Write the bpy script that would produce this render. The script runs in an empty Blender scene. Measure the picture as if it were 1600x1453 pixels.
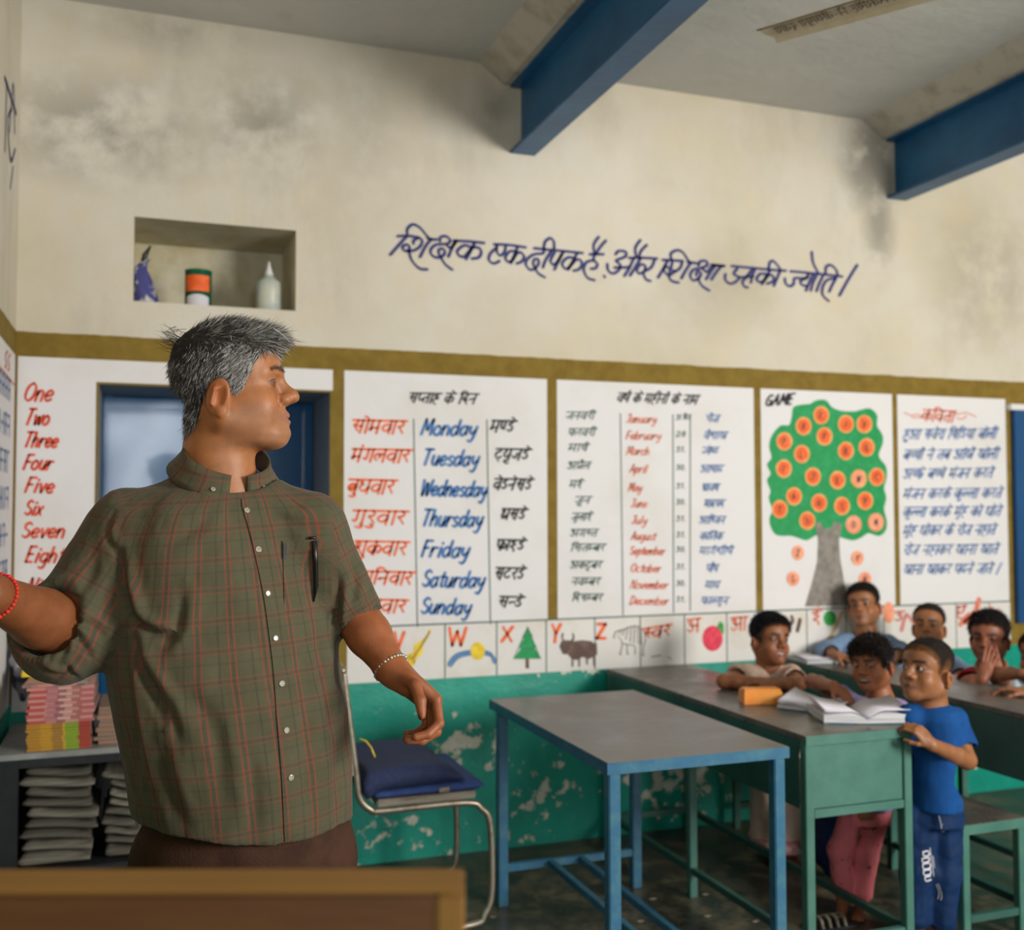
import bpy, bmesh, math, random
import numpy as np
from mathutils import Vector, Matrix
from mathutils.bvhtree import BVHTree

# ---------------------------------------------------------------- camera, world, lights, exposure
S = bpy.context.scene
COL = S.collection
FPX = 1624.77
CAMZ = 1.42
CR = np.array([0.94147279, -0.33708502, -0.00163254])
CU = np.array([-0.01273296, -0.04040169, 0.99910238])
CF = np.array([0.33684841, 0.94060693, 0.04232918])
CAM = np.array([0.0, 0.0, CAMZ])
cd = bpy.data.cameras.new('camera')
cam = bpy.data.objects.new('camera', cd); COL.objects.link(cam)
cd.sensor_fit = 'HORIZONTAL'; cd.sensor_width = 36.0; cd.lens = FPX / 1600 * 36.0
cd.clip_start = 0.05
cam.matrix_world = Matrix(((CR[0], CU[0], -CF[0], 0), (CR[1], CU[1], -CF[1], 0), (CR[2], CU[2], -CF[2], CAMZ), (0, 0, 0, 1)))
cd.dof.use_dof = True; cd.dof.focus_distance = 1.95; cd.dof.aperture_fstop = 3.1
S.camera = cam

w = bpy.data.worlds.new('sky'); S.world = w; w.use_nodes = True
w.node_tree.nodes['Background'].inputs[0].default_value = (0.80, 0.88, 1.0, 1)
w.node_tree.nodes['Background'].inputs[1].default_value = 0.15

def area(name, loc, target, sx, sy, power, color):
    l = bpy.data.lights.new(name, 'AREA'); l.shape = 'RECTANGLE'; l.size = sx; l.size_y = sy
    l.energy = power; l.color = color
    o = bpy.data.objects.new(name, l); COL.objects.link(o)
    o.location = loc
    o.rotation_euler = (Vector(target) - Vector(loc)).to_track_quat('-Z', 'Y').to_euler()
    return o
# daylight through the doorway and the barred windows behind and to the right of the photographer
area('window_light', (4.0, -1.5, 2.1), (1.6, 4.0, 1.5), 1.6, 1.5, 285, (1.0, 0.96, 0.90))
area('doorway_light', (0.12, -2.7, 1.75), (0.9, 3.0, 1.5), 0.9, 1.4, 46, (0.92, 0.96, 1.0))
S.view_settings.view_transform = 'Standard'
S.view_settings.look = 'None'
S.view_settings.gamma = 1.0
S.view_settings.use_curve_mapping = False
S.view_settings.exposure = 0.0

# ---------------------------------------------------------------- pixel <-> place helpers (used only to measure positions)
def ray(px, py):
    return CF + CR * ((px - 800) / FPX) - CU * ((py - 726.5) / FPX)
def P(px, py, D):                      # point at depth D along the photograph's axis
    return CAM + ray(px, py) * D
def on_y(px, py, Y):
    d = ray(px, py); return CAM + d * (Y / d[1])
def on_z(px, py, z):
    d = ray(px, py); return CAM + d * ((z - CAMZ) / d[2])
def on_x(px, py, x):
    d = ray(px, py); return CAM + d * (x / d[0])
def to_px(V):
    v = V - CAM; D = v @ CF
    return 800 + FPX * (v @ CR) / D, 726.5 - FPX * (v @ CU) / D, D

# ---------------------------------------------------------------- objects
def tag(o, label=None, cat=None, group=None, kind=None):
    if label: o['label'] = label
    if cat: o['category'] = cat
    if group: o['group'] = group
    if kind: o['kind'] = kind
    return o
def thing(name, label, cat, loc=(0, 0, 0), group=None):
    o = bpy.data.objects.new(name, None); COL.objects.link(o)
    o.location = loc; o.empty_display_size = 0.05
    return tag(o, label, cat, group)
def wloc(o):
    v = Vector((0, 0, 0))
    while o is not None:
        v += o.location; o = o.parent
    return v
def mesh_obj(name, verts, faces, mat, parent=None, smooth=False, loc=(0, 0, 0)):
    off = wloc(parent) if parent is not None else Vector(loc)
    V = np.asarray(verts, dtype=np.float64) - np.array(off)
    me = bpy.data.meshes.new(name)
    if isinstance(faces, np.ndarray) and len(faces):
        n, k = faces.shape
        me.vertices.add(len(V)); me.vertices.foreach_set('co', V.astype(np.float32).ravel())
        me.loops.add(n * k); me.loops.foreach_set('vertex_index', faces.astype(np.int32).ravel())
        me.polygons.add(n)
        me.polygons.foreach_set('loop_start', np.arange(0, n * k, k, dtype=np.int32))
        me.polygons.foreach_set('loop_total', np.full(n, k, dtype=np.int32))
        me.update(calc_edges=True)
    else:
        me.from_pydata([tuple(v) for v in V], [], faces)
    if smooth:
        me.polygons.foreach_set('use_smooth', np.ones(len(me.polygons), dtype=bool))
    mats = mat if isinstance(mat, (list, tuple)) else [mat]
    for m in mats: me.materials.append(m)
    o = bpy.data.objects.new(name, me); COL.objects.link(o)
    if parent is not None: o.parent = parent
    else: o.location = loc
    return o
def bm_obj(name, bm, mat, parent=None, smooth=False, loc=(0, 0, 0)):
    off = wloc(parent) if parent is not None else Vector(loc)
    bmesh.ops.translate(bm, verts=bm.verts, vec=-off)
    me = bpy.data.meshes.new(name); bm.to_mesh(me); bm.free()
    if smooth: me.polygons.foreach_set('use_smooth', np.ones(len(me.polygons), dtype=bool))
    me.materials.append(mat)
    o = bpy.data.objects.new(name, me); COL.objects.link(o)
    if parent is not None: o.parent = parent
    else: o.location = loc
    return o
def add_box(bm, lo, hi, bev=0.0, M=None):
    r = bmesh.ops.create_cube(bm, size=1.0)
    vs = r['verts']
    s = [hi[i] - lo[i] for i in range(3)]; c = [(hi[i] + lo[i]) / 2 for i in range(3)]
    for v in vs: v.co = Vector((v.co.x * s[0] + c[0], v.co.y * s[1] + c[1], v.co.z * s[2] + c[2]))
    if bev > 0:
        es = list({e for v in vs for e in v.link_edges})
        rr = bmesh.ops.bevel(bm, geom=es, offset=bev, segments=2, affect='EDGES', clamp_overlap=True)
        vs = list({v for f in rr['faces'] for v in f.verts} | {v for v in vs if v.is_valid})
    if M is not None:
        for v in vs: v.co = M @ v.co
    return vs
def box(name, lo, hi, mat, parent=None, bev=0.002, M=None):
    bm = bmesh.new(); add_box(bm, lo, hi, bev, M)
    return bm_obj(name, bm, mat, parent)
def tube_pts(path, r, seg=10, closed=False):
    path = [Vector(p) for p in path]; n = len(path)
    V = []; F = []
    up = None
    for i, p in enumerate(path):
        a = path[(i - 1) % n] if (closed or i > 0) else p
        b = path[(i + 1) % n] if (closed or i < n - 1) else p
        t = (b - a).normalized()
        if up is None:
            up = t.orthogonal().normalized()
        up = (up - t * up.dot(t)).normalized()
        q = t.cross(up)
        rr = r[i] if isinstance(r, (list, tuple)) else r
        for k in range(seg):
            an = 2 * math.pi * k / seg
            V.append(p + (up * math.cos(an) + q * math.sin(an)) * rr)
    m = n if closed else n - 1
    for i in range(m):
        for k in range(seg):
            a = i * seg + k; b = i * seg + (k + 1) % seg
            c = ((i + 1) % n) * seg + (k + 1) % seg; d = ((i + 1) % n) * seg + k
            F.append((a, b, c, d))
    if not closed:
        F.append(tuple(reversed(range(seg)))); F.append(tuple(range((n - 1) * seg, n * seg)))
    return V, F
def tube(name, path, r, mat, parent=None, seg=10, closed=False):
    V, F = tube_pts(path, r, seg, closed)
    return mesh_obj(name, V, F, mat, parent, smooth=True)
def catmull(pts, n=6, closed=False):
    pts = [np.asarray(p, float) for p in pts]
    if len(pts) < 3: return pts
    out = []
    N = len(pts); rng = range(N) if closed else range(N - 1)
    for i in rng:
        p0 = pts[(i - 1) % N] if (closed or i > 0) else pts[0]
        p1 = pts[i]; p2 = pts[(i + 1) % N]
        p3 = pts[(i + 2) % N] if (closed or i < N - 2) else pts[-1]
        for k in range(n):
            t = k / n
            out.append(0.5 * ((2 * p1) + (-p0 + p2) * t + (2 * p0 - 5 * p1 + 4 * p2 - p3) * t * t + (-p0 + 3 * p1 - 3 * p2 + p3) * t ** 3))
    if not closed: out.append(pts[-1])
    return out

# ---------------------------------------------------------------- materials
def nt(m): return m.node_tree
def mat(name, color, rough=0.6, metal=0.0, col2=None, nscale=4.0, thr=(0.35, 0.65), bump=0.0, bscale=40.0,
        spec=0.5, coat=0.0, sss=0.0, detail=6, stretch=(1, 1, 1), attr=None, emit=None, rough2=None, bdet=5):
    m = bpy.data.materials.new(name); m.use_nodes = True
    t = m.node_tree; N = t.nodes; L = t.links; b = N['Principled BSDF']
    b.inputs['Base Color'].default_value = (*color, 1); b.inputs['Roughness'].default_value = rough
    b.inputs['Metallic'].default_value = metal; b.inputs['Specular IOR Level'].default_value = spec
    b.inputs['Coat Weight'].default_value = coat
    if sss > 0:
        b.inputs['Subsurface Weight'].default_value = sss; b.inputs['Subsurface Scale'].default_value = 0.012
        b.inputs['Subsurface Radius'].default_value = (1.0, 0.35, 0.2)
    tc = N.new('ShaderNodeTexCoord'); mp = N.new('ShaderNodeMapping'); mp.inputs['Scale'].default_value = stretch
    L.new(tc.outputs['Object'], mp.inputs[0])
    src = None
    if attr:
        a = N.new('ShaderNodeAttribute'); a.attribute_name = attr; src = a.outputs['Color']
        L.new(src, b.inputs['Base Color'])
    if col2 is not None:
        n = N.new('ShaderNodeTexNoise'); n.inputs['Scale'].default_value = nscale; n.inputs['Detail'].default_value = detail
        n.inputs['Roughness'].default_value = 0.62
        L.new(mp.outputs[0], n.inputs[0])
        r = N.new('ShaderNodeMapRange'); r.inputs[1].default_value = thr[0]; r.inputs[2].default_value = thr[1]
        L.new(n.outputs[0], r.inputs[0])
        mx = N.new('ShaderNodeMix'); mx.data_type = 'RGBA'
        L.new(r.outputs[0], mx.inputs[0])
        if src is not None: L.new(src, mx.inputs[6])
        else: mx.inputs[6].default_value = (*color, 1)
        mx.inputs[7].default_value = (*col2, 1)
        L.new(mx.outputs[2], b.inputs['Base Color'])
        if rough2 is not None:
            r2 = N.new('ShaderNodeMapRange'); r2.inputs[3].default_value = rough; r2.inputs[4].default_value = rough2
            L.new(r.outputs[0], r2.inputs[0]); L.new(r2.outputs[0], b.inputs['Roughness'])
    if bump > 0:
        n2 = N.new('ShaderNodeTexNoise'); n2.inputs['Scale'].default_value = bscale; n2.inputs['Detail'].default_value = bdet
        L.new(mp.outputs[0], n2.inputs[0])
        bp = N.new('ShaderNodeBump'); bp.inputs['Strength'].default_value = bump; bp.inputs['Distance'].default_value = 0.01
        L.new(n2.outputs[0], bp.inputs['Height']); L.new(bp.outputs[0], b.inputs['Normal'])
    return m

class G:                                # tiny node-graph helper for the richer wall materials
    def __init__(s, name):
        s.m = bpy.data.materials.new(name); s.m.use_nodes = True
        s.N = s.m.node_tree.nodes; s.L = s.m.node_tree.links; s.b = s.N['Principled BSDF']
        g = s.N.new('ShaderNodeNewGeometry'); s.pos = g.outputs['Position']
        x = s.N.new('ShaderNodeSeparateXYZ'); s.L.new(s.pos, x.inputs[0]); s.x, s.y, s.z = x.outputs
    def put(s, sock, v):
        if hasattr(v, 'node'): s.L.new(v, sock)
        elif isinstance(v, tuple): sock.default_value = (*v, 1) if len(v) == 3 else v
        else: sock.default_value = v
    def math(s, op, a, b=0.0, c=None, clamp=False):
        n = s.N.new('ShaderNodeMath'); n.operation = op; n.use_clamp = clamp
        s.put(n.inputs[0], a); s.put(n.inputs[1], b)
        if c is not None: s.put(n.inputs[2], c)
        return n.outputs[0]
    def noise(s, scale, detail=6, rough=0.6, stretch=None, off=None):
        n = s.N.new('ShaderNodeTexNoise'); n.inputs['Scale'].default_value = scale
        n.inputs['Detail'].default_value = detail; n.inputs['Roughness'].default_value = rough
        mp = s.N.new('ShaderNodeMapping')
        if stretch: mp.inputs['Scale'].default_value = stretch
        if off: mp.inputs['Location'].default_value = off
        s.L.new(s.pos, mp.inputs[0]); s.L.new(mp.outputs[0], n.inputs[0])
        return n.outputs[0]
    def ramp(s, v, a, b, lo=0.0, hi=1.0):
        n = s.N.new('ShaderNodeMapRange'); s.put(n.inputs[0], v)
        n.inputs[1].default_value = a; n.inputs[2].default_value = b; n.inputs[3].default_value = lo; n.inputs[4].default_value = hi
        return n.outputs[0]
    def mix(s, f, a, b):
        n = s.N.new('ShaderNodeMix'); n.data_type = 'RGBA'
        s.put(n.inputs[0], f); s.put(n.inputs[6], a); s.put(n.inputs[7], b); return n.outputs[2]
    def blob(s, cx, cz, rx, rz, axis='x'):   # soft elliptical region on a wall
        u = s.x if axis == 'x' else s.y
        a = s.math('DIVIDE', s.math('SUBTRACT', u, cx), rx); b = s.math('DIVIDE', s.math('SUBTRACT', s.z, cz), rz)
        d = s.math('SQRT', s.math('ADD', s.math('MULTIPLY', a, a), s.math('MULTIPLY', b, b)))
        return s.ramp(d, 1.0, 0.0)
    def done(s, color, rough=0.8, bump=None, bs=0.3, bd=0.01):
        s.put(s.b.inputs['Base Color'], color); s.put(s.b.inputs['Roughness'], rough)
        if bump is not None:
            n = s.N.new('ShaderNodeBump'); n.inputs['Strength'].default_value = bs; n.inputs['Distance'].default_value = bd
            s.L.new(bump, n.inputs['Height']); s.L.new(n.outputs[0], s.b.inputs['Normal'])
        return s.m

OLIVE = (0.185, 0.115, 0.010)
def wall_material(name, axis):
    g = G(name)
    big = g.noise(1.1, 8, 0.62); med = g.noise(4.0, 8, 0.65, off=(3, 1, 2)); fine = g.noise(60, 6, 0.6)
    cream = g.mix(g.ramp(big, 0.35, 0.65), (0.58, 0.515, 0.38), (0.66, 0.62, 0.53))
    cream = g.mix(g.ramp(med, 0.5, 0.72, 0, 0.55), cream, (0.66, 0.56, 0.37))
    streak = g.noise(2.2, 8, 0.7, stretch=(1.0, 1.0, 0.35), off=(7, 0, 1))
    cream = g.mix(g.ramp(streak, 0.52, 0.75, 0, 0.55), cream, (0.40, 0.37, 0.30))
    if axis == 'x':
        st = None
        for (cx, cz, rx, rz, k) in ((-0.15, 2.86, 0.55, 0.28, 0.85), (0.45, 2.95, 0.35, 0.3, 0.8), (0.12, 3.28, 0.5, 0.12, 0.5), (0.85, 2.95, 0.25, 0.5, 0.4),
                                    (3.38, 3.12, 0.22, 0.32, 1.5), (3.42, 2.85, 0.13, 0.4, 1.0), (1.42, 3.15, 0.12, 0.2, 0.9), (2.5, 2.45, 0.5, 0.3, 0.4), (4.1, 2.6, 0.5, 0.5, 0.5)):
            m_ = g.math('MULTIPLY', g.math('MULTIPLY', g.blob(cx, cz, rx, rz), k), g.ramp(med, 0.38, 0.55))
            st = m_ if st is None else g.math('MAXIMUM', st, m_)
        cream = g.mix(g.math('MINIMUM', st, 0.8), cream, (0.25, 0.235, 0.195))
        pale_mid = g.math('MULTIPLY', g.blob(1.9, 2.75, 1.6, 0.7), g.ramp(big, 0.3, 0.6))  # broad paler oval across the middle of the upper wall
        cream = g.mix(g.math('MULTIPLY', pale_mid, 0.6), cream, (0.76, 0.70, 0.60))
    # painted zones
    wob = g.math('MULTIPLY', g.math('SUBTRACT', g.noise(9, 3), 0.5), 0.012)
    zz = g.math('ADD', g.z, wob)
    ol = g.mix(g.ramp(g.noise(14, 5), 0.35, 0.7), OLIVE, (0.25, 0.165, 0.022))
    # green dado with flaked paint
    gn = g.mix(g.ramp(g.noise(3.0, 6, off=(1, 5, 2)), 0.35, 0.7), (0.0, 0.24, 0.175), (0.003, 0.33, 0.24))
    gn = g.mix(g.ramp(g.noise(7.0, 8, 0.7, stretch=(1, 1, 0.5), off=(9, 2, 2)), 0.55, 0.8, 0, 0.6), gn, (0.05, 0.36, 0.27))
    fl = g.noise(16, 8, 0.62, off=(2, 2, 5))
    if axis == 'x':
        reg = None
        for (cx, cz, rx, rz, k) in ((1.28, 0.42, 0.28, 0.22, 1.0), (1.62, 0.22, 0.28, 0.30, 0.9), (2.25, 0.32, 0.45, 0.42, 1.25), (1.05, 0.05, 0.5, 0.18, 0.7), (1.7, 0.72, 0.6, 0.05, 0.5), (3.4, .3, .8, .4, 1.0), (1.0, 0.3, 0.5, 0.4, 0.45)):
            b_ = g.math('MULTIPLY', g.blob(cx, cz, rx, rz), k)
            reg = b_ if reg is None else g.math('MAXIMUM', reg, b_)
        fm = g.ramp(g.math('ADD', fl, g.math('MULTIPLY', reg, 0.22)), 0.665, 0.70)
    else:
        fm = g.ramp(fl, 0.62, 0.68)
    gn = g.mix(fm, gn, g.mix(g.ramp(fine, 0.3, 0.7), (0.55, 0.55, 0.42), (0.72, 0.72, 0.62)))
    is_band = g.math('LESS_THAN', zz, 2.074); is_low = g.math('LESS_THAN', zz, 0.722)
    c = g.mix(is_band, cream, ol); c = g.mix(is_low, c, gn)
    rough = g.math('SUBTRACT', 0.85, g.math('MULTIPLY', is_low, 0.4))
    h = g.math('ADD', g.math('MULTIPLY', g.noise(5, 6), 0.8), g.math('MULTIPLY', fine, 0.12))
    h = g.math('SUBTRACT', h, g.math('MULTIPLY', g.math('MULTIPLY', fm, is_low), 0.25))
    return g.done(c, rough, h, 0.45, 0.02)
M_wall = wall_material('wall_paint', 'x'); M_wall_side = wall_material('wall_paint_side', 'y')

g = G('ceiling_plaster')
a_ = g.noise(0.9, 8, 0.65); b_ = g.noise(7, 8, 0.7, off=(4, 4, 0))
c_ = g.mix(g.ramp(a_, 0.35, 0.65), (0.52, 0.52, 0.49), (0.60, 0.60, 0.56))
c_ = g.mix(g.ramp(b_, 0.58, 0.75, 0, 0.6), c_, (0.40, 0.39, 0.34))
M_ceil = g.done(c_, 0.9, g.math('ADD', g.noise(2.2, 8), g.math('MULTIPLY', g.noise(30, 6), 0.15)), 0.5, 0.03)
g = G('floor_stone')
a_ = g.noise(1.6, 8, 0.68); b_ = g.noise(6, 8, 0.72, off=(4, 4, 0)); e_ = g.noise(38, 5, 0.6)
c_ = g.mix(g.ramp(a_, 0.35, 0.65), (0.016, 0.019, 0.016), (0.058, 0.055, 0.042))
c_ = g.mix(g.ramp(b_, 0.46, 0.62, 0, 0.85), c_, (0.17, 0.14, 0.08))
c_ = g.mix(g.ramp(e_, 0.70, 0.74, 0, 0.7), c_, (0.30, 0.28, 0.22))
M_floor = g.done(c_, g.ramp(b_, 0.35, 0.7, 0.25, 0.65), g.math('ADD', g.noise(5, 8), g.math('MULTIPLY', e_, 0.2)), 0.25, 0.01)
g = G('niche_plaster')
a_ = g.noise(6, 8, 0.65)
c_ = g.mix(g.ramp(a_, 0.4, 0.65), (0.60, 0.56, 0.43), (0.47, 0.41, 0.25))
M_niche = g.done(c_, 0.9, g.noise(20, 6), 0.4, 0.01)
M_reveal = mat('grey_blue_reveal', (0.17, 0.21, 0.27), 0.7, col2=(0.22, 0.25, 0.29), nscale=3, bump=0.3, bscale=20)
M_chart = mat('white_limewash', (0.75, 0.735, 0.735), 0.7, col2=(0.68, 0.655, 0.62), nscale=2.6, thr=(0.5, 0.8), bump=0.15, bscale=14)
M_card = mat('white_card_paint', (0.72, 0.70, 0.67), 0.7, col2=(0.60, 0.53, 0.38), nscale=4.5, thr=(0.52, 0.85), bump=0.15, bscale=14)
def paint(name, c, c2=None, thr=(0.45, 0.75)):
    return mat('paint_' + name, c, 0.65, col2=c2 or tuple(min(1, x * 1.5 + 0.04) for x in c), nscale=28, thr=thr)
PT = dict(red=paint('red', (0.62, 0.06, 0.012)), orange=paint('orange', (0.80, 0.11, 0.01)), blue=paint('blue', (0.02, 0.13, 0.38), (0.10, 0.26, 0.52)),
          skyblue=paint('skyblue', (0.08, 0.20, 0.42)), navy=paint('navy', (0.012, 0.02, 0.17), (0.05, 0.05, 0.16)), black=paint('black', (0.012, 0.012, 0.014)),
          teal=paint('teal', (0.03, 0.10, 0.085), (0.08, 0.16, 0.14)), green=paint('green', (0.0, 0.28, 0.07), (0.015, 0.36, 0.12)), yellow=paint('yellow', (0.72, 0.50, 0.01)),
          brown=paint('brown', (0.10, 0.055, 0.04)), grey=paint('grey', (0.12, 0.115, 0.10), (0.22, 0.20, 0.17), (0.35, 0.7)), light=paint('light_orange', (0.85, 0.34, 0.10)),
          peach=paint('peach', (0.85, 0.30, 0.17)), pink=paint('crimson', (0.66, 0.03, 0.07)), leaf=paint('leaf', (0.02, 0.30, 0.05)), palered=paint('pale_red', (0.70, 0.17, 0.10), (0.8, 0.4, 0.3)),
          rose=paint('rose', (0.60, 0.22, 0.18)), softblue=paint('soft_blue', (0.12, 0.22, 0.46), (0.34, 0.42, 0.58)), ochre=paint('ochre', (0.55, 0.40, 0.20)), trunk=paint('trunk', (0.17, 0.155, 0.135), (0.30, 0.27, 0.23), (0.35, 0.65)))
M_beam = mat('blue_beam_paint', (0.004, 0.085, 0.22), 0.40, col2=(0.010, 0.13, 0.30), nscale=5, bump=0.12, bscale=25)
M_shutter = mat('blue_shutter_enamel', (0.003, 0.075, 0.20), 0.16, col2=(0.006, 0.11, 0.27), nscale=3, bump=1.0, bscale=2.6, coat=0.35, bdet=1.2)
M_tablegreen = mat('green_enamel', (0.042, 0.138, 0.108), 0.4, col2=(0.066, 0.185, 0.145), nscale=9, thr=(0.4, 0.75), bump=0.08, bscale=60)
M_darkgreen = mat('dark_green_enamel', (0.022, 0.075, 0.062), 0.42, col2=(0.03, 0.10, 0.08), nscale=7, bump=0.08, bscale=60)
M_tabletop = mat('worn_grey_top', (0.085, 0.078, 0.066), 0.26, col2=(0.15, 0.14, 0.12), nscale=7, thr=(0.4, 0.7), bump=0.1, bscale=50, rough2=0.5)
M_tabletop2 = mat('worn_steel_top', (0.10, 0.105, 0.10), 0.28, col2=(0.21, 0.19, 0.17), nscale=5.5, thr=(0.38, 0.68), bump=0.1, bscale=50, rough2=0.52)
M_tblue = mat('blue_steel_paint', (0.022, 0.12, 0.22), 0.38, col2=(0.05, 0.17, 0.22), nscale=22, thr=(0.45, 0.7), bump=0.1, bscale=60)
M_chrome = mat('old_chrome_tube', (0.42, 0.37, 0.29), 0.34, 0.75, col2=(0.20, 0.13, 0.07), nscale=26, thr=(0.5, 0.8), bump=0.05)
M_navy = mat('navy_cushion_cloth', (0.018, 0.028, 0.085), 0.85, col2=(0.03, 0.045, 0.12), nscale=60, bump=0.4, bscale=220)
M_ply = mat('worn_ply', (0.30, 0.27, 0.21), 0.6, col2=(0.16, 0.11, 0.07), nscale=12, thr=(0.45, 0.7), stretch=(1, 1, 6))
M_wood = mat('brown_varnished_wood', (0.135, 0.052, 0.012), 0.55, col2=(0.085, 0.030, 0.008), nscale=3.0, thr=(0.3, 0.7), stretch=(1, 1, 9), bump=0.1, bscale=12)
M_wood_highlight = mat('wood_edge_highlight', (0.27, 0.135, 0.022), 0.7, col2=(0.20, 0.095, 0.016), nscale=3.0, thr=(0.3, 0.7), stretch=(1, 1, 9))  # paler copy of the bench wood: highlight on rail and post put into colour
M_black = mat('black_rack_paint', (0.006, 0.006, 0.009), 0.6, col2=(0.014, 0.014, 0.018), nscale=20)
M_white = mat('white_paper', (0.72, 0.70, 0.72), 0.7, col2=(0.62, 0.62, 0.68), nscale=8)

# ---------------------------------------------------------------- the room
WY = 4.173; WX = -0.433; CZ = 3.335; RX = 5.6; NY = -3.2; TH = 0.47
def rects_with_holes(x0, x1, z0, z1, holes):
    xs = sorted({x0, x1, *[h[0] for h in holes], *[h[1] for h in holes]})
    zs = sorted({z0, z1, *[h[2] for h in holes], *[h[3] for h in holes]})
    out = []
    for i in range(len(xs) - 1):
        for j in range(len(zs) - 1):
            cx = (xs[i] + xs[i + 1]) / 2; cz = (zs[j] + zs[j + 1]) / 2
            if any(h[0] < cx < h[1] and h[2] < cz < h[3] for h in holes): continue
            out.append((xs[i], xs[i + 1], zs[j], zs[j + 1]))
    return out
WIN = (-0.148, 0.7175, 0.66, 1.89); NIC = (-0.032, 0.577, 2.212, 2.536)
V = []; F = []
def quad(*p):
    n = len(V); V.extend(p); F.append((n, n + 1, n + 2, n + 3))
for (a, b, c, d) in rects_with_holes(WX, RX, 0, CZ, [WIN, NIC]):
    quad((a, WY, c), (b, WY, c), (b, WY, d), (a, WY, d))
quad((RX, WY + TH + .1, 0), (WX, WY + TH + .1, 0), (WX, WY + TH + .1, CZ), (RX, WY + TH + .1, CZ))
wall_back = mesh_obj('wall_back', V, F, M_wall); tag(wall_back, kind='structure')
def recess(name, h, depth, m, back=True):
    global V, F
    V = []; F = []; x0, x1, z0, z1 = h; y1 = WY + depth
    quad((x0, WY, z0), (x0, WY, z1), (x0, y1, z1), (x0, y1, z0)); quad((x1, WY, z0), (x1, y1, z0), (x1, y1, z1), (x1, WY, z1))
    quad((x0, WY, z1), (x1, WY, z1), (x1, y1, z1), (x0, y1, z1)); quad((x0, WY, z0), (x0, y1, z0), (x1, y1, z0), (x1, WY, z0))
    if back: quad((x0, y1, z0), (x0, y1, z1), (x1, y1, z1), (x1, y1, z0))
    return mesh_obj(name, V, F, m, wall_back)
recess('niche', NIC, 0.42, M_niche)
# left window: a deep reveal closed by a glossy blue steel shutter
win1 = thing('window_1', None, None, (0.285, WY, 0.66)); tag(win1, kind='structure')
o = recess('reveal', WIN, 0.455, M_reveal, False); o.parent = win1; o.location = -Vector(win1.location)
y1 = WY + 0.43
box('shutter_sheet', (WIN[0] + .005, y1, WIN[2] + .005), (WIN[1] - .005, y1 + 0.02, WIN[3] - .005), M_shutter, win1, 0.002)
bm = bmesh.new()
for (a, b, c, d) in ((WIN[0] + .004, WIN[0] + .045, WIN[2], WIN[3]), (WIN[1] - .045, WIN[1] - .004, WIN[2], WIN[3]), (WIN[0] + .045, WIN[1] - .045, WIN[3] - .05, WIN[3] - .004), (WIN[0] + .045, WIN[1] - .045, WIN[2] + .004, WIN[2] + .05)):
    add_box(bm, (a, y1 - 0.018, c), (b, y1 + 0.001, d), 0.004)
bm_obj('window_frame', bm, M_shutter, win1)
# right window shutter, flush with the wall, pale lintel strip above
win2 = thing('window_2', None, None, (4.7, WY, 0.83)); tag(win2, kind='structure')
box('shutter_sheet', (4.225, WY - 0.03, 0.835), (5.2, WY - 0.004, 1.925), mat('flat_blue_shutter', (0.002, 0.055, 0.17), 0.55, col2=(0.004, 0.075, 0.22), nscale=2), win2, 0.003)
box('window_frame', (4.20, WY - 0.035, 1.925), (5.22, WY - 0.002, 1.955), M_chart, win2, 0.002)
V = []; F = []
quad((WX, NY, 0), (WX, WY, 0), (WX, WY, CZ), (WX, NY, CZ)); quad((WX - .2, NY, 0), (WX - .2, NY, CZ), (WX - .2, WY, CZ), (WX - .2, WY, 0))
wall_left = mesh_obj('wall_left', V, F, M_wall_side); tag(wall_left, kind='structure')
V = []; F = []
for (a, b, c, d) in rects_with_holes(NY, WY, 0, CZ, [(-2.4, -1.0, 1.0, 2.6), (0.6, 2.0, 1.0, 2.6)]):
    quad((RX, a, c), (RX, b, c), (RX, b, d), (RX, a, d))
tag(mesh_obj('wall_right', V, F, M_wall_side), kind='structure')
tag(box('floor', (WX - .2, NY, -0.1), (RX, WY + .57, 0), M_floor, None, 0), kind='structure')
ceiling = box('ceiling', (WX - .2, NY, CZ), (RX, WY + .57, CZ + .1), M_ceil, None, 0); tag(ceiling, kind='structure')
# plastered haunches over the steel beams
def prism(name, prof, y0, y1, m, parent=None):
    n = len(prof); v = [(x, y0, z) for x, z in prof] + [(x, y1, z) for x, z in prof]
    f = [tuple(range(n)), tuple(reversed(range(n, 2 * n)))] + [(i, i + n, (i + 1) % n + n, (i + 1) % n) for i in range(n)]
    return mesh_obj(name, v, f, m, parent)
M_haunch = mat('haunch_plaster', (0.50, 0.47, 0.40), 0.9, col2=(0.27, 0.24, 0.18), nscale=9, thr=(0.5, 0.8), bump=0.5, bscale=12)
for xb in (1.545, 3.530, 5.51):
    nm = 'trim_%d' % (1 + round((xb - 1.545) / 1.985))
    tag(prism(nm, [(xb - .20, CZ + .001), (xb - .085, 3.252), (xb + .085, 3.252), (xb + .20, CZ + .001)], NY, WY + .002, M_haunch), kind='structure')
for k, xb in enumerate((1.545, 3.530)):
    t = thing('steel_beam', ('blue steel I-beam across the ceiling, nearer the middle, above the lettered slogan', 'blue steel I-beam at the upper right, running out of the picture')[k], 'beam', (xb, 0.5, 2.955), 'blue ceiling beams')
    w2 = 0.058
    box('bottom_flange', (xb - w2, NY, 2.955), (xb + w2, WY - .001, 2.970), M_beam, t, 0.003)
    box('web', (xb - .006, NY, 2.970), (xb + .006, WY - .001, 3.242), M_beam, t, 0)
    box('top_flange', (xb - w2, NY, 3.242), (xb + w2, WY - .001, 3.257), M_beam, t, 0.003)
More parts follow.
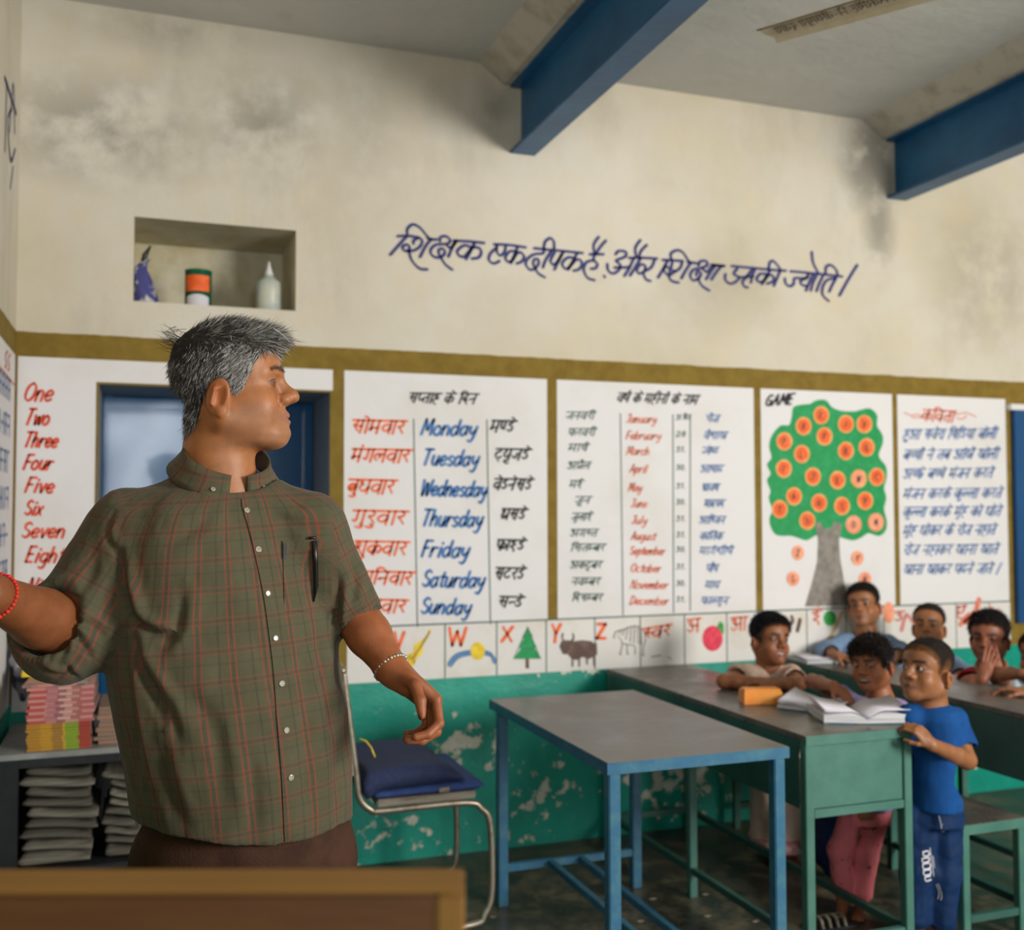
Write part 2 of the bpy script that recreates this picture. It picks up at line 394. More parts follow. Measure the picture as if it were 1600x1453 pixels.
# ---------------------------------------------------------------- hand lettering (a brush-stroke alphabet, Latin and Devanagari)
LT = {
'a': (6.6, "5,5 3,6 1,5 .3,3 1,.4 3,0 5,2|L5.2,6 5,1.2 6,.3"), 'b': (6.3, "L.8,10 .5,0|.5,4 2.5,6 5,5.3 5.3,2.6 4.2,.4 2,0 .5,1.2"),
'c': (5.8, "5,5 3,6 1,5 .3,3 1,.6 3,0 5,1"), 'd': (6.6, "5,5 3,6 1,5 .3,3 1,.4 3,0 5,2|L5.4,10 5,1 6,.2"),
'e': (5.8, ".5,3 3,3 5,4 4.3,5.7 2.5,6 .7,4.5 .4,2 2,0 5,1"), 'f': (5, "5,9 3.5,10 2.5,8 2,0 1.5,-3|L.5,6 4.5,6"),
'g': (6.4, "5,5 3,6 1,5 .3,3 1,.8 3,.5 5,2|5.2,6 5,-1.5 3.5,-3.7 .8,-3"), 'h': (6.3, "L.8,10 .5,0|.5,3.5 2.5,6 4.6,5.4 5,3 5,0"),
'i': (2.8, "L1.5,6 1.2,0|L1.8,8.2 1.6,8.9"), 'l': (2.8, "L1.6,10 1.2,0"), 'm': (9, "L.6,6 .5,0|.5,3.5 2.3,6 3.8,5.3 4.1,0|4.2,3.5 6,6 7.6,5.3 8,0"),
'n': (6.3, "L.6,6 .5,0|.5,3.5 2.5,6 4.6,5.4 5,3 5,0"), 'o': (6, "3,6 1,5 .3,3 1,.6 3,0 5,1 5.5,3.2 4.7,5.2 3,6"),
'p': (6.3, "L.8,6 .3,-4|.6,4 2.5,6 5,5.3 5.3,2.6 4.2,.4 2,0 .6,1.2"), 'r': (5, "L.8,6 .5,0|.6,3.2 2,5.5 4.6,5.6"),
's': (5, "4.4,5.2 2.6,6 .8,5 1.4,3.5 3.8,2.6 4.2,1 2.4,0 .4,.8"), 't': (4.4, "2.4,9 2,2 2.5,.3 4,.6|L.5,6.3 4.2,6.3"),
'u': (6.3, ".6,6 .5,2 1.8,0 3.6,.4 5,3|L5.2,6 5,0"), 'v': (5.5, "L.3,6 2.4,0 5,6"), 'w': (8, "L.3,6 2,0 4,5 5.8,0 7.6,6"), 'x': (5.5, "L.5,6 4.6,0|L4.8,6 .3,0"),
'y': (6, ".6,6 .8,2.6 2.5,1.4 5,3.2|5.4,6 4.4,-1.5 2.6,-3.8 .4,-3"),
'A': (7.5, "L.3,0 3.5,10 6.6,0|L1.4,3.6 5.6,3.6"), 'B': (6.5, "L1,10 .8,0|.9,10 4.5,9.6 4.4,6 1,5.4 5,5 5.4,1 .8,0"), 'C': (7, "6,8.5 4,10 1.4,8.2 .5,5 1.5,1.2 4,0 6.2,1.6"),
'D': (7.5, "L1.2,10 .8,0|.3,10 4.2,9.8 6.6,6.5 5.6,2 3,.2 .3,0"), 'E': (6.5, "L5.5,10 1,10 .8,0 5.4,0|L1,5.2 4.6,5.2"), 'e2': (6, "5,9 2.6,10 1,8 2.6,5.6 1,3.5 1.4,.8 3.4,0 5.6,1.4"),
'F': (6.2, "L6,10 1.2,10 .8,0|L1,5.2 4.6,5.2"), 'G': (7.5, "6.4,8.5 4,10 1.4,8.2 .5,5 1.5,1.2 4,0 6.2,1.6|L6.4,0 6.3,4.6 4,4.6"), 'H': (7, "L1,10 .8,0|L6,10 5.8,0|L1,5 6,5"),
'I': (2.6, "L1.5,10 1,0"), 'J': (6, "L1.5,10 6,10|4.6,10 4.4,2 2.8,0 .8,1"), 'K': (6.5, "L1,10 .8,0|L6,10 1,4.6 6,0"), 'L': (6, "L1,10 .8,0 5.4,0"), 'M': (9, "L.6,0 1.5,10 4.4,3 7.4,10 8,0"),
'N': (7.5, "L.6,0 1.2,10 6,0 6.6,10"), 'O': (8, "4,10 1.5,8.4 .5,5 1.4,1.4 4,0 6.4,1.5 7.4,5 6.4,8.6 4,10"), 'P': (6.2, "L1,10 .8,0|.9,10 4.8,9.6 5,5.8 1,5"),
'Q': (8, "4,10 1.5,8.4 .5,5 1.4,1.4 4,0 6.4,1.5 7.4,5 6.4,8.6 4,10|L4.6,2.6 7.2,-.6"), 'R': (6.8, "L1,10 .8,0|.9,10 4.8,9.6 5,5.8 1,5|L2.6,5 6,0"), 'S': (6.4, "5.6,8.6 3.4,10 1,8.4 1.6,5.8 5,4.2 5.4,1.4 3,0 .5,1.5"),
'T': (7.4, "L.4,10 7,10|L3.8,10 3.2,0"), 'U': (7, "1,10 .9,2.6 3,0 5.4,1.6 6,10"), 'V': (7, "L.5,10 3,0 6.4,10"), 'W': (10, "L.5,10 2.4,0 4.8,8 7,0 9.4,10"), 'X': (7, "L.8,10 6,0|L6.2,10 .5,0"),
'Y': (7, "L.6,10 3.4,5 3,0|L6.4,10 3.4,5"), 'Z': (7, "L.8,10 6.2,10 .6,0 6.4,0"),
'0': (6, "3,10 .8,7 .8,3 3,0 5,3 5,7 3,10"), '1': (4, "L1,8 2.6,10 2.4,0"), '2': (6, "1,8 3,10 5,8 3.6,4 .6,0 3,.4 5.6,.2"), '3': (6, "1,9 3.2,10 4.8,8 2.6,5.6 5,3.6 4,.6 .8,.6"),
'8': (6, "3,5.5 1,7.5 3,10 5,7.6 3,5.5 .8,2.6 3,0 5.2,2.6 3,5.5"), '9': (6, "5,8 3,10 1,7.6 3,5.4 5,8 4.6,2 3,0"), '-': (5, "L1,4 4,4"), '.': (3, "L1,0 1.2,.6"), '/': (5, "L4.5,10 .6,0")}
DV = {
'न': (7, "L5,5 1.6,5|1.6,5 .7,4.3 1.3,3.4|L5,10 5,0"), 'म': (7.5, "1.5,10 1.5,4 .6,3 1.5,2.4 2,4|L1.5,4.2 5.5,4.2|L5.5,10 5.5,0"), 'स': (8, "2.6,10 3,7.6 1.2,6.2 2.2,4.5 4.2,1.6|L2.4,5.4 6,5.4|L6,10 6,0"),
'र': (5.2, "2,10 3.6,8.4 3,6.3 1,5.6 2.4,4 4.4,.6"), 'व': (7, "5.5,6 3.2,6.9 1,5 1.4,2.6 3.6,2 5.5,4|L5.5,10 5.5,0"), 'ब': (7, "5.5,6 3.2,6.9 1,5 1.4,2.6 3.6,2 5.5,4|L1.6,3 5.2,5.8|L5.5,10 5.5,0"),
'क': (9, "4.5,5.8 2.6,7 .7,5 1.2,2.6 3,2.4 4.5,4.6 6.4,7 8.1,5.4 7.8,3 6.8,1.6|L4.5,10 4.5,0"), 'त': (7, "5.5,6 3,6 1.5,4.4 1.5,2 2.9,.5|L5.5,10 5.5,0"), 'ल': (8, "6.5,5.6 5,6.6 3.8,5 3.5,3.4|3.8,5 2.6,6.7 .8,5 1,2.8 2.6,1|L6.5,10 6.5,0"),
'ग': (7.2, "2.6,10 2.6,3.4 1.7,2 .6,3.2|L5.6,10 5.6,0"), 'ण': (8, "1,10 1.1,5 2.3,3.2 3.7,4.5|L3.8,10 3.8,3|L6,10 6,0"), 'थ': (7.6, "1.6,9 .8,8 2,7.4 2.7,8.8 2,6 1,4 2.4,2 4.6,2.6 6,4.6|L6,10 6,0"), 'ध': (7.6, "1.3,9.2 .7,8 2.3,7.2 1,5.6 1,3.4 2.8,2 4.6,2.6 6,4.6|L6,10 6,0"),
'घ': (7.6, "1,9.6 2.6,8.4 1.2,7 3,6 1.4,5 1.4,3 3.4,2 6,4.4|L6,10 6,0"), 'द': (6.6, "3.6,10 3.6,7.8 1.2,6.4 1,4 3.4,3 4.4,4.6 3.2,5 3.4,2.6 4.5,1 5.6,-.6"), 'ज': (8, "6.5,5.6 4,5.6 4.2,3 2.4,1.8 .7,4|L6.5,10 6.5,0"),
'श': (8.2, "1,8 2.2,9.3 3.4,8.3 2.8,6 1.4,5 .9,6.2 2.2,6.2 3.2,4.2 4.8,1.2|L6.6,10 6.6,0"), 'ष': (7, "1.2,10 1.2,5 2.5,3 5.5,4.6|L1.4,8.6 5.2,4.6|L5.5,10 5.5,0"), 'प': (7, "1.2,10 1.2,5.5 2.2,3.2 4,3.4 5.5,5|L5.5,10 5.5,0"),
'फ': (9, "1,10 1,5.5 2,3.4 3.5,3.6 4.5,5 6.4,7 8.1,5.4 7.8,3 6.8,1.6|L4.5,10 4.5,0"), 'य': (7, "1,9.4 2.6,8.2 1.2,6 1.8,3.2 4,3 5.5,5|L5.5,10 5.5,0"), 'भ': (7.8, "1.6,8.4 .7,9.2 2,9.6 2.6,7.6 2,4.4 1,3.2 2,2.4 2.6,4|L2.4,4.2 5.8,4.2|L5.8,10 5.8,0"),
'च': (7.2, "L1,7.6 5.5,7.6|2,7.6 1.8,4 3.5,3 5.5,5|L5.5,10 5.5,0"), 'छ': (8, "3,10 3,8.6 1,7.6 2.4,6 1,4 2.6,2.4 4.6,3.6 4,5.6 5.6,6.6 6.6,4.4 5.2,1.2 3,.4"), 'ट': (6.6, "3.6,10 3.6,8 1.1,6.4 1.1,3.2 3.4,1.6 5.5,3"), 'ठ': (6.6, "3.4,10 3.4,8 1.1,5.6 1.3,3 3.4,2 5.4,3.4 5.4,5.8 3.4,8"),
'ड': (6.6, "3.6,10 3.6,8.4 1.3,7.4 2.6,6 4.6,5 4.6,2.6 2.6,1.4 .8,3"), 'ढ': (6.6, "3.6,10 3.6,8 1.1,6.4 1,3.2 3.2,1.4 5.2,2.8 4.4,4.6 2.8,3.8"), 'ह': (6.6, "3.6,10 3.6,8.6 1.2,7.5 2,6.2 4.6,6 4.4,4.4 2.2,4.2 1,3 1.6,.4 4.6,-1.4"),
'अ': (9.5, "1,8 2.4,9 3.7,7.8 2.1,5.8 4.2,4.6 4,1.8 2.2,.6 .3,2.4|L3.8,5 7.3,5|L7.5,10 7.5,0"), 'इ': (7, "3.6,10 3.6,8.8 1.2,8 3,6.8 5,6 3,4.6 1.2,3.6 3,2.6 4.8,1.4 5,-.8"), 'उ': (7, "1,8.3 3,9 4.8,7.8 2.8,6.2 5,4.8 4.6,2.4 2.5,1.5 .6,3"),
'ए': (6.6, "1,10 1,6.4 3,4.4 5,6.5 5.2,10|1,6 1.2,2.6 3,.9 4.8,.6"), 'ख': (9.4, "1.4,9.2 3,9.4 2.8,7 1,5.2 3.4,1.6 5,2.6|7.4,5.6 5.6,6.2 4.8,4.2 5.6,2.4 7.4,4|L7.5,10 7.5,0"), 'K': (8.4, "1.5,8.6 3,9.5 3.8,8 1.5,6.5 .8,4 2.2,2 4,3.4 3,4.7 2.3,3.4 3.4,1.4 5.4,-1|3.3,6.6 6.6,5|L6.6,10 6.6,0")}
def parse(s):
    out = []
    for st in s.split('|'):
        ln = st.startswith('L'); st = st[1:] if ln else st
        out.append((ln, [tuple(float(v) for v in q.split(',')) for q in st.split()]))
    return out
def shape_line(text):
    """returns (strokes, total width) in units where a capital / a Devanagari letter body is 10 high"""
    out = []; x = 0.0; i = 0; deva_start = None
    def sub(strokes, dx, dy=0): 
        for ln, pts in strokes: out.append((ln, [(a + dx, b + dy) for a, b in pts]))
    def endhead():
        nonlocal deva_start
        if deva_start is not None and x > deva_start: out.append((True, [(deva_start - .4, 10), (x + .2, 10.1)]))
        deva_start = None
    ch = list(text.replace('क्ष', 'K\u0001'))
    seq = []
    j = 0
    while j < len(ch):                       # move the short i sign before its consonant cluster
        c = ch[j]
        if c == '\u0001': j += 1; seq[-1] = '\u0002'; continue
        if c == 'ि':
            k = len(seq) - 1
            while k > 0 and seq[k - 1] == '्': k -= 2
            seq.insert(max(k, 0), c)
        else: seq.append(c)
        j += 1
    n = len(seq); skip_reph = False; lastw = 0
    while i < n:
        c = seq[i]; key = 'K' if c == '\u0002' else c
        isd = c == '\u0002' or '\u0900' <= c <= '\u097f'
        if c == ' ': endhead(); x += 4.5; i += 1; continue
        if c == '।': endhead(); out.append((True, [(x + 3, 11), (x + 1.5, -1)])); x += 5; i += 1; continue
        if not isd:
            endhead(); wd, s = LT.get(c, (4, "L1,0 1,1")); sub(parse(s), x); x += wd + .9; i += 1; continue
        if deva_start is None: deva_start = x
        if c == 'ा': sub(parse("L1.4,10 1.4,0"), x); x += 2.8
        elif c == 'ि': sub(parse("L1.6,10 1.6,0|1.6,10 1,12 3,13 5.4,12 6.6,10"), x); x += 3
        elif c == 'ी': sub(parse("L1.4,10 1.4,0|1.4,10 1,12.4 -1,13 -2.6,12 -2.6,10"), x); x += 2.8
        elif c == 'ो': sub(parse("L1.4,10 1.4,0|1.4,10 .4,12 -1.6,13"), x); x += 2.8
        elif c == 'ौ': sub(parse("L1.4,10 1.4,0|1.4,10 .4,12 -1.6,12.6|1.4,10 1,12.6 -.4,14"), x); x += 2.8
        elif c == 'े': sub(parse("-1.6,10 -2.6,12 -4.6,13"), x)
        elif c == 'ै': sub(parse("-1.6,10 -2.8,12 -4.6,12.4|-1.6,10 -2,12.8 -3.4,14"), x)
        elif c == 'ु': sub(parse("-2.4,0 -.8,-1 -2,-2.6 -4.2,-1.8"), x)
        elif c == 'ू': sub(parse("-2.4,0 -4.4,-1.2 -3.4,-2.6 -.6,-3"), x)
        elif c in 'ंँ': sub(parse("L-2,12 -1.7,12.7"), x)
        elif c == '़': sub(parse("L-3,-1.8 -2.7,-1.2"), x)
        elif c == '्':
            sub(parse("L-3,0 -1.4,-1.6"), x)
        elif c == 'र' and i > 0 and seq[i - 1] == '्': sub(parse("L-3.4,3.6 -5.4,1"), x)
        elif c == 'र' and i + 1 < n and seq[i + 1] == '्':   # reph: hook drawn above the next letter
            sub(parse("4.5,10 3.4,11.6 4.6,12.8 5.8,12"), x); i += 2; continue
        elif c == 'ई': 
            wd, s = DV['इ']; sub(parse(s), x); sub(parse("3.6,10 2.6,12 4.4,12.8"), x); x += wd
        elif c == 'आ':
            wd, s = DV['अ']; sub(parse(s), x); sub(parse("L1.4,10 1.4,0"), x + wd); x += wd + 2.8
        elif c == 'औ':
            wd, s = DV['अ']; sub(parse(s), x); sub(parse("L1.4,10 1.4,0|1.4,10 .4,12 -1.6,12.6|1.4,10 1,12.6 -.4,14"), x + wd); x += wd + 2.8
        else:
            wd, s = DV.get(key, DV['व']); st = parse(s)
            nxt = i + 1 < n and seq[i + 1] == '्'
            rnext = nxt and i + 2 < n and seq[i + 2] == 'र'
            if nxt and not rnext and st[-1][0] and key not in 'क':
                sub(st[:-1], x); x += wd - 2.6; i += 2; continue      # half form
            sub(st, x); x += wd
            if nxt and rnext: i += 1; continue_r = True; i += 1; sub(parse("L-3.4,3.6 -5.4,1"), x); i += 1; continue
            if nxt and key == 'क': i += 2; continue
        i += 1
    endhead()
    return out, x
def ribbon(V, F, pts, wd, nib=0.35, ang=0.9):
    """flat brush stroke: pts in the stroke plane (u, v); width varies with direction like a flat brush"""
    P2 = [np.asarray(p, float) for p in pts]
    Q = [P2[0]]
    for p in P2[1:]:
        if np.linalg.norm(p - Q[-1]) > wd * 0.12: Q.append(p)
    if len(Q) < 2: Q.append(Q[0] + np.array([wd * .3, 0]))
    n = len(Q); b = len(V); Q2 = []
    for i in range(n):
        t = Q[min(i + 1, n - 1)] - Q[max(i - 1, 0)]; t = t / (np.linalg.norm(t) + 1e-9)
        nn = np.array([-t[1], t[0]]); a = math.atan2(t[1], t[0])
        h = wd * 0.5 * (1 - nib + nib * abs(math.sin(a - ang)) * 1.3)
        Q2.append((Q[i], t, nn, h))
    p, t, nn, h = Q2[0]; V.append(p - t * h * .8 + nn * h * .5); V.append(p - t * h * .8 - nn * h * .5)
    for p, t, nn, h in Q2: V.append(p + nn * h); V.append(p - nn * h)
    p, t, nn, h = Q2[-1]; V.append(p + t * h * .8 + nn * h * .5); V.append(p + t * h * .8 - nn * h * .5)
    for k in range(n + 1): F.append((b + 2 * k, b + 2 * k + 1, b + 2 * k + 3, b + 2 * k + 2))
def to_wall(V2, off, plane='y'):
    out = []
    for u, v in V2:
        if plane == 'y': q = on_y(u, v, WY); q[1] = WY - off
        elif plane == 'x': q = on_x(u, v, WX); q[0] = WX + off
        out.append(q)
    return out
LN = [0]
def letter(text, x0, y0, x1, y1, h, m, parent, wd=None, slant=0.18, plane='y', name='lettering', seed=None):
    """paint one line of text: baseline from pixel (x0,y0) to (x1,y1) as measured on the wall, letters h pixels high"""
    st, W = shape_line(text); LN[0] += 1
    rnd = random.Random(LN[0]); V = []; F = []
    wd = wd or h * 0.13
    s = h / 10.0
    for si, (ln, pts) in enumerate(st):
        jx, jy = rnd.uniform(-.18, .18), rnd.uniform(-.18, .18)
        q = pts if ln else catmull(pts, 5)
        q2 = []
        for a, b in q:
            a += jx; b += jy
            f = (a + slant * b * 10 * s / max(1e-6, (x1 - x0)) * W / 10) / W
            q2.append((x0 + (x1 - x0) * f, y0 + (y1 - y0) * f - b * s))
        if ln and len(q2) > 2:
            for a_, b_ in zip(q2[:-1], q2[1:]): ribbon(V, F, [a_, b_], wd)
        else: ribbon(V, F, q2, wd)
    W3 = to_wall(V, 0.0042, plane)
    return mesh_obj(name, W3, F, PT[m], parent)
def strokes(name, ls, wd, m, parent, off=0.0042, origin=(0, 0), sc=1.0, smooth=True, plane='y'):
    V = []; F = []
    for s in ls:
        p = [tuple(float(v) for v in q.split(',')) for q in s.split()]
        p = [(origin[0] + a / sc, origin[1] + b / sc) for a, b in p]
        if smooth: p = catmull(p, 6)
        ribbon(V, F, p, wd)
    return mesh_obj(name, to_wall(V, off, plane), F, PT[m] if isinstance(m, str) else m, parent)
def patch(name, pts, m, parent, off=0.003, origin=(0, 0), sc=1.0, smooth=False, plane='y'):
    if isinstance(pts, str): pts = [tuple(float(v) for v in q.split(',')) for q in pts.split()]
    p = [(origin[0] + a / sc, origin[1] + b / sc) for a, b in pts]
    if smooth: p = [tuple(q) for q in catmull(p, 5, True)]
    V = to_wall(p, off, plane); n = len(V)
    V2 = to_wall(p, off - 0.0009, plane)
    F = [tuple(range(n))] + [(i, (i + 1) % n, n + (i + 1) % n, n + i) for i in range(n)]
    return mesh_obj(name, V + V2, F, PT[m] if isinstance(m, str) else m, parent)
def disc(cx, cy, rx, ry, n=20): return [(cx + rx * math.cos(2 * math.pi * k / n), cy + ry * math.sin(2 * math.pi * k / n)) for k in range(n)]

# slogan above the charts, traced stroke by stroke
NV = 'navy'
sl = bpy.data.objects.new('slogan', None); COL.objects.link(sl); sl.parent = wall_back
tag(sl, 'blue hand-painted Hindi sentence across the upper wall')
strokes('lettering', ["290,200 290,150 330,100 380,90 450,130 520,210 560,255", "170,235 300,230 430,250", "280,240 180,350 80,465", "430,250 475,285 460,350 400,400 330,420 260,415 230,380 260,345 300,345 320,380 300,420",
    "370,330 370,290 420,260", "315,420 330,500 380,580 450,640 540,650", "540,255 600,275 660,275", "590,270 520,360 450,495", "700,300 705,250 770,235 825,280 800,325 720,335 640,345 585,400 590,460 650,500 720,490 760,440 740,395 690,400 685,450 715,510 770,590 855,655",
    "780,345 830,380 880,330 900,300", "900,290 850,380 805,490", "870,290 1060,300 1250,320", "1130,320 1080,420 1025,520", "1080,370 1000,350 920,410 930,470 1000,490 1060,430 1110,375 1190,385 1215,440 1180,500 1100,515"], 4.6, NV, sl, origin=(600, 340), sc=8)
strokes('lettering', ["95,175 290,185 490,215", "130,185 130,270 175,315 225,270 240,200", "125,220 50,290 30,370 90,415 160,385", "385,215 350,310 305,410", "370,265 290,265 235,340 265,390 320,380 380,290 430,280 470,330 440,390 380,415",
    "595,225 800,245 1000,265 1200,285", "720,250 700,290 600,300 520,350 490,420 540,490 600,480 650,420 645,365 600,365 585,420 610,480 650,540 730,590", "715,240 730,150 790,100 840,140 845,240", "810,260 740,370 705,465",
    "850,280 820,330 800,390 840,430 890,390 940,300", "960,270 900,380 850,490", "1130,290 1080,390 1020,490", "1100,350 1020,340 950,400 960,460 1010,480 1060,430 1120,370 1180,380 1190,440 1150,490 1090,505",
    "1290,300 1380,300 1460,300", "1400,85 1340,180 1350,290", "1490,130 1420,210 1370,290", "1350,300 1340,370 1385,420 1360,475 1305,480", "1340,375 1250,400 1215,490 1260,590 1350,625", "1468,565 1474,577 1478,590"], 4.4, NV, sl, origin=(760, 360), sc=8)
strokes('lettering', ["255,300 290,260 380,270 370,330 260,380 310,430 290,500 220,540 160,500 150,420", "240,465 340,465 420,460", "420,345 600,345 770,355", "480,350 430,460 365,570", "560,360 500,460 435,565", "560,125 500,220 510,330", "640,185 570,260 545,340",
    "740,370 700,460 620,510 550,540 520,500 560,430 620,440 620,500", "600,540 630,610 690,635", "840,370 960,375 1090,385", "950,370 945,290 1020,250 1090,275 1150,360 1180,400", "900,385 850,480 785,590", "960,400 950,480 1000,510 1060,470 1085,400",
    "1000,510 920,560 860,510 870,460 920,470 930,540", "910,560 950,630 1040,655", "1150,395 1210,405 1280,415", "1190,410 1130,500 1075,600", "1290,440 1310,390 1380,385 1400,430 1330,470 1230,490 1185,560 1220,625 1290,600 1320,540 1280,510 1260,560",
    "1280,600 1330,690 1425,755", "1330,470 1390,520 1440,470 1480,430", "1500,440 1440,520 1385,610", "1450,430 1530,440 1600,450", "1570,450 1500,540 1450,615"], 4.4, NV, sl, origin=(930, 360), sc=8)
strokes('lettering', ["0,250 40,256 85,260", "165,260 370,280 580,300 780,315", "230,290 190,350 250,390 210,440 150,460 95,420 95,350", "400,300 330,390 290,440 310,490 350,505", "250,390 330,385 410,380", "430,300 400,370 385,450",
    "600,310 560,380 510,465", "560,355 490,350 450,410 480,440 530,430 580,370 630,370 640,430 570,460", "585,290 600,220 640,205 700,270 720,310", "715,320 680,400 645,485", "835,320 1000,335 1200,355 1420,380",
    "770,400 780,460 830,490 870,460 880,400 960,400 1030,390", "1040,350 1010,400 950,430 960,470 1020,490", "1090,360 1050,440 1010,540", "1130,370 1090,450 1065,540", "1200,380 1160,460 1130,545", "1075,100 1090,220 1150,340",
    "1230,350 1240,270 1290,250 1350,300 1370,370", "1340,400 1250,420 1200,500 1200,590 1270,660", "1350,400 1310,470 1275,550", "1590,250 1480,430 1390,595"], 4.2, NV, sl, origin=(1120, 380), sc=7.27)

# chart fields painted white between the olive bars
def chart(label, x0, x1, z0=0.948, z1=1.982, hole=None):
    V = []; F = []
    y = WY - 0.0018
    for (a, b, c, d) in rects_with_holes(x0, x1, z0, z1, [hole] if hole else []):
        n = len(V)
        V.extend([(a, y, c), (b, y, c), (b, y, d), (a, y, d), (a, WY + .001, c), (b, WY + .001, c), (b, WY + .001, d), (a, WY + .001, d)])
        F.extend([(n, n + 1, n + 2, n + 3), (n, n + 4, n + 5, n + 1), (n + 1, n + 5, n + 6, n + 2), (n + 2, n + 6, n + 7, n + 3), (n + 3, n + 7, n + 4, n)])
    o = mesh_obj('painted_chart', V, F, M_chart, wall_back); tag(o, label); return o
def wx(px, py=780): return on_y(px, py, WY)[0]
# 1 numbers
c1 = chart('white painted chart with the red number words One to Nine beside the window', WX + .008, wx(518), 0.70, 1.982, (WIN[0] - .01, WIN[1] + .01, 0.69, WIN[3] + .008))
for t, x0, x1, yb, h in (('One', 36, 82, 626, 27), ('Two', 38, 76, 663, 24), ('Three', 36, 90, 698, 23), ('Four', 36, 82, 733, 23), ('Five', 38, 84, 769, 23), ('Six', 37, 66, 804, 22), ('Seven', 33, 102, 839, 23), ('Eight', 39, 100, 878, 24), ('Nine', 40, 88, 930, 27)):
    letter(t, x0, yb, x1, yb + 1, h, 'red', c1, wd=4.0, slant=0.35)
# 2 weekdays
c2 = chart('white painted chart of the weekdays in Hindi and English', wx(537), wx(855))
letter('सप्ताह के दिन', 636, 629, 742, 631, 15, 'black', c2, wd=2.6, slant=0.4)
for t, x0, x1, y, h in (('सोमवार', 547, 630, 677, 20), ('मंगलवार', 546, 638, 722, 20), ('बुधवार', 540, 614, 771, 21), ('गुरुवार', 547, 632, 819, 21), ('शुक्रवार', 549, 633, 867, 21), ('शनिवार', 560, 642, 913, 20), ('रविवार', 552, 632, 957, 20)):
    letter(t, x0, y - 1, x1, y + 1, h, 'red', c2, wd=3.6, slant=0.3).data.materials[0] = PT['orange']
for t, x0, x1, y, h in (('Monday', 657, 744, 679, 24), ('Tuesday', 658, 747, 726, 24), ('Wednesday', 655, 760, 774, 24), ('Thursday', 657, 753, 821, 25), ('Friday', 657, 732, 869, 25), ('Saturday', 658, 756, 916, 25), ('Sunday', 656, 735, 958, 24)):
    letter(t, x0, y, x1, y + 2, h, 'blue', c2, wd=4.2, slant=0.3)
for t, x0, x1, y, h in (('मण्डे', 763, 801, 675, 18), ('ट्यूजडे', 770, 824, 718, 17), ('वेडनेसडे', 768, 828, 765, 17), ('थ्रसडे', 780, 819, 811, 16), ('फ्राइडे', 773, 817, 859, 16), ('सटरडे', 770, 816, 905, 18), ('सन्डे', 776, 814, 948, 16)):
    letter(t, x0, y, x1, y + 1, h, 'black', c2, wd=3.1, slant=0.35)
strokes('ruled_line', ["646,655 652,979", "760.5,656 766,975"], 2.0, 'teal', c2, 0.003, smooth=False)
# 3 months
c3 = chart('white painted chart of the months of the year in four columns', wx(870.5), wx(1179))
letter('वर्ष के महीनों के नाम', 962, 628, 1088, 632, 14, 'black', c3, wd=2.3, slant=0.4)
hin = ['जनवरी', 'फरवरी', 'मार्च', 'अप्रैल', 'मई', 'जून', 'जुलाई', 'अगस्त', 'सितम्बर', 'अक्टूबर', 'नवम्बर', 'दिसम्बर']
eng = ['January', 'February', 'March', 'April', 'May', 'June', 'July', 'August', 'September', 'October', 'November', 'December']
vik = ['चैत्र', 'वैशाख', 'ज्येष्ठ', 'आषाढ', 'श्रावण', 'भाद्रपद', 'आश्विन', 'कार्तिक', 'मार्गशीर्ष', 'पौष', 'माघ', 'फाल्गुन']
days = ['31 दिन', '28', '31.', '30.', '31.', '30.', '31.', '31.', '30.', '31.', '30.', '31.']
cy = [650, 676, 700, 728, 757, 782, 808, 833, 856, 883, 909, 934]
hx = [(882, 927), (886, 928), (886, 917), (885, 920), (888, 909), (896, 921), (891, 923), (889, 931), (890, 943), (889, 938), (891, 935), (892, 939)]
ex = [(977, 1025), (977, 1032), (978, 1014), (983, 1010), (981, 1002), (984, 1011), (985, 1010), (985, 1024), (983, 1038), (984, 1032), (984, 1043), (983, 1044)]
vx = [(1101, 1122), (1098, 1134), (1095, 1120), (1093, 1128), (1095, 1122), (1098, 1130), (1091, 1131), (1092, 1128), (1091, 1143), (1102, 1120), (1100, 1122), (1094, 1136)]
for k in range(12):
    y = cy[k]
    letter(hin[k], hx[k][0], y + 5, hx[k][1], y + 5, 11, 'teal', c3, wd=1.8, slant=0.35)
    letter(eng[k], ex[k][0], y + 10, ex[k][1], y + 11, 12.5, 'palered', c3, wd=2.2, slant=0.3)
    letter(days[k], 1055, y + 6, 1072 if k else 1078, y + 6, 8, 'teal', c3, wd=1.4, slant=0.2)
    letter(vik[k], vx[k][0], y + 10, vx[k][1], y + 10, 11, 'softblue', c3, wd=2.0, slant=0.3)
strokes('ruled_line', ["969,646 973,961", "1051,648 1052,957", "1078,648 1078,954"], 1.8, 'teal', c3, 0.003, smooth=False)
# 4 alphabet game tree
c4 = chart('white painted chart headed GAME with a green tree full of orange letter discs', wx(1190), wx(1396))
letter('GAME', 1194, 634, 1238, 631, 16, 'black', c4, wd=3.0, slant=0.4)
patch('painted_crown', "215,205 260,190 310,185 345,165 400,165 435,205 490,225 560,228 600,218 650,212 690,250 690,310 720,360 722,410 700,480 740,540 745,600 730,660 742,720 730,780 745,850 738,905 700,935 640,920 600,945 550,960 490,945 420,925 350,930 290,960 240,945 200,935 120,930 85,880 80,830 95,790 75,720 85,680 65,620 85,580 65,530 90,490 78,430 90,370 140,310 190,305 205,260", 'green', c4, 0.0028, (1180, 580), 3.633, True)
patch('painted_trunk', "338,862 365,855 390,895 430,890 448,850 490,868 474,960 480,1060 500,1180 528,1330 280,1335 320,1200 350,1080 355,960", 'trunk', c4, 0.0036, (1180, 580), 3.633)
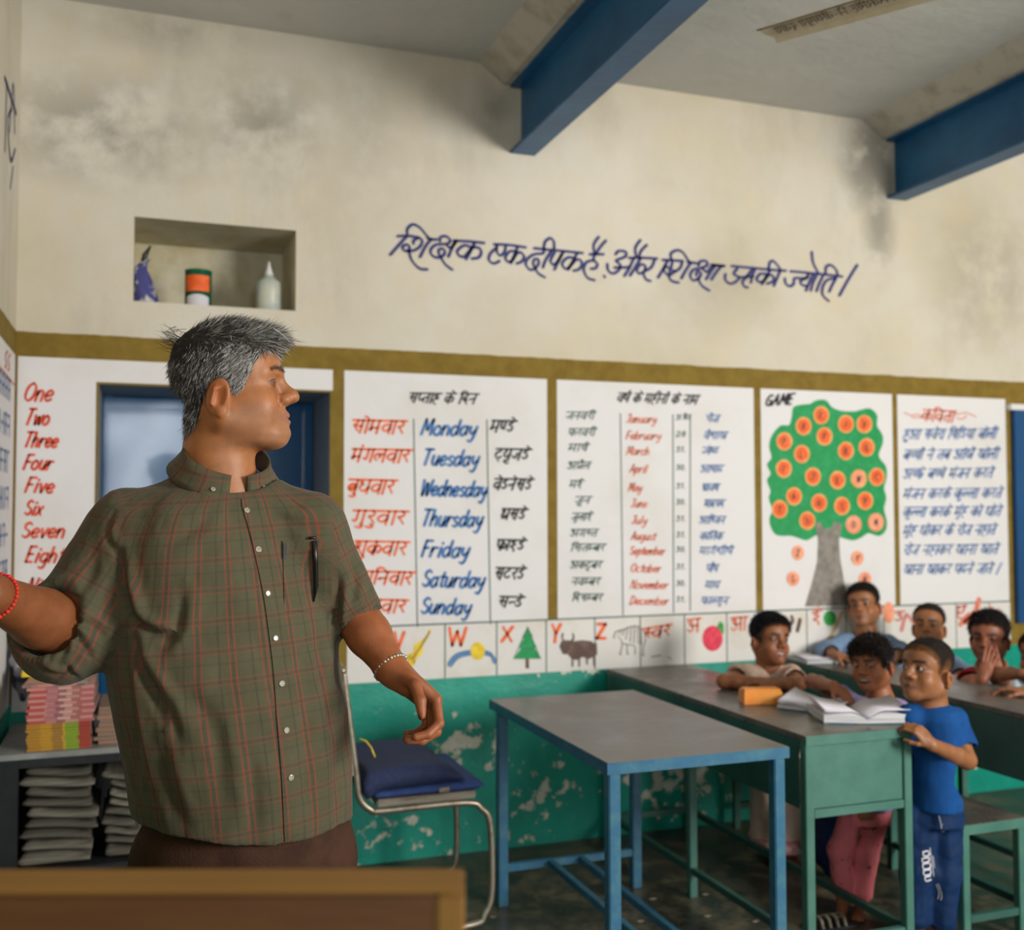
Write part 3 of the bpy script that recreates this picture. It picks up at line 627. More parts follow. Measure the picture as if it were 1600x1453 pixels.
dl = [(372, 250, 'K'), (272, 312, 'X'), (512, 300, 'I'), (617, 300, 'V'), (390, 370, 'F'), (163, 398, 'P'), (630, 432, 'Q'), (512, 452, 'B'), (262, 470, 'L'), (160, 553, 'I'), (325, 598, 'J'), (465, 618, 'E'), (585, 610, 'W'), (687, 600, 'C'),
      (218, 710, 'A'), (360, 747, 'H'), (622, 735, 'R'), (137, 783, 'T'), (490, 765, 'S'), (293, 848, 'G'), (556, 870, 'O'), (683, 857, 'M'), (240, 1030, 'Z'), (577, 1060, 'Y'), (212, 1177, 'S'), (620, 1180, 'N')]
for k, (a, b, ch) in enumerate(dl):
    ax, ay = 1180 + a / 3.633, 580 + b / 3.633
    small = k >= 22
    if not small: patch('orange_disc', disc(ax, ay, 12.4, 14.2), 'light' if k not in (20, 21) else 'peach', c4, 0.0040)
    patch('orange_disc', disc(ax, ay, 9.6, 11.6), 'orange' if k not in (12, 20, 21) and not small else 'peach', c4, 0.0049)
    st = letter(ch, ax - 3.4, ay + 5, ax + 2.4, ay + 5, 9.5, 'brown', c4, wd=1.8, slant=0.1)
    for v in st.data.vertices: v.co.y -= 0.0015
# 5 poem
c5 = chart('white painted chart with a Hindi poem in blue under a red title', wx(1404), wx(1573.5))
letter('कविता', 1438, 657, 1488, 660, 17, 'palered', c5, wd=3.0, slant=0.3)
strokes('flourish', ["845,235 880,250 920,245 945,262 885,262", "1135,245 1165,240 1200,238 1250,258", "1140,265 1170,272 1195,255"], 1.8, 'palered', c5, origin=(1180, 580), sc=3.633)
poem = ['हुआ सवेरा चिडिया बोली', 'बच्चों ने तब आँखें खोली', 'अच्छे बच्चे मंजन करते', 'मंजन करके कुल्ला करते', 'कुल्ला करके मुँह को धोते', 'मुँह धोकर के रोज नहाते', 'रोज नहाकर खाना खाते', 'खाना खाकर पढने जाते ।']
for k, (yy, xe) in enumerate(((385, 1360), (500, 1370), (608, 1340), (722, 1390), (825, 1385), (930, 1355), (1040, 1370), (1150, 1385))):
    letter(poem[k], 1180 + 832 / 3.633, 580 + (yy + 2) / 3.633, 1180 + xe / 3.633, 580 + (yy - 4) / 3.633, 14.5, 'softblue', c5, wd=2.4, slant=0.35)

# picture alphabet strip: one card per letter
zs0, zs1 = 0.722, 0.942
edges = [wx(541, 1000), 0.968, 1.198, 1.424, 1.648, 1.876, 2.096, 2.317, 2.5355, 2.752, 2.968, 3.19, 3.41, 3.63, 3.85, 4.06, 4.20]
cards = []
for k in range(len(edges) - 1):
    bm = bmesh.new(); add_box(bm, (edges[k] + .003, WY - .0022, zs0), (edges[k + 1] - .003, WY + .001, zs1), 0)
    cards.append(bm_obj('alphabet_card', bm, M_card, wall_back))
for k, lab in {1: 'V and a yellow violin', 2: 'W and a blue strapped watch', 3: 'X and a green fir tree', 4: 'Y and a brown yak', 5: 'Z and a striped zebra', 7: 'a red Hindi letter and a pomegranate'}.items():
    tag(cards[k], 'painted alphabet card with ' + lab)
bm = bmesh.new()
for k in range(1, len(edges) - 1): add_box(bm, (edges[k] - .0032, WY - .0018, zs0), (edges[k] + .0032, WY, zs1 + .004), 0)
add_box(bm, (edges[0], WY - .0018, zs1 - .001), (edges[-1], WY, zs1 + .0068), 0)
bm_obj('ruled_line', bm, PT['teal'], wall_back)
OC = (520, 920); SCC = 2.353
def big(ch, k, x0, x1, y0, h, m='orange'): letter(ch, x0, y0, x1, y0, h, m, cards[k], wd=5.0, slant=0.05)
big('V', 1, 614, 634, 1014, 27); big('W', 2, 699, 731, 1008, 28); big('X', 3, 782, 804, 1002, 23); big('Y', 4, 860, 877, 1003, 28); big('Z', 5, 931, 949, 997, 22)
patch('painted_violin', "360,148 352,150 345,170 322,192 298,205 296,232 272,242 260,268 280,285 300,282 306,258 330,238 332,205 348,182 360,160", 'yellow', cards[1], 0.0032, OC, SCC)
strokes('painted_outline', ["356,155 330,200 290,260", "284,246 280,256", "300,262 297,272"], 1.6, 'brown', cards[1], 0.0042, OC, SCC)
strokes('painted_strap', ["430,278 455,248 500,235 520,238", "545,232 580,242 596,270"], 8.5, 'teal', cards[2], 0.0030, OC, SCC)
strokes('painted_strap', ["430,278 455,248 500,235 520,238", "545,232 580,242 596,270"], 6.8, 'skyblue', cards[2], 0.0036, OC, SCC)
patch('painted_watch_face', disc(520 + 532 / SCC, 920 + 228 / SCC, 11.2, 14), 'yellow', cards[2], 0.0046)
patch('painted_tree', "716,140 735,175 728,178 748,212 740,215 766,256 662,258 690,220 683,216 702,182 695,178", 'green', cards[3], 0.0032, OC, SCC)
strokes('painted_outline', ["716,140 762,256 664,256 716,140", "690,222 745,216"], 1.4, 'teal', cards[3], 0.0042, OC, SCC, False)
patch('painted_trunk', "707,257 720,257 721,292 708,292", 'brown', cards[3], 0.0034, OC, SCC)
strokes('painted_yak', ["845,165 842,180 852,192", "882,165 884,182 875,192", "880,255 880,284", "905,258 905,284", "932,250 934,276", "958,240 960,282", "966,200 968,240"], 3.2, 'brown', cards[4], 0.0032, OC, SCC)
patch('painted_yak', "832,212 840,190 862,188 885,192 915,188 950,192 966,206 966,245 940,258 918,250 895,262 878,258 862,240 845,240", 'brown', cards[4], 0.0036, OC, SCC)
strokes('painted_zebra', ["1032,175 1038,160 1052,152 1066,150 1090,140 1120,138 1142,155 1148,190 1140,215 1140,245", "1055,240 1062,210 1060,190 1046,172", "1082,238 1080,205", "1110,240 1108,210 1085,205 1062,200", "1060,150 1052,165", "1072,148 1064,170", "1084,143 1076,185", "1096,140 1092,195", "1108,138 1106,198", "1120,140 1122,200", "1132,148 1134,205", "1030,178 1036,182", "1052,238 1060,242", "1080,238 1086,240", "1136,244 1142,244", "1170,250 1205,244", "1230,250 1245,258"], 1.7, 'grey', cards[5], 0.0034, OC, SCC, True)
letter('स्वर', 1003, 1000, 1046, 993, 17, 'palered', cards[6], wd=4)
letter('अ', 1073, 988, 1093, 986, 20, 'palered', cards[7], wd=3.6, slant=.05)
patch('painted_fruit', disc(520 + 1395 / SCC, 920 + 182 / SCC, 16, 20), 'pink', cards[7], 0.0032)
patch('painted_leaf', "1410,140 1422,118 1435,128 1436,160 1430,172 1424,150", 'leaf', cards[7], 0.0036, OC, SCC)
letter('आ', 1141, 986, 1166, 984, 20, 'palered', cards[8], wd=3.6, slant=.05)
strokes('painted_tamarind', ["340,500 350,540 330,580", "420,530 410,580 395,640"], 6.0, 'brown', cards[9], 0.0034, (1180, 880), 6.055)
letter('ई', 1268, 975, 1282, 973, 19, 'palered', cards[10], wd=3.4, slant=.05)
patch('painted_picture', disc(1296, 966, 10, 12), 'leaf', cards[10], 0.0030)
strokes('painted_sugarcane', ["1316,955 1302,985 1290,1008"], 5.0, 'ochre', cards[10], 0.0034)
patch('painted_picture', disc(1388, 957, 9, 17), 'peach', cards[12], 0.0030); letter('उ', 1396, 972, 1410, 971, 16, 'rose', cards[12], wd=3.2)
strokes('painted_picture', ["1408,985 1416,960 1428,975 1440,965"], 6, 'rose', cards[13], 0.0032)
letter('ए', 1492, 968, 1506, 966, 19, 'rose', cards[14], wd=3.8)
strokes('painted_boot', ["1529,936 1522,958 1508,972", "1522,958 1512,962 1500,976"], 7.5, 'palered', cards[15], 0.0032)
strokes('painted_picture', ["1545,945 1552,955 1548,965", "1560,950 1564,962"], 3.5, 'rose', cards[15], 0.0032)

# left wall: olive edge, chart with grey-blue letters, part of a blue sentence
def side_chart():
    x = WX + .002
    V = [(x, 2.2, 0.72), (x, WY - .035, 0.72), (x, WY - .035, 1.982), (x, 2.2, 1.982)]
    V += [(WX - .001, b, c) for a, b, c in V]
    o = mesh_obj('painted_chart', V, [(0, 1, 2, 3), (0, 4, 5, 1), (1, 5, 6, 2), (2, 6, 7, 3), (3, 7, 4, 0)], M_chart, wall_left)
    tag(o, 'white chart on the left wall with grey blue letters'); return o
cs = side_chart()
for k, yy in enumerate((620, 660, 710, 762, 806, 846, 886)):
    V = []; F = []
    rr = random.Random(k)
    for j in range(9):
        y0 = 3.95 - j * 0.085; z0 = 1.80 - k * 0.125
        for s_ in ([(0, 0), (0, .07)], [(0, .07), (.04, .07)], [(0, .035), (.035, .035)], [(.04, 0), (.04, .07)]):
            if rr.random() < .25: continue
            ribbon(V, F, [(y0 + a, z0 + b) for a, b in s_], 0.012)
    mesh_obj('lettering', [(WX + .0042, a, b) for a, b in V], F, PT['softblue'], cs)
V = []; F = []; ribbon(V, F, [(3.1, 1.90), (3.5, 1.888), (4.12, 1.87)], 0.006)
for a in (3.98, 3.9): ribbon(V, F, catmull([(a, 1.96), (a - .05, 1.94), (a - .02, 1.91), (a - .06, 1.9)], 5), 0.012)
mesh_obj('lettering', [(WX + .0042, a, b) for a, b in V], F, PT['palered'], cs)
V = []; F = []
for q in ([(4.0, 2.75), (3.93, 2.9), (3.85, 2.7)], [(4.02, 2.70), (3.9, 2.62), (3.8, 2.72), (3.9, 2.8)], [(3.97, 2.62), (3.9, 2.52)], [(4.03, 2.83), (3.7, 2.83)], [(3.75, 2.83), (3.74, 2.6)]): ribbon(V, F, catmull(q, 5), 0.016)
mesh_obj('lettering', [(WX + .003, a, b) for a, b in V], F, PT['navy'], wall_left)
# ---------------------------------------------------------------- ceiling fan (only one lettered blade reaches into the picture)
M_blade = mat('cream_fan_enamel', (0.46, 0.40, 0.27), 0.45, col2=(0.36, 0.29, 0.17), nscale=9, thr=(0.4, 0.75))
M_goldedge = mat('brown_fan_edge', (0.16, 0.10, 0.03), 0.5)
def ceiling_fan():
    zf = 2.85
    a = on_z(1194, 55, zf); b = on_z(1392, -2, zf); d = (b - a); d[2] = 0; L_ = np.linalg.norm(d[:2]); d /= L_
    hub = a + d * 0.68
    t = thing('ceiling_fan', 'cream ceiling fan blade with brown lettering, hanging at the top of the picture', 'fan', (hub[0], hub[1], zf))
    n = np.array([-d[1], d[0], 0])
    for k in range(3):
        an = k * 2 * math.pi / 3
        c, s = math.cos(an), math.sin(an)
        def R2(v): return np.array([v[0] * c - v[1] * s, v[0] * s + v[1] * c, 0])
        e = R2(-d); m_ = R2(n)
        V = []; F = []
        N1 = 12
        for i in range(N1 + 1):
            r = 0.16 + 0.52 * i / N1
            wdt = 0.052 + 0.012 * (1 - i / N1)
            for j, (q, dz) in enumerate(((-1, -0.004), (-0.8, 0.0), (0, .003), (0.72, 0.0), (1, -0.010))):
                rr = r + (0.02 if i == N1 and q == -1 else 0) - (0.018 if i == N1 and q > .5 else 0)
                V.append(hub + e * rr + m_ * (wdt * q) + np.array([0, 0, dz]))
        for i in range(N1):
            for j in range(4):
                a0 = i * 5 + j; F.append((a0, a0 + 1, a0 + 6, a0 + 5))
        n0 = len(V); V += [v + np.array([0, 0, 0.0016]) for v in V[:n0]]
        F += [tuple(reversed([q + n0 for q in f])) for f in F]
        bl = mesh_obj('blade', V, F, M_blade, t, smooth=False)
        ed = []
        for i in range(0, N1 + 1): ed.append(hub + e * (0.16 + 0.52 * i / N1) - m_ * (0.052 + 0.012 * (1 - i / N1)) + np.array([0, 0, -.005]))
        tube('blade_edge', [tuple(q) for q in ed], 0.0022, M_goldedge, bl, 6)
        arm = [hub + e * 0.05 + np.array([0, 0, .01]), hub + e * .12 + np.array([0, 0, .004]), hub + e * 0.2 + np.array([0, 0, .004])]
        tube('blade_arm', [tuple(q) for q in arm], 0.012, M_blade, t, 6)
        if k == 0:
            st, W = shape_line('रामेश्वरसिंह नि-वीरमपुरा द्वारा')
            V = []; F = []
            sc = 0.36 / W
            for ln, pts in st:
                q = pts if ln else catmull(pts, 4)
                ribbon(V, F, [(x * sc, y * sc * 1.6) for x, y in q], 0.0042)
            # reads from the tip outwards when turned upside down
            V = [hub + e * (0.28 + x) + m_ * (0.012 - y) + np.array([0, 0, -.0022]) for x, y in V]
            mesh_obj('lettering', V, F, PT['brown'], bl)
    bm = bmesh.new()
    r = bmesh.ops.create_cone(bm, segments=24, radius1=0.10, radius2=0.07, depth=0.10, cap_ends=True)
    for v in bm.verts: v.co += Vector((hub[0], hub[1], zf + .04))
    bm_obj('motor', bm, M_blade, t)
    tube('rod', [(hub[0], hub[1], zf + .08), (hub[0], hub[1], CZ - .001)], 0.012, M_blade, t)
ceiling_fan()

# ---------------------------------------------------------------- tables and desks
def frame_box(name, a, b, m, parent, bev=0.002): return box(name, [min(a[i], b[i]) for i in range(3)], [max(a[i], b[i]) for i in range(3)], m, parent, bev)
# blue steel table in the middle
X0, X1, Y0, Y1, ZT = 1.218, 1.806, 2.630, 3.655, 0.722
tb = thing('classroom_table', 'blue painted steel table with a worn grey top, standing alone in the middle', 'table', ((X0 + X1) / 2, (Y0 + Y1) / 2, 0))
box('tabletop', (X0 + .002, Y0 + .002, ZT - .004), (X1 - .002, Y1 - .002, ZT), M_tabletop2, tb, 0.001)
for nm, a, b in (('apron', (X0, Y0, ZT - .033), (X1, Y0 + .004, ZT - .001)), ('apron', (X0, Y1 - .004, ZT - .033), (X1, Y1, ZT - .001)), ('apron', (X0, Y0 + .004, ZT - .033), (X0 + .004, Y1 - .004, ZT - .001)), ('apron', (X1 - .004, Y0 + .004, ZT - .033), (X1, Y1 - .004, ZT - .001))):
    box(nm, a, b, M_tblue, tb, 0.0008)
box('under_sheet', (X0 + .004, Y0 + .004, ZT - .012), (X1 - .004, Y1 - .004, ZT - .0045), M_darkgreen, tb, 0)
lw = 0.036
for (x, y) in ((X0 + .008, Y0 + .006), (X1 - lw - .012, Y0 + .006), (X0 + .008, Y1 - lw - .05), (X1 - lw - .012, Y1 - lw - .05)):
    box('leg', (x, y, 0), (x + lw, y + lw, ZT - .0125), M_tblue, tb, 0.003)
zr = 0.118
ya = Y1 - lw - .05 + .006; yb = Y0 + .012
box('cross_rail', (X0 + .008 + lw, ya, zr), (X1 - lw - .012, ya + .024, zr + .026), M_tblue, tb, 0.002)
box('cross_rail', (X0 + .008 + lw, yb, zr), (X1 - lw - .012, yb + .024, zr + .026), M_tblue, tb, 0.002)
for x in (X0 + .20, X0 + .32): box('foot_rail', (x, yb + .024, zr + .001), (x + .024, ya, zr + .025), M_tblue, tb, 0.002)

def long_desk(label, X0, X1, Y0, Y1, ZT, bench=None, group=None):
    t = thing('school_desk', label, 'desk', ((X0 + X1) / 2, (Y0 + Y1) / 2, 0), group)
    box('desktop', (X0, Y0, ZT - .018), (X1, Y1, ZT), M_tabletop, t, 0.002)
    box('edge_strip', (X0 + .002, Y0 - .004, ZT - .030), (X1 - .002, Y0 - .0005, ZT - .001), M_tablegreen, t, 0.001)
    lw = 0.030; zb = ZT - .225
    legs = [(X0 + .004, Y0 + .002), (X1 - lw - .004, Y0 + .002), (X0 + .004, Y1 - lw - .002), (X1 - lw - .004, Y1 - lw - .002)]
    ym = (Y0 + Y1) / 2
    legs += [(X0 + .004, ym), (X1 - lw - .004, ym)]
    for x, y in legs: box('leg', (x, y, 0), (x + lw, y + lw, ZT - .0185), M_tablegreen, t, 0.002)
    box('end_panel', (X0 + .004 + lw, Y0 + .010, zb + .002), (X1 - lw - .004, Y0 + .016, ZT - .0185), M_tablegreen, t, 0.001)
    box('end_rail', (X0 + .004 + lw, Y0 + .004, zb - .026), (X1 - lw - .004, Y0 + .028, zb), M_tablegreen, t, 0.002)
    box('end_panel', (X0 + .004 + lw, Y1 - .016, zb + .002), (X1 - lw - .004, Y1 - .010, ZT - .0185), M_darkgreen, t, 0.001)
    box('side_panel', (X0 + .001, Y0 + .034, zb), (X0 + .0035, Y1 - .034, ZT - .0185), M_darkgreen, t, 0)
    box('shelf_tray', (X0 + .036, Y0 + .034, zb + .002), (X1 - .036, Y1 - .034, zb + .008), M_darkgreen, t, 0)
    z = 0.085
    for x in (X0 + .006, X1 - .030): box('foot_rail', (x, Y0 + .033, z), (x + .024, Y1 - .033, z + .024), M_darkgreen, t, 0.002)
    for y in (Y0 + .006, Y1 - .028): box('cross_rail', (X0 + .035, y, z), (X1 - lw - .005, y + .024, z + .024), M_tablegreen, t, 0.002)
    return t
long_desk('long green school desk behind the blue table, with the orange box on its dark top', 1.908, 2.312, 2.700, 4.125, 0.730, group='long school desks')
def bench(label, X0, X1, Y0, Y1, Z):
    t = thing('school_bench', label, 'bench', ((X0 + X1) / 2, (Y0 + Y1) / 2, 0), 'school benches')
    box('seat', (X0, Y0, Z - .014), (X1, Y1, Z), M_tabletop, t, 0.002)
    box('edge_strip', (X0 + .001, Y0 - .003, Z - .032), (X1 - .001, Y0 - .0005, Z - .001), M_tablegreen, t, 0.001)
    lw = .028
    for x in (X0 + .003, X1 - lw - .003):
        for y in (Y0 + .002, Y1 - lw - .002): box('leg', (x, y, 0), (x + lw, y + lw, Z - .0145), M_tablegreen, t, 0.002)
    for y in (Y0 + .004, Y1 - .028): box('cross_rail', (X0 + .032, y, .085), (X1 - .032, y + .024, .109), M_darkgreen, t, 0.002)
bench('green bench between the two long desks, right of the boy in blue', 2.505, 2.770, 2.705, 4.10, 0.400)
long_desk('long green school desk at the right edge, children seated behind it', 2.800, 3.195, 2.700, 4.110, 0.730, group='long school desks')
bench('green bench against the right hand children, mostly hidden behind the far desk', 3.30, 3.56, 2.75, 4.08, 0.400)

# ---------------------------------------------------------------- chair with cushion
YA, YB = 3.42, 3.84
def cx(px, z): 
    d = ray(px, 1200); return (d * (YA / d[1]))[0]
ch = thing('tubular_chair', 'old steel tube chair with a worn board seat behind the man', 'chair', (0.95, 3.63, 0))
xs = {p: cx(p, 0) for p in (536, 541, 556, 562, 580, 725, 752, 766, 768, 757, 735, 600)}
prof = [(xs[536], .885), (xs[541], .80), (xs[556], .56), (xs[562], .475), (xs[580], .432), (xs[600], .425), (xs[725], .425), (xs[752], .40), (xs[766], .34), (xs[768], .12), (xs[757], .045), (xs[735], .014), (xs[600], .012)]
for yy in (YA, YB):
    p3 = catmull([(a, yy, b) for a, b in prof], 6)
    tube('side_tube', [tuple(q) for q in p3], 0.0115, M_chrome, ch, 10)
tube('floor_tube', [(xs[600], YA, .012), (xs[600] - .03, YA + .03, .012), (xs[600] - .03, YB - .03, .012), (xs[600], YB, .012)], 0.0115, M_chrome, ch)
tube('back_tube', [(xs[536], YA, .885), (xs[536] - .005, YA + .02, .90), (xs[536] - .005, YB - .02, .90), (xs[536], YB, .885)], 0.0115, M_chrome, ch)
box('seat', (xs[580] + .02, YA - .004, .438), (xs[752] - .02, YB + .004, .462), M_ply, ch, 0.004)
Mx = Matrix.Translation((xs[541] + .022, 0, .55)) @ Matrix.Rotation(-0.12, 4, 'Y')
box('backrest', (-.012, YA - .012, .0), (.006, YB + .012, .31), M_ply, ch, 0.004, Mx)
def soft_slab(name, x0, x1, y0, y1, zf0, zf1, m, parent=None, n=26, loc=(0, 0, 0), rim=0.02):
    """a cushion or paper pile: top and bottom follow given height functions, rounded at the rim"""
    V = []; F = []
    for s in (0, 1):
        for i in range(n + 1):
            for j in range(n + 1):
                u, v = i / n, j / n
                e = min(u * (x1 - x0), (1 - u) * (x1 - x0), v * (y1 - y0), (1 - v) * (y1 - y0))
                k = math.sqrt(max(0, 1 - max(0, 1 - e / rim) ** 2))
                zb, zt = zf0(u, v), zf1(u, v); mid = (zb + zt) / 2
                V.append((x0 + (x1 - x0) * u, y0 + (y1 - y0) * v, mid + ((zt if s else zb) - mid) * (0.25 + 0.75 * k)))
    N_ = (n + 1) ** 2
    for i in range(n):
        for j in range(n):
            a = i * (n + 1) + j; F.append((a, a + 1, a + n + 2, a + n + 1)); F.append((N_ + a, N_ + a + n + 1, N_ + a + n + 2, N_ + a + 1))
    rimv = [i * (n + 1) for i in range(n + 1)] + [n * (n + 1) + j for j in range(1, n + 1)] + [i * (n + 1) + n for i in range(n - 1, -1, -1)] + [j for j in range(n - 1, 0, -1)]
    for k in range(len(rimv)):
        a, b = rimv[k], rimv[(k + 1) % len(rimv)]; F.append((a, b, N_ + b, N_ + a))
    return mesh_obj(name, V, F, m, parent, smooth=True, loc=loc)
cu = thing('seat_cushion', 'navy blue cloth cushion lying on the tube chair', 'cushion', (0.95, 3.63, .462))
M_navy2 = mat('blue_cushion_cloth', (0.025, 0.055, 0.20), 0.8, col2=(0.04, 0.08, 0.26), nscale=40, bump=0.4, bscale=200)
soft_slab('under_layer', xs[562] + .05, xs[752] + .005, YA - .01, YB + .01, lambda u, v: .464, lambda u, v: .488 + .012 * u, M_navy2, cu)
soft_slab('top_layer', xs[562] + .012, xs[725] + .0, YA - .018, YB + .015, lambda u, v: .490 + .012 * u - .035 * max(0, 1 - u * 6), lambda u, v: .552 + .01 * math.sin(u * 3) - .045 * max(0, (u - .72) / .28) ** 2 + .004 * math.sin(9 * v), M_navy, cu)
box('tape_patch', (xs[725] - .09, YA - .0135, .470), (xs[725] - .055, YA - .0105, .486), M_ply, cu, 0)
tube('plastic_strip', [tuple(P(562, 1154, 3.42)), tuple(P(572, 1158, 3.42)), tuple(P(580, 1168, 3.4)), tuple(P(586, 1183, 3.4))], 0.0025, PT['yellow'], ch)

# ---------------------------------------------------------------- dark rack with books and paper bundles at the left
rk = thing('book_rack', 'low black rack at the left wall holding textbooks and paper bundles', 'rack', (0.1, 3.9, 0))
RX0, RX1, RY0, RY1 = WX + .015, 0.62, 3.62, 4.16
RZ = on_y(110, 1173, RY0)[2]
box('rack_top', (RX0, RY0, RZ - .018), (RX1, RY1, RZ), mat('grey_rack_top', (0.30, 0.30, 0.29), 0.5, col2=(0.2, 0.2, 0.19), nscale=9), rk, 0.002)
rb = on_y(110, 1352, RY0)[2]
box('rack_shelf', (RX0 + .04, RY0 + .01, rb - .03), (RX1 - .04, RY1 - .01, rb - .01), M_black, rk, 0.002)
box('rack_back', (RX0 + .04, RY1 - .01, 0.02), (RX1 - .04, RY1, RZ - .02), M_black, rk, 0)
xa = on_y(27, 1260, RY0)[0]
for x0, x1 in ((RX0, xa), (RX1 - .05, RX1)):
    for y in (RY0, RY1 - .04): box('post', (x0, y, 0), (x1, y + .04, RZ - .0185), M_black, rk, 0.002)
box('front_rail', (xa, RY0 + .002, RZ - .045), (RX1 - .05, RY0 + .02, RZ - .0185), M_black, rk, 0.001)
box('side_panel', (RX0 + .002, RY0 + .04, .02), (RX0 + .01, RY1 - .04, RZ - .0185), M_black, rk, 0)
rnd = random.Random(5)
ORD = ['', 'second', 'third', 'fourth', 'fifth', 'sixth', 'seventh', 'eighth', 'ninth', 'tenth', 'eleventh', 'twelfth']
def nth(k, n): return 'lowest' if k == 0 else 'topmost' if k == n - 1 else ORD[k] + ' from the bottom'
def banded(name, stops, rough=0.5):
    m = bpy.data.materials.new(name); m.use_nodes = True; N = m.node_tree.nodes; L = m.node_tree.links; b = N['Principled BSDF']; b.inputs['Roughness'].default_value = rough
    tc = N.new('ShaderNodeTexCoord'); s = N.new('ShaderNodeSeparateXYZ'); L.new(tc.outputs['Generated'], s.inputs[0])
    r = N.new('ShaderNodeValToRGB'); r.color_ramp.interpolation = 'CONSTANT'
    n = N.new('ShaderNodeTexNoise'); n.inputs['Scale'].default_value = 9.0; L.new(tc.outputs['Object'], n.inputs[0])
    a = N.new('ShaderNodeMath'); a.operation = 'MULTIPLY_ADD'; L.new(n.outputs[0], a.inputs[0]); a.inputs[1].default_value = 0.08; L.new(s.outputs[0], a.inputs[2])
    while len(r.color_ramp.elements) < len(stops): r.color_ramp.elements.new(0.5)
    for e, (p, c) in zip(r.color_ramp.elements, stops): e.position = p; e.color = (*c, 1)
    L.new(a.outputs[0], r.inputs[0]); L.new(r.outputs[0], b.inputs['Base Color']); return m
M_bk = [banded('yellow_textbook_spine', [(0, (.42, .20, .02)), (.25, (.50, .26, .02)), (.42, (.34, .17, .03)), (.60, (.55, .32, .03)), (.64, (.22, .32, .02)), (.85, (.36, .05, .03))]),
        banded('pink_textbook_spine', [(0, (.46, .07, .07)), (.3, (.50, .20, .18)), (.45, (.30, .10, .12)), (.6, (.55, .25, .22)), (.8, (.45, .12, .12))]),
        banded('pale_pink_textbook_spine', [(0, (.55, .24, .20)), (.3, (.42, .16, .18)), (.5, (.60, .36, .30)), (.7, (.35, .15, .12)), (.85, (.58, .26, .24))])]
M_pages = mat('book_pages', (0.42, 0.36, 0.28), 0.8, col2=(0.3, 0.25, 0.18), nscale=3, stretch=(1, 1, 60))
def book(loc, w, d, h, m, rz, label, group, mpage=None):
    t = thing('textbook', label, 'book', loc, group)
    t.rotation_euler = (0, 0, rz)
    def bx(name, lo, hi, mm):
        bm = bmesh.new(); add_box(bm, lo, hi, 0.0006)
        me = bpy.data.meshes.new(name); bm.to_mesh(me); bm.free(); me.materials.append(mm)
        o = bpy.data.objects.new(name, me); COL.objects.link(o); o.parent = t; return o
    bx('spine_cover', (-w / 2, -d / 2, 0), (w / 2, d / 2, h * .96), m)
    bx('page_block', (-w / 2 + .003, -d / 2 + .006, h * .12), (w / 2 + .001, d / 2 + .001, h * .84), mpage or M_pages)
    return t
xc = (on_y(-20, 1150, RY0)[0] + on_y(142, 1150, RY0)[0]) / 2
xc = max(xc, WX + .20); bw = 2 * (on_y(142, 1150, RY0)[0] - xc)
z = RZ + .0005
for k in range(10):
    h = 0.0083
    book((xc + rnd.uniform(-.004, .004), RY0 + .15 + rnd.uniform(-.004, .004), z), bw - .005 + rnd.uniform(-.004, .004), .25, h, M_bk[0], rnd.uniform(-.01, .01), 'yellow, green and red spined textbook, %s of the yellow ones' % nth(k, 10), 'yellow textbooks at the bottom of the pile'); z += h + .0003
for k in range(12):
    h = 0.0092
    book((xc + .005 + rnd.uniform(-.004, .004), RY0 + .15 + rnd.uniform(-.004, .003), z), bw + .005 + rnd.uniform(-.008, .008), .25, h, M_bk[1 + (k % 2)], rnd.uniform(-.02, .02), '%s textbook, %s of the pink and red pile' % (('red spined', 'pale pink spined')[k % 2], nth(k, 12)), 'pink textbooks on top of the yellow ones'); z += h + .0003
def cover_mat():
    m = mat('magazine_cover', (0.58, 0.26, 0.22), 0.35, col2=(0.16, 0.14, 0.13), nscale=16, thr=(0.46, 0.54)); return m
book((xc - .01, RY0 + .155, z), bw, .25, .007, cover_mat(), -.03, 'pink magazine with a dark picture, topmost of the book pile', None); z += .0075
t = book((xc - .02, RY0 + .30, z + .008), bw + .03, .16, .02, PT['yellow'], .02, 'yellow book lying across the back of the book pile', None)
t.location.z = z
z = RZ + .0005
x2a = on_y(146, 1150, RY0 + .05)[0]; x2b = on_y(196, 1150, RY0 + .05)[0]
for k in range(9):
    h = 0.013 + rnd.uniform(-.003, .003)
    book(((x2a + .01 + x2b + .06) / 2 + rnd.uniform(-.008, .008), RY0 + .19, z), x2b - x2a + .05, .26, h, mat('tan_book_cover', (0.30 + rnd.uniform(-.06, .06), 0.17, 0.12), 0.6), rnd.uniform(-.05, .05), 'worn tan textbook, %s of the small pile beside the man' % nth(k, 9), 'tan textbooks'); z += h + .0004
# grey plastic bag by the left wall
bm = bmesh.new(); bmesh.ops.create_icosphere(bm, subdivisions=4, radius=1)
bc = on_y(-4, 1030, 4.0)
for v in bm.verts:
    c = v.co; k = 1 + .16 * math.sin(7 * c.x + 3 * c.z) * math.cos(6 * c.y + 5 * c.z) + .08 * math.sin(15 * c.z + 9 * c.x)
    v.co = Vector((WX + .075 + c.x * .06 * k, 4.06 + c.y * .08 * k, z - .02 + .17 + c.z * .16 * k))
tag(bm_obj('plastic_bag', bm, mat('grey_plastic', (0.35, 0.35, 0.38), 0.35, col2=(0.05, 0.06, 0.10), nscale=14, thr=(.48, .56)), None, True), 'grey crumpled plastic bag at the left edge behind the books', 'bag')
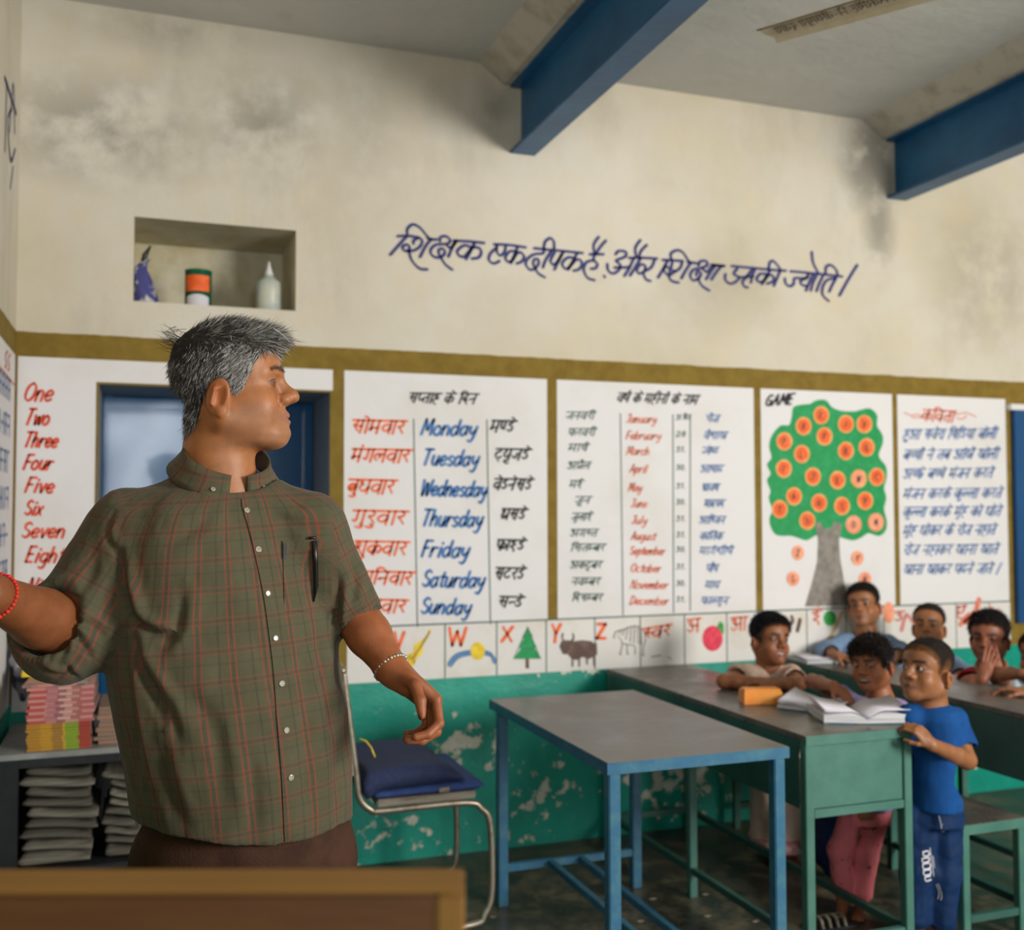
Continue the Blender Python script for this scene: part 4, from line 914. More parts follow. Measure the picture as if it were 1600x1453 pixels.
# paper bundles on the rack's shelf
M_news = [mat('old_paper', c, 0.85, col2=tuple(v * .45 for v in c), nscale=3.2, thr=(.42, .62), stretch=(1, .3, 34), bump=0.3, bscale=9) for c in ((.16, .14, .11), (.22, .195, .155), (.125, .11, .085))]
def bundles(px0, px1, ytop, ybot, n, y0, label, group, seed):
    r = random.Random(seed)
    z0 = rb - .0095; z1 = on_y(0, 0, y0)[2]
    zt = on_y((px0 + px1) / 2, ytop, y0)[2]
    xa, xb = on_y(px0, 1270, y0)[0], on_y(px1, 1270, y0)[0]
    H = (zt - z0) / n
    for k in range(n):
        a = r.uniform(-.010, .022); b = r.uniform(-.022, .008); tl = r.uniform(-.006, .006)
        ph = r.uniform(0, 6); am = .004
        f0 = lambda u, v, k=k, am=am: z0 + k * H + .001
        f0 = lambda u, v, k=k: z0 + k * H + .0025 + (.010 * math.sin(2.6 * u + 1 + .2 * k) * (k > 0))
        f1 = lambda u, v, k=k, ph=ph: z0 + (k + 1) * H - .001 + (.010 * math.sin(2.6 * u + 1.2 + .2 * k)) - .0045 * (1 + math.sin(6 * u + ph)) * .8
        o = soft_slab('paper_bundle', xa + a, xb + b, y0 + r.uniform(-.012, .01), y0 + .30, f0, f1, M_news[r.randrange(3)], None, 16, (xa, y0, z0 + k * H), rim=.012)
        tag(o, label % nth(k, n), 'paper', group)
bundles(31, 152, 1196, 1345, 9, RY0 + .05, 'folded grey paper bundle, %s of the wide stack under the rack top', 'paper bundles in the wide stack', 4)
bundles(163, 222, 1203, 1345, 9, RY0 + .06, 'folded grey paper bundle, %s of the narrow stack next to the man', 'paper bundles in the narrow stack', 9)

# ---------------------------------------------------------------- things in the niche
def lathe(name, prof, c, m, parent=None, seg=24, sx=1, sy=1, wob=0):
    V = []; F = []
    for i, (r, z) in enumerate(prof):
        for k in range(seg):
            a = 2 * math.pi * k / seg; rr = r * (1 + wob * math.sin(3 * a + 4 * z / max(1e-6, prof[-1][1])))
            V.append((c[0] + rr * math.cos(a) * sx, c[1] + rr * math.sin(a) * sy, c[2] + z))
    for i in range(len(prof) - 1):
        for k in range(seg): F.append((i * seg + k, i * seg + (k + 1) % seg, (i + 1) * seg + (k + 1) % seg, (i + 1) * seg + k))
    F.append(tuple(reversed(range(seg)))); F.append(tuple(range((len(prof) - 1) * seg, len(prof) * seg)))
    return mesh_obj(name, V, F, m, parent, smooth=True)
yn = WY + .10; zn = NIC[2] + .001
def nx(px): return on_y(px, 440, yn)[0]
cxx = nx(310); rr = (nx(332) - nx(290)) / 2
tn = thing('paint_tin', 'green tin with an orange panel and a pale label in the wall niche', 'tin', (cxx, yn, zn))
hh = on_y(310, 424, yn)[2] - zn
M_tin = mat('green_tin', (0.0, 0.11, 0.045), 0.35)
lathe('tin_body', [(rr, 0), (rr, hh - .006), (rr * 1.03, hh - .005), (rr * 1.03, hh), (rr * .93, hh), (rr * .93, hh - .004)], (cxx, yn, zn), M_tin, tn, 32)
def curved_label(name, z0, z1, a0, a1, m, arch=0):
    V = []; F = []; n = 14
    for i in range(n + 1):
        a = a0 + (a1 - a0) * i / n; q = (i / n - .5) * 2
        V.append((cxx + (rr + .0015) * math.sin(a), yn - (rr + .0015) * math.cos(a), z0)); V.append((cxx + (rr + .0015) * math.sin(a), yn - (rr + .0015) * math.cos(a), z1 - arch * q * q))
    for i in range(n): F.append((2 * i, 2 * i + 2, 2 * i + 3, 2 * i + 1))
    mesh_obj(name, V, F, m, tn, smooth=True)
curved_label('orange_panel', zn + hh * .42, zn + hh * .84, -1.15, .85, PT['orange']); curved_label('pale_label', zn + .002, zn + hh * .34, -1.0, .8, M_white, .01)
cxx2 = nx(420); r2 = (nx(440) - nx(400)) / 2; h2 = on_y(420, 409, yn)[2] - zn
bt = thing('glue_bottle', 'pale plastic bottle with a thin nozzle at the right of the niche', 'bottle', (cxx2, yn, zn))
M_pl = mat('milky_plastic', (0.52, 0.54, 0.44), 0.4, col2=(0.40, 0.46, 0.44), nscale=16, thr=(.45, .6))
lathe('bottle_body', [(r2 * .9, 0), (r2, .006), (r2 * .98, h2 * .5), (r2 * .95, h2 * .60), (r2 * .55, h2 * .67), (r2 * .35, h2 * .72), (r2 * .34, h2 * .76)], (cxx2, yn, zn), M_pl, bt, 24, 1, .8)
lathe('nozzle', [(r2 * .36, h2 * .745), (r2 * .28, h2 * .80), (r2 * .15, h2 * .9), (r2 * .08, h2)], (cxx2, yn, zn), M_chart, bt, 16)
cx3 = nx(228); h3 = on_y(236, 384, yn)[2] - zn; r3 = (nx(248) - nx(212)) / 2
pb = thing('powder_pouch', 'crumpled blue and white plastic pouch at the left of the niche', 'pouch', (cx3, yn, zn))
V = []; F = []; seg = 28; prof = [(1.0, 0), (1.05, .12), (.98, .3), (.8, .48), (.55, .62), (.30, .72), (.22, .78)]
for i, (r, z_) in enumerate(prof):
    for k in range(seg):
        a = 2 * math.pi * k / seg; q = r3 * r * (1 + .14 * math.sin(4 * a + i * 1.3) + .06 * math.sin(9 * a + i))
        V.append((cx3 + q * math.cos(a) - .006 * i * (i < 4) - .02 * (i >= 4) + .012 * max(0, i - 4), yn + q * math.sin(a) * .7, zn + h3 * z_))
for i in range(len(prof) - 1):
    for k in range(seg): F.append((i * seg + k, i * seg + (k + 1) % seg, (i + 1) * seg + (k + 1) % seg, (i + 1) * seg + k))
F.append(tuple(reversed(range(seg)))); F.append(tuple(range((len(prof) - 1) * seg, len(prof) * seg)))
mesh_obj('pouch_body', V, F, mat('blue_white_pouch', (0.07, 0.07, 0.24), 0.3, col2=(0.50, 0.50, 0.50), nscale=11, thr=(.50, .55)), pb, smooth=True)
tube('twisted_neck', [(cx3 - .012, yn, zn + h3 * .72), (cx3 - .004, yn, zn + h3 * .84), (cx3 + .016, yn, zn + h3)], [.009, .011, .003], mat('black_plastic', (.03, .028, .022), .4), pb, 8)

# ---------------------------------------------------------------- things on the desks
ob = on_z(1197, 1101, .73)
tob = thing('pencil_box', 'orange pencil box standing on the near long desk', 'box', (ob[0], ob[1] + .035, .731))
M_or = mat('orange_plastic', (0.75, 0.24, 0.03), 0.45, col2=(0.80, 0.33, 0.06), nscale=12)
w_, d_, h_ = .068, .036, .052
def rotz(p, a, c): return (c[0] + p[0] * math.cos(a) - p[1] * math.sin(a), c[1] + p[0] * math.sin(a) + p[1] * math.cos(a), p[2])
bm = bmesh.new()
prof = [(-d_, 0), (-d_ * 1.02, h_ * .74), (-d_ * .72, h_), (d_ * .72, h_), (d_ * 1.02, h_ * .74), (d_, 0)]
V = [(s * w_ * (1 if i in (0, 1, 4, 5) else .93), y, z) for s in (-1, 1) for i, (y, z) in enumerate(prof)]
V = [rotz(v, -.28, (ob[0], ob[1] + .035)) for v in V]; V = [(a, b, c + .731) for a, b, c in V]
F = [tuple(reversed(range(6))), tuple(range(6, 12))] + [(i, (i + 1) % 6, (i + 1) % 6 + 6, i + 6) for i in range(6)]
mesh_obj('box_body', V, F, M_or, tob)
M_page = mat('open_page', (0.66, 0.64, 0.70), 0.75, col2=(0.56, 0.54, 0.60), nscale=60, thr=(.55, .7))
M_pedge = mat('page_edges', (0.62, 0.60, 0.60), 0.8, col2=(0.32, 0.34, 0.38), nscale=4, thr=(.45, .6), stretch=(1, 1, 90))
M_cov = mat('teal_book_cover', (0.02, 0.14, 0.20), 0.5, col2=(0.35, 0.30, 0.10), nscale=12, thr=(.5, .6))
def open_book(name, label, c, yaw, w, d, h, z, loose=3, seed=1, lean=0.0):
    """spine runs along local y; each half rises from the gutter in a soft curve"""
    t = thing(name, label, 'book', (c[0], c[1], z)); r = random.Random(seed)
    n = 14
    def pt(x, y, zz): 
        q = rotz((x, y, zz), yaw, c); return (q[0], q[1], z + zz)
    def H(u): return h * (0.35 + 0.95 * math.sin(min(1, u * 2.2) * math.pi / 2) * (1 - .55 * u))
    for s in (-1, 1):
        V = []; F = []
        for i in range(n + 1):
            u = i / n
            for j, y in enumerate((-d / 2, -d / 6, d / 6, d / 2)):
                V.append(pt(s * w * u, y, H(u) + lean * u)); V.append(pt(s * w * u, y, .0025 + lean * u * .3))
        for i in range(n):
            for j in range(3):
                a = i * 8 + 2 * j; F.append((a, a + 2, a + 10, a + 8)); F.append((a + 1, a + 9, a + 11, a + 3))
            F.append((i * 8, i * 8 + 8, i * 8 + 9, i * 8 + 1)); F.append((i * 8 + 6, i * 8 + 7, i * 8 + 15, i * 8 + 14))
        a = n * 8
        for j in range(3): F.append((a + 2 * j, a + 2 * j + 2, a + 2 * j + 3, a + 2 * j + 1))
        o = mesh_obj('page_block', V, F, [M_page, M_pedge], t, smooth=False)
        for p in o.data.polygons:
            if abs(p.normal.z) < .6: p.material_index = 1
    for k in range(loose):
        s = r.choice((-1, 1)); tw = r.uniform(.004, .02); yy = r.uniform(-.01, .01)
        V = []; F = []
        for i in range(n + 1):
            u = i / n
            for y in (-d / 2, d / 2):
                V.append(pt(s * w * u * .99, y * .99 + yy * u, H(u) + lean * u + .0015 * (k + 1) + tw * u ** 2 * (1.2 + y / d)))
        for i in range(n): F.append((2 * i, 2 * i + 1, 2 * i + 3, 2 * i + 2))
        o = mesh_obj('loose_page', V, F, M_page, t, smooth=True)
        sd = o.modifiers.new('thickness', 'SOLIDIFY'); sd.thickness = 0.0004
    V = [pt(x, y, .0004 + zz) for zz in (0, .002) for x, y in ((-w - .004, -d / 2 - .003), (w + .004, -d / 2 - .003), (w + .004, d / 2 + .003), (-w - .004, d / 2 + .003))]
    mesh_obj('cover', V, [(3, 2, 1, 0), (4, 5, 6, 7), (0, 1, 5, 4), (1, 2, 6, 5), (2, 3, 7, 6), (3, 0, 4, 7)], M_cov, t)
    return t
c1_ = on_z(1305, 1115, .73)
open_book('open_book', 'open white paged book next to the orange box on the near desk', (c1_[0] + .005, c1_[1] + .105), -.95, .110, .18, .017, .7305, 3, 3)
c2_ = on_z(1372, 1126, .73)
open_book('open_book', 'thick open book with curling pages at the near corner of the desk', (c2_[0] - .035, c2_[1] + .055), -.35, .14, .19, .030, .7305, 5, 8, .006)
c3_ = on_z(1278, 1031, .73)
open_book('open_book', 'open book on the far desk in front of the boy in pale blue', (c3_[0] + .02, c3_[1] - .03), -.15, .14, .20, .018, .7305, 2, 4)

# ---------------------------------------------------------------- floor level things
bg = P(1292, 1285, 4.0)
tbag = thing('school_bag', 'blue school bag with a yellow flap under the near desk', 'bag', (bg[0] + .02, bg[1], 0))
M_bag = mat('blue_nylon', (0.006, 0.02, 0.12), 0.6, col2=(0.015, 0.05, 0.26), nscale=20)
def blob_mesh(name, c, r, m, parent, f, sub=4):
    bm = bmesh.new(); bmesh.ops.create_icosphere(bm, subdivisions=sub, radius=1)
    for v in bm.verts:
        p = v.co; k = 1 + f * math.sin(6 * p.x + 2 * p.z) * math.cos(5 * p.y + 4 * p.z)
        q = [math.copysign(abs(p[i]) ** .7, p[i]) for i in range(3)]
        v.co = Vector((c[0] + q[0] * r[0] * k, c[1] + q[1] * r[1] * k, c[2] + q[2] * r[2] * k))
    return bm_obj(name, bm, m, parent, True)
blob_mesh('bag_body', (bg[0] + .02, bg[1], .205), (.05, .09, .19), M_bag, tbag, .08)
blob_mesh('bag_flap', (bg[0] + .012, bg[1] - .05, .335), (.032, .05, .04), PT['yellow'], tbag, .1)
sd_ = on_z(1300, 1449, 0)
ts = thing('sandal', 'striped sandal on the floor at the foot of the near desk', 'sandal', (sd_[0], sd_[1], 0))
soft_slab('sole', sd_[0] - .10, sd_[0] + .08, sd_[1] - .04, sd_[1] + .04, lambda u, v: .001, lambda u, v: .016, M_black, ts, 14, rim=.03)
for k in range(4):
    x = sd_[0] - .06 + k * .03
    tube('strap', [(x, sd_[1] - .036, .014), (x + .004, sd_[1] - .02, .035), (x + .006, sd_[1], .042), (x + .004, sd_[1] + .02, .035), (x, sd_[1] + .036, .014)], .006, M_ply, ts, 6)
rs = random.Random(3)
SCR = ['by the front left leg of the blue table', 'in the middle below the blue table', 'under the blue table near its foot rails', 'beside the foot of the tube chair', 'behind the front left leg of the blue table', 'left of the front leg of the green desk', 'left of the blue table legs']
for k, (px, py) in enumerate(((1000, 1440), (1105, 1432), (1102, 1398), (770, 1433), (1020, 1405), (1180, 1440), (940, 1420))):
    q = on_z(px, py, 0); bm = bmesh.new(); bmesh.ops.create_icosphere(bm, subdivisions=1, radius=1)
    for v in bm.verts: v.co = Vector((q[0] + v.co.x * .014 * (1 + .3 * rs.random()), q[1] + v.co.y * .010, .0022 + v.co.z * .002))
    tag(bm_obj('paper_scrap', bm, M_ply, None, False), 'small pale paper scrap ' + SCR[k], 'litter', 'paper scraps on the floor')

# ---------------------------------------------------------------- blurred wooden bench back in the foreground
fa = P(725, 1372, .84); 
fb = thing('wooden_bench', 'out of focus brown wooden bench back in the lower left foreground', 'bench', (0.0, 0.62, 0))
rx = np.array([math.cos(.3437), -math.sin(.3437), 0]); ry = np.array([math.sin(.3437), math.cos(.3437), 0])
right = np.array([fa[0], fa[1], 0]); ztop = P(725, 1362, .86)[2]
Mf = Matrix(((rx[0], ry[0], 0, right[0]), (rx[1], ry[1], 0, right[1]), (0, 0, 1, 0), (0, 0, 0, 1)))
W_ = .72
box('top_rail', (-W_, -.016, ztop - .006), (0, .030, ztop), M_wood_highlight, fb, 0.0025, Mf)
box('back_panel', (-W_ + .03, -.014, .46), (-.022, .016, ztop - .0065), M_wood, fb, 0.002, Mf)
for x in (-.022, -W_): box('post', (x, -.014, 0), (x + (.0215 if x > -.1 else .029), .026, ztop - .0065), M_wood_highlight if x > -.1 else M_wood, fb, 0.003, Mf)
box('seat', (-W_, .031, .42), (0, .24, .45), M_wood, fb, 0.004, Mf)
for x in (-.04, -W_): box('leg', (x, .20, 0), (x + .04, .24, .4195), M_wood, fb, 0.003, Mf)
# ---------------------------------------------------------------- sculpting engine: blended distance fields turned into meshes
A_ = lambda p: np.asarray(p, dtype=np.float64)
def nrm(v): v = A_(v); return v / (np.linalg.norm(v) + 1e-12)
class Cap:
    def __init__(s, a, b, ra, rb, op='u', k=.02): s.a, s.b, s.ra, s.rb, s.op, s.k = A_(a), A_(b), ra, rb, op, k
    def bb(s): r = max(s.ra, s.rb); return np.minimum(s.a, s.b) - r, np.maximum(s.a, s.b) + r
    def d(s, X, Y, Z):
        ab = s.b - s.a; L2 = ab @ ab + 1e-12
        x, y, z = X - s.a[0], Y - s.a[1], Z - s.a[2]
        t = np.clip((x * ab[0] + y * ab[1] + z * ab[2]) / L2, 0, 1)
        return np.sqrt((x - t * ab[0]) ** 2 + (y - t * ab[1]) ** 2 + (z - t * ab[2]) ** 2) - (s.ra + t * (s.rb - s.ra))
class Ell:
    def __init__(s, c, r, R=None, op='u', k=.02): s.c, s.r, s.R, s.op, s.k = A_(c), A_(r), (np.eye(3) if R is None else A_(R)), op, k
    def bb(s):
        e = np.sqrt(((s.R * s.r[None, :]) ** 2).sum(1)); return s.c - e, s.c + e
    def d(s, X, Y, Z):
        x, y, z = X - s.c[0], Y - s.c[1], Z - s.c[2]; R = s.R
        q0 = x * R[0, 0] + y * R[1, 0] + z * R[2, 0]; q1 = x * R[0, 1] + y * R[1, 1] + z * R[2, 1]; q2 = x * R[0, 2] + y * R[1, 2] + z * R[2, 2]
        a = np.sqrt((q0 / s.r[0]) ** 2 + (q1 / s.r[1]) ** 2 + (q2 / s.r[2]) ** 2) + 1e-9
        b = np.sqrt((q0 / s.r[0] ** 2) ** 2 + (q1 / s.r[1] ** 2) ** 2 + (q2 / s.r[2] ** 2) ** 2) + 1e-9
        return a * (a - 1) / b
class Loft:
    """horizontal elliptical slices: zs, centres (x, y), half widths along bx and by; axes bx, by horizontal"""
    def __init__(s, zs, cs, rx, ry, bx, by, op='u', k=.03, pw=2.2):
        o = np.argsort(zs); s.zs = A_(zs)[o]; s.cs = A_(cs)[o]; s.rx = A_(rx)[o]; s.ry = A_(ry)[o]; s.bx, s.by, s.op, s.k, s.pw = A_(bx), A_(by), op, k, pw
    def bb(s):
        r = max(s.rx.max(), s.ry.max()); return np.array([s.cs[:, 0].min() - r, s.cs[:, 1].min() - r, s.zs[0]]), np.array([s.cs[:, 0].max() + r, s.cs[:, 1].max() + r, s.zs[-1]])
    def d(s, X, Y, Z):
        z = np.clip(Z, s.zs[0], s.zs[-1])
        def sm(v): return np.interp(z, s.zs, v)
        x = X - sm(s.cs[:, 0]); y = Y - sm(s.cs[:, 1]); rx, ry = sm(s.rx), sm(s.ry)
        u = np.abs(x * s.bx[0] + y * s.bx[1]) / rx; v = np.abs(x * s.by[0] + y * s.by[1]) / ry
        q = (u ** s.pw + v ** s.pw) ** (1 / s.pw)
        d = (q - 1) * np.minimum(rx, ry)
        return np.maximum(d, np.maximum(Z - s.zs[-1], s.zs[0] - Z))
class Fn:
    def __init__(s, f, op='s', k=.004): s.f, s.op, s.k = f, op, k
    def bb(s): return np.array([-99.] * 3), np.array([99.] * 3)
    def d(s, X, Y, Z): return s.f(X, Y, Z)
def field(prims, lo, hi, h):
    lo = A_(lo); n = np.maximum(2, np.ceil((A_(hi) - lo) / h).astype(int) + 1)
    F = np.full(n, 0.25, dtype=np.float32)
    ax = [lo[i] + h * np.arange(n[i]) for i in range(3)]
    for p in prims:
        a, b = p.bb(); pad = 2.5 * p.k + 3 * h
        i0 = np.clip(np.floor((a - pad - lo) / h).astype(int), 0, n); i1 = np.clip(np.ceil((b + pad - lo) / h).astype(int) + 1, 0, n)
        if (i1 <= i0).any(): continue
        sl = tuple(slice(i0[i], i1[i]) for i in range(3))
        X = ax[0][sl[0]][:, None, None]; Y = ax[1][sl[1]][None, :, None]; Z = ax[2][sl[2]][None, None, :]
        d = p.d(X, Y, Z).astype(np.float32); f = F[sl]; k = p.k
        if d.shape != f.shape: d = np.broadcast_to(d, f.shape)
        if p.op == 'u':
            t = np.clip(.5 + .5 * (f - d) / k, 0, 1); F[sl] = f + (d - f) * t - k * t * (1 - t)
        else:
            d = -d; t = np.clip(.5 - .5 * (f - d) / k, 0, 1); F[sl] = f + (d - f) * t + k * t * (1 - t)
    return F, lo
def nets(F, lo, h):
    ins = F < 0
    c = ins[:-1, :-1, :-1].astype(np.int8)
    s = np.zeros(c.shape, dtype=np.int8)
    offs = [(i, j, k) for i in (0, 1) for j in (0, 1) for k in (0, 1)]
    n = c.shape
    for (i, j, k) in offs: s += ins[i:n[0] + i, j:n[1] + j, k:n[2] + k]
    act = (s > 0) & (s < 8)
    idx = np.argwhere(act)
    if len(idx) == 0: return np.zeros((0, 3)), np.zeros((0, 4), int)
    vals = np.stack([F[idx[:, 0] + i, idx[:, 1] + j, idx[:, 2] + k] for (i, j, k) in offs], 1).astype(np.float64)
    acc = np.zeros((len(idx), 3)); cnt = np.zeros(len(idx))
    for a in range(8):
        for b in range(a + 1, 8):
            oa, ob = np.array(offs[a]), np.array(offs[b])
            if np.abs(oa - ob).sum() != 1: continue
            va, vb = vals[:, a], vals[:, b]; m = (va < 0) != (vb < 0)
            t = np.where(m, va / np.where(m, va - vb, 1), 0)
            acc += np.where(m[:, None], oa + (ob - oa) * t[:, None], 0); cnt += m
    V = lo + h * (idx + acc / cnt[:, None])
    mp = np.full(n, -1, dtype=np.int32); mp[act] = np.arange(len(idx), dtype=np.int32)
    Q = []
    for ax in range(3):
        a, b = [x for x in range(3) if x != ax]
        s0 = [slice(1, -1)] * 3; s1 = [slice(1, -1)] * 3
        s0[ax] = slice(0, -1); s1[ax] = slice(1, None)
        i0, i1 = ins[tuple(s0)], ins[tuple(s1)]
        for flip, m in ((False, i0 & ~i1), (True, ~i0 & i1)):
            e = np.argwhere(m)
            if len(e) == 0: continue
            e = e + np.array([0 if k == ax else 1 for k in range(3)])
            q = []
            for da, db in ((-1, -1), (0, -1), (0, 0), (-1, 0)):
                c_ = e.copy(); c_[:, a] += da; c_[:, b] += db; q.append(mp[c_[:, 0], c_[:, 1], c_[:, 2]])
            q = np.stack(q, 1)
            if flip ^ (ax == 1): q = q[:, ::-1]
            Q.append(q)
    Q = np.concatenate(Q); Q = Q[(Q >= 0).all(1)]
    return V, Q
def sculpt(prims, h, fine=()):
    """mesh of the blended field; fine = [(lo, hi, h)] boxes meshed at a smaller step"""
    los, his = zip(*[p.bb() for p in prims if p.op == 'u'])
    lo = np.min(los, 0) - 3 * h; hi = np.max(his, 0) + 3 * h
    V, Q = nets(*field(prims, lo, hi, h), h)
    Vs, Qs = [V], []
    if fine:
        keep = np.ones(len(Q), bool); c = V[Q].mean(1)
        for a, b, hf in fine: keep &= ~((c > A_(a) + 1.5 * hf) & (c < A_(b) - 1.5 * hf)).all(1)
        Q = Q[keep]
    Qs.append(Q); base = len(V)
    done = []
    for a, b, hf in fine:
        V2, Q2 = nets(*field(prims, a, b, hf), hf)
        if len(Q2):
            c = V2[Q2].mean(1); keep = np.ones(len(Q2), bool)
            for a0, b0, h0 in done: keep &= ~((c > a0 + 1.5 * h0) & (c < b0 - 1.5 * h0)).all(1)
            Q2 = Q2[keep]
        Vs.append(V2); Qs.append(Q2 + base); base += len(V2); done.append((A_(a), A_(b), hf))
    V = np.concatenate(Vs); Q = np.concatenate(Qs)
    used = np.unique(Q); mp = np.full(len(V), -1); mp[used] = np.arange(len(used))
    return V[used], mp[Q]
def vnormals(V, Q):
    n = np.cross(V[Q[:, 2]] - V[Q[:, 0]], V[Q[:, 3]] - V[Q[:, 1]]); N = np.zeros_like(V)
    for k in range(4): np.add.at(N, Q[:, k], n)
    return N / (np.linalg.norm(N, axis=1, keepdims=True) + 1e-12)
def relax(V, Q, it=1, lam=.5):
    for _ in range(it):
        S_ = np.zeros_like(V); C_ = np.zeros(len(V))
        for k in range(4):
            a, b = Q[:, k], Q[:, (k + 1) % 4]
            np.add.at(S_, a, V[b]); np.add.at(C_, a, 1)
        m = C_ > 3
        V = np.where(m[:, None], V + lam * (S_ / np.maximum(C_, 1)[:, None] - V), V)
    return V
def set_attr(o, name, data, kind='FLOAT_COLOR'):
    at = o.data.attributes.new(name, kind, 'POINT')
    at.data.foreach_set('color' if kind == 'FLOAT_COLOR' else 'vector', np.ascontiguousarray(data, dtype=np.float32).ravel())
def noise3(p, f, seed=0):
    q = p * f; r = np.random.RandomState(seed); out = 0
    for k in range(5):
        a = r.normal(size=3); a /= np.linalg.norm(a); b = r.normal(size=3) * .7
        out = out + np.sin(q @ a * 6.28 + r.rand() * 6 + 1.3 * np.sin(q @ b * 3.1 + r.rand() * 6))
    return out / 5

# ---------------------------------------------------------------- head, hand, arm and leg builders (return lists of shapes)
class Frame:
    def __init__(s, o, fwd, up=(0, 0, 1), sc=1.0):
        s.o = A_(o); s.y = nrm(fwd); s.x = nrm(np.cross(s.y, up)); s.z = np.cross(s.x, s.y); s.s = sc
        s.R = np.stack([s.x, s.y, s.z], 1)
    def p(s, x, y, z): return s.o + s.s * (s.R @ np.array([x, y, z], float))
    def inv(s, V): return ((V - s.o) @ s.R) / s.s
def head_prims(f, nose=1.0, chin=1.0, smile=0.0, mouth_open=0.0, lids=1.0, cheek=1.0, dbl=0.0, brow=1.0, neck=None, jaw=1.0, sag=0.0, ear=1.0, bulb=1.0, naso=0.0, kid=0.0):
    s = f.s; L = []
    def E(c, r, op='u', k=.02, R=None): L.append(Ell(f.p(*c), A_(r) * s, f.R if R is None else f.R @ R, op, k * s))
    def C(a, b, ra, rb, op='u', k=.012): L.append(Cap(f.p(*a), f.p(*b), ra * s, rb * s, op, k * s))
    E((0, .003, .064), (.075, .092, .074), k=.01)
    E((0, .048, .062), (.060, .050, .052), k=.03)
    E((0, .050, .004), (.056 * jaw, .052, .058), k=.03)
    for q in (-1, 1):
        C((q * .052 * jaw, .008, -.038), (q * .020 * jaw, .088, -.062 * chin), .024, .018, k=.035)
        E((q * .040, .070, -.008), (.024 * cheek, .028, .026 * cheek), k=.02)
        C((q * .046, .076, .052), (q * .010, .099, .054), .008 * brow, .008 * brow, k=.014)
    E((0, .095, -.060 * chin), (.020, .028, .018), k=.025)
    if dbl: E((0, .050, -.070), (.046, .056, .022 * dbl), k=.03)
    E((0, .085, -.026), (.030, .034, .026), k=.02)
    for q in (-1, 1): E((q * .040 * jaw, .042, -.028), (.022, .046, .034), k=.03)
    # eye sockets
    for q in (-1, 1): E((q * .032, .108, .034), (.019, .017, .0125), 's', k=.014)
    # nose
    nt = .012
    C((0, .093, .047), (0, .103 + .020 * nose, .017), .0085, .0108 * bulb, k=.014)
    E((0, .108 + .021 * nose, nt - .001), (.0125 * bulb, .0130, .0108 * bulb), k=.011)
    C((0, .108 + .014 * nose, .002), (0, .108, -.006), .0050, .004, k=.006)
    for q in (-1, 1):
        E((q * .0140 * bulb, .104 + .009 * nose, .004), (.0085 * bulb, .0120, .0092 * bulb), k=.0085)
        E((q * .0068, .110 + .014 * nose, -.0060), (.0036, .0058, .0042), 's', k=.003)
    if naso:
        for q in (-1, 1): C((q * .024, .104, .002), (q * .036, .088, -.034), .0016, .0016, 's', k=.007)
    # lips
    w = .022 - .003 * kid + .009 * smile; mz = -.030; cz = .006 * smile
    for q in (-1, 1):
        C((q * w, .098 - .006 * smile, mz + cz), (q * .006, .117, mz + .0055), .0035, .0058, k=.005)
        C((q * w, .098 - .006 * smile, mz + cz), (0, .1165, mz - .0065), .0035, .0070, k=.005)
    if mouth_open:
        E((0, .113, mz - .0005), (w * .80, .016, .0055 * mouth_open), 's', k=.003)
    else:
        C((-w, .104, mz + cz), (0, .124, mz - .0008), .0012, .0016, 's', k=.004); C((w, .104, mz + cz), (0, .124, mz - .0008), .0012, .0016, 's', k=.004)
    # eyelids: a thin skin ball over the eye with an almond opening
    for q in (-1, 1):
        E((q * .032, .083, .034), (.0148 + .001 * kid, .0148 + .001 * kid, .0140 + .001 * kid), k=.006)
        E((q * .033, .0985 + .001 * kid, .0335 - .001 * sag), (.0128 + .0018 * kid, .0090, .0046 * lids), 's', k=.0025)
    # ears: outer shell, hollow, inner ridge, lobe
    for q in (-1, 1):
        E((q * .066, -.002, -.004), (.015, .016, .026 * ear), k=.010)
        Re = np.array(Matrix.Rotation(q * -.38, 3, 'Z')) @ np.array(Matrix.Rotation(-.16, 3, 'X')); e = ear
        ec = np.array([q * .0785, -.002, -.003])
        def T(a, b, c): return ec + np.array([q * a, b, c]) * e
        E(T(0, 0, .003), (.0075 * e, .0205 * e, .030 * e), k=.008, R=Re)
        E(T(.0085, .003, .004), (.0056, .0125 * e, .0195 * e), 's', k=.004, R=Re)
        C(T(.0045, -.010, -.010), T(.0055, -.005, .014), .0036, .0034, k=.004)
        C(T(.0055, -.005, .014), T(.0045, .006, .019), .0034, .0028, k=.004)
        E(T(.0070, .004, -.004), (.0045, .0072 * e, .0085 * e), 's', k=.003, R=Re)
        C(T(.003, .011, -.008), T(.002, .013, .002), .0042, .0036, k=.004)
        E(T(.001, .006, -.022), (.0058 * e, .0085 * e, .0095 * e), k=.006)
    if neck is not None: L.append(Cap(f.p(0, -.012, -.03), neck[0], .052 * s, neck[1], 'u', .03 * s))
    return L
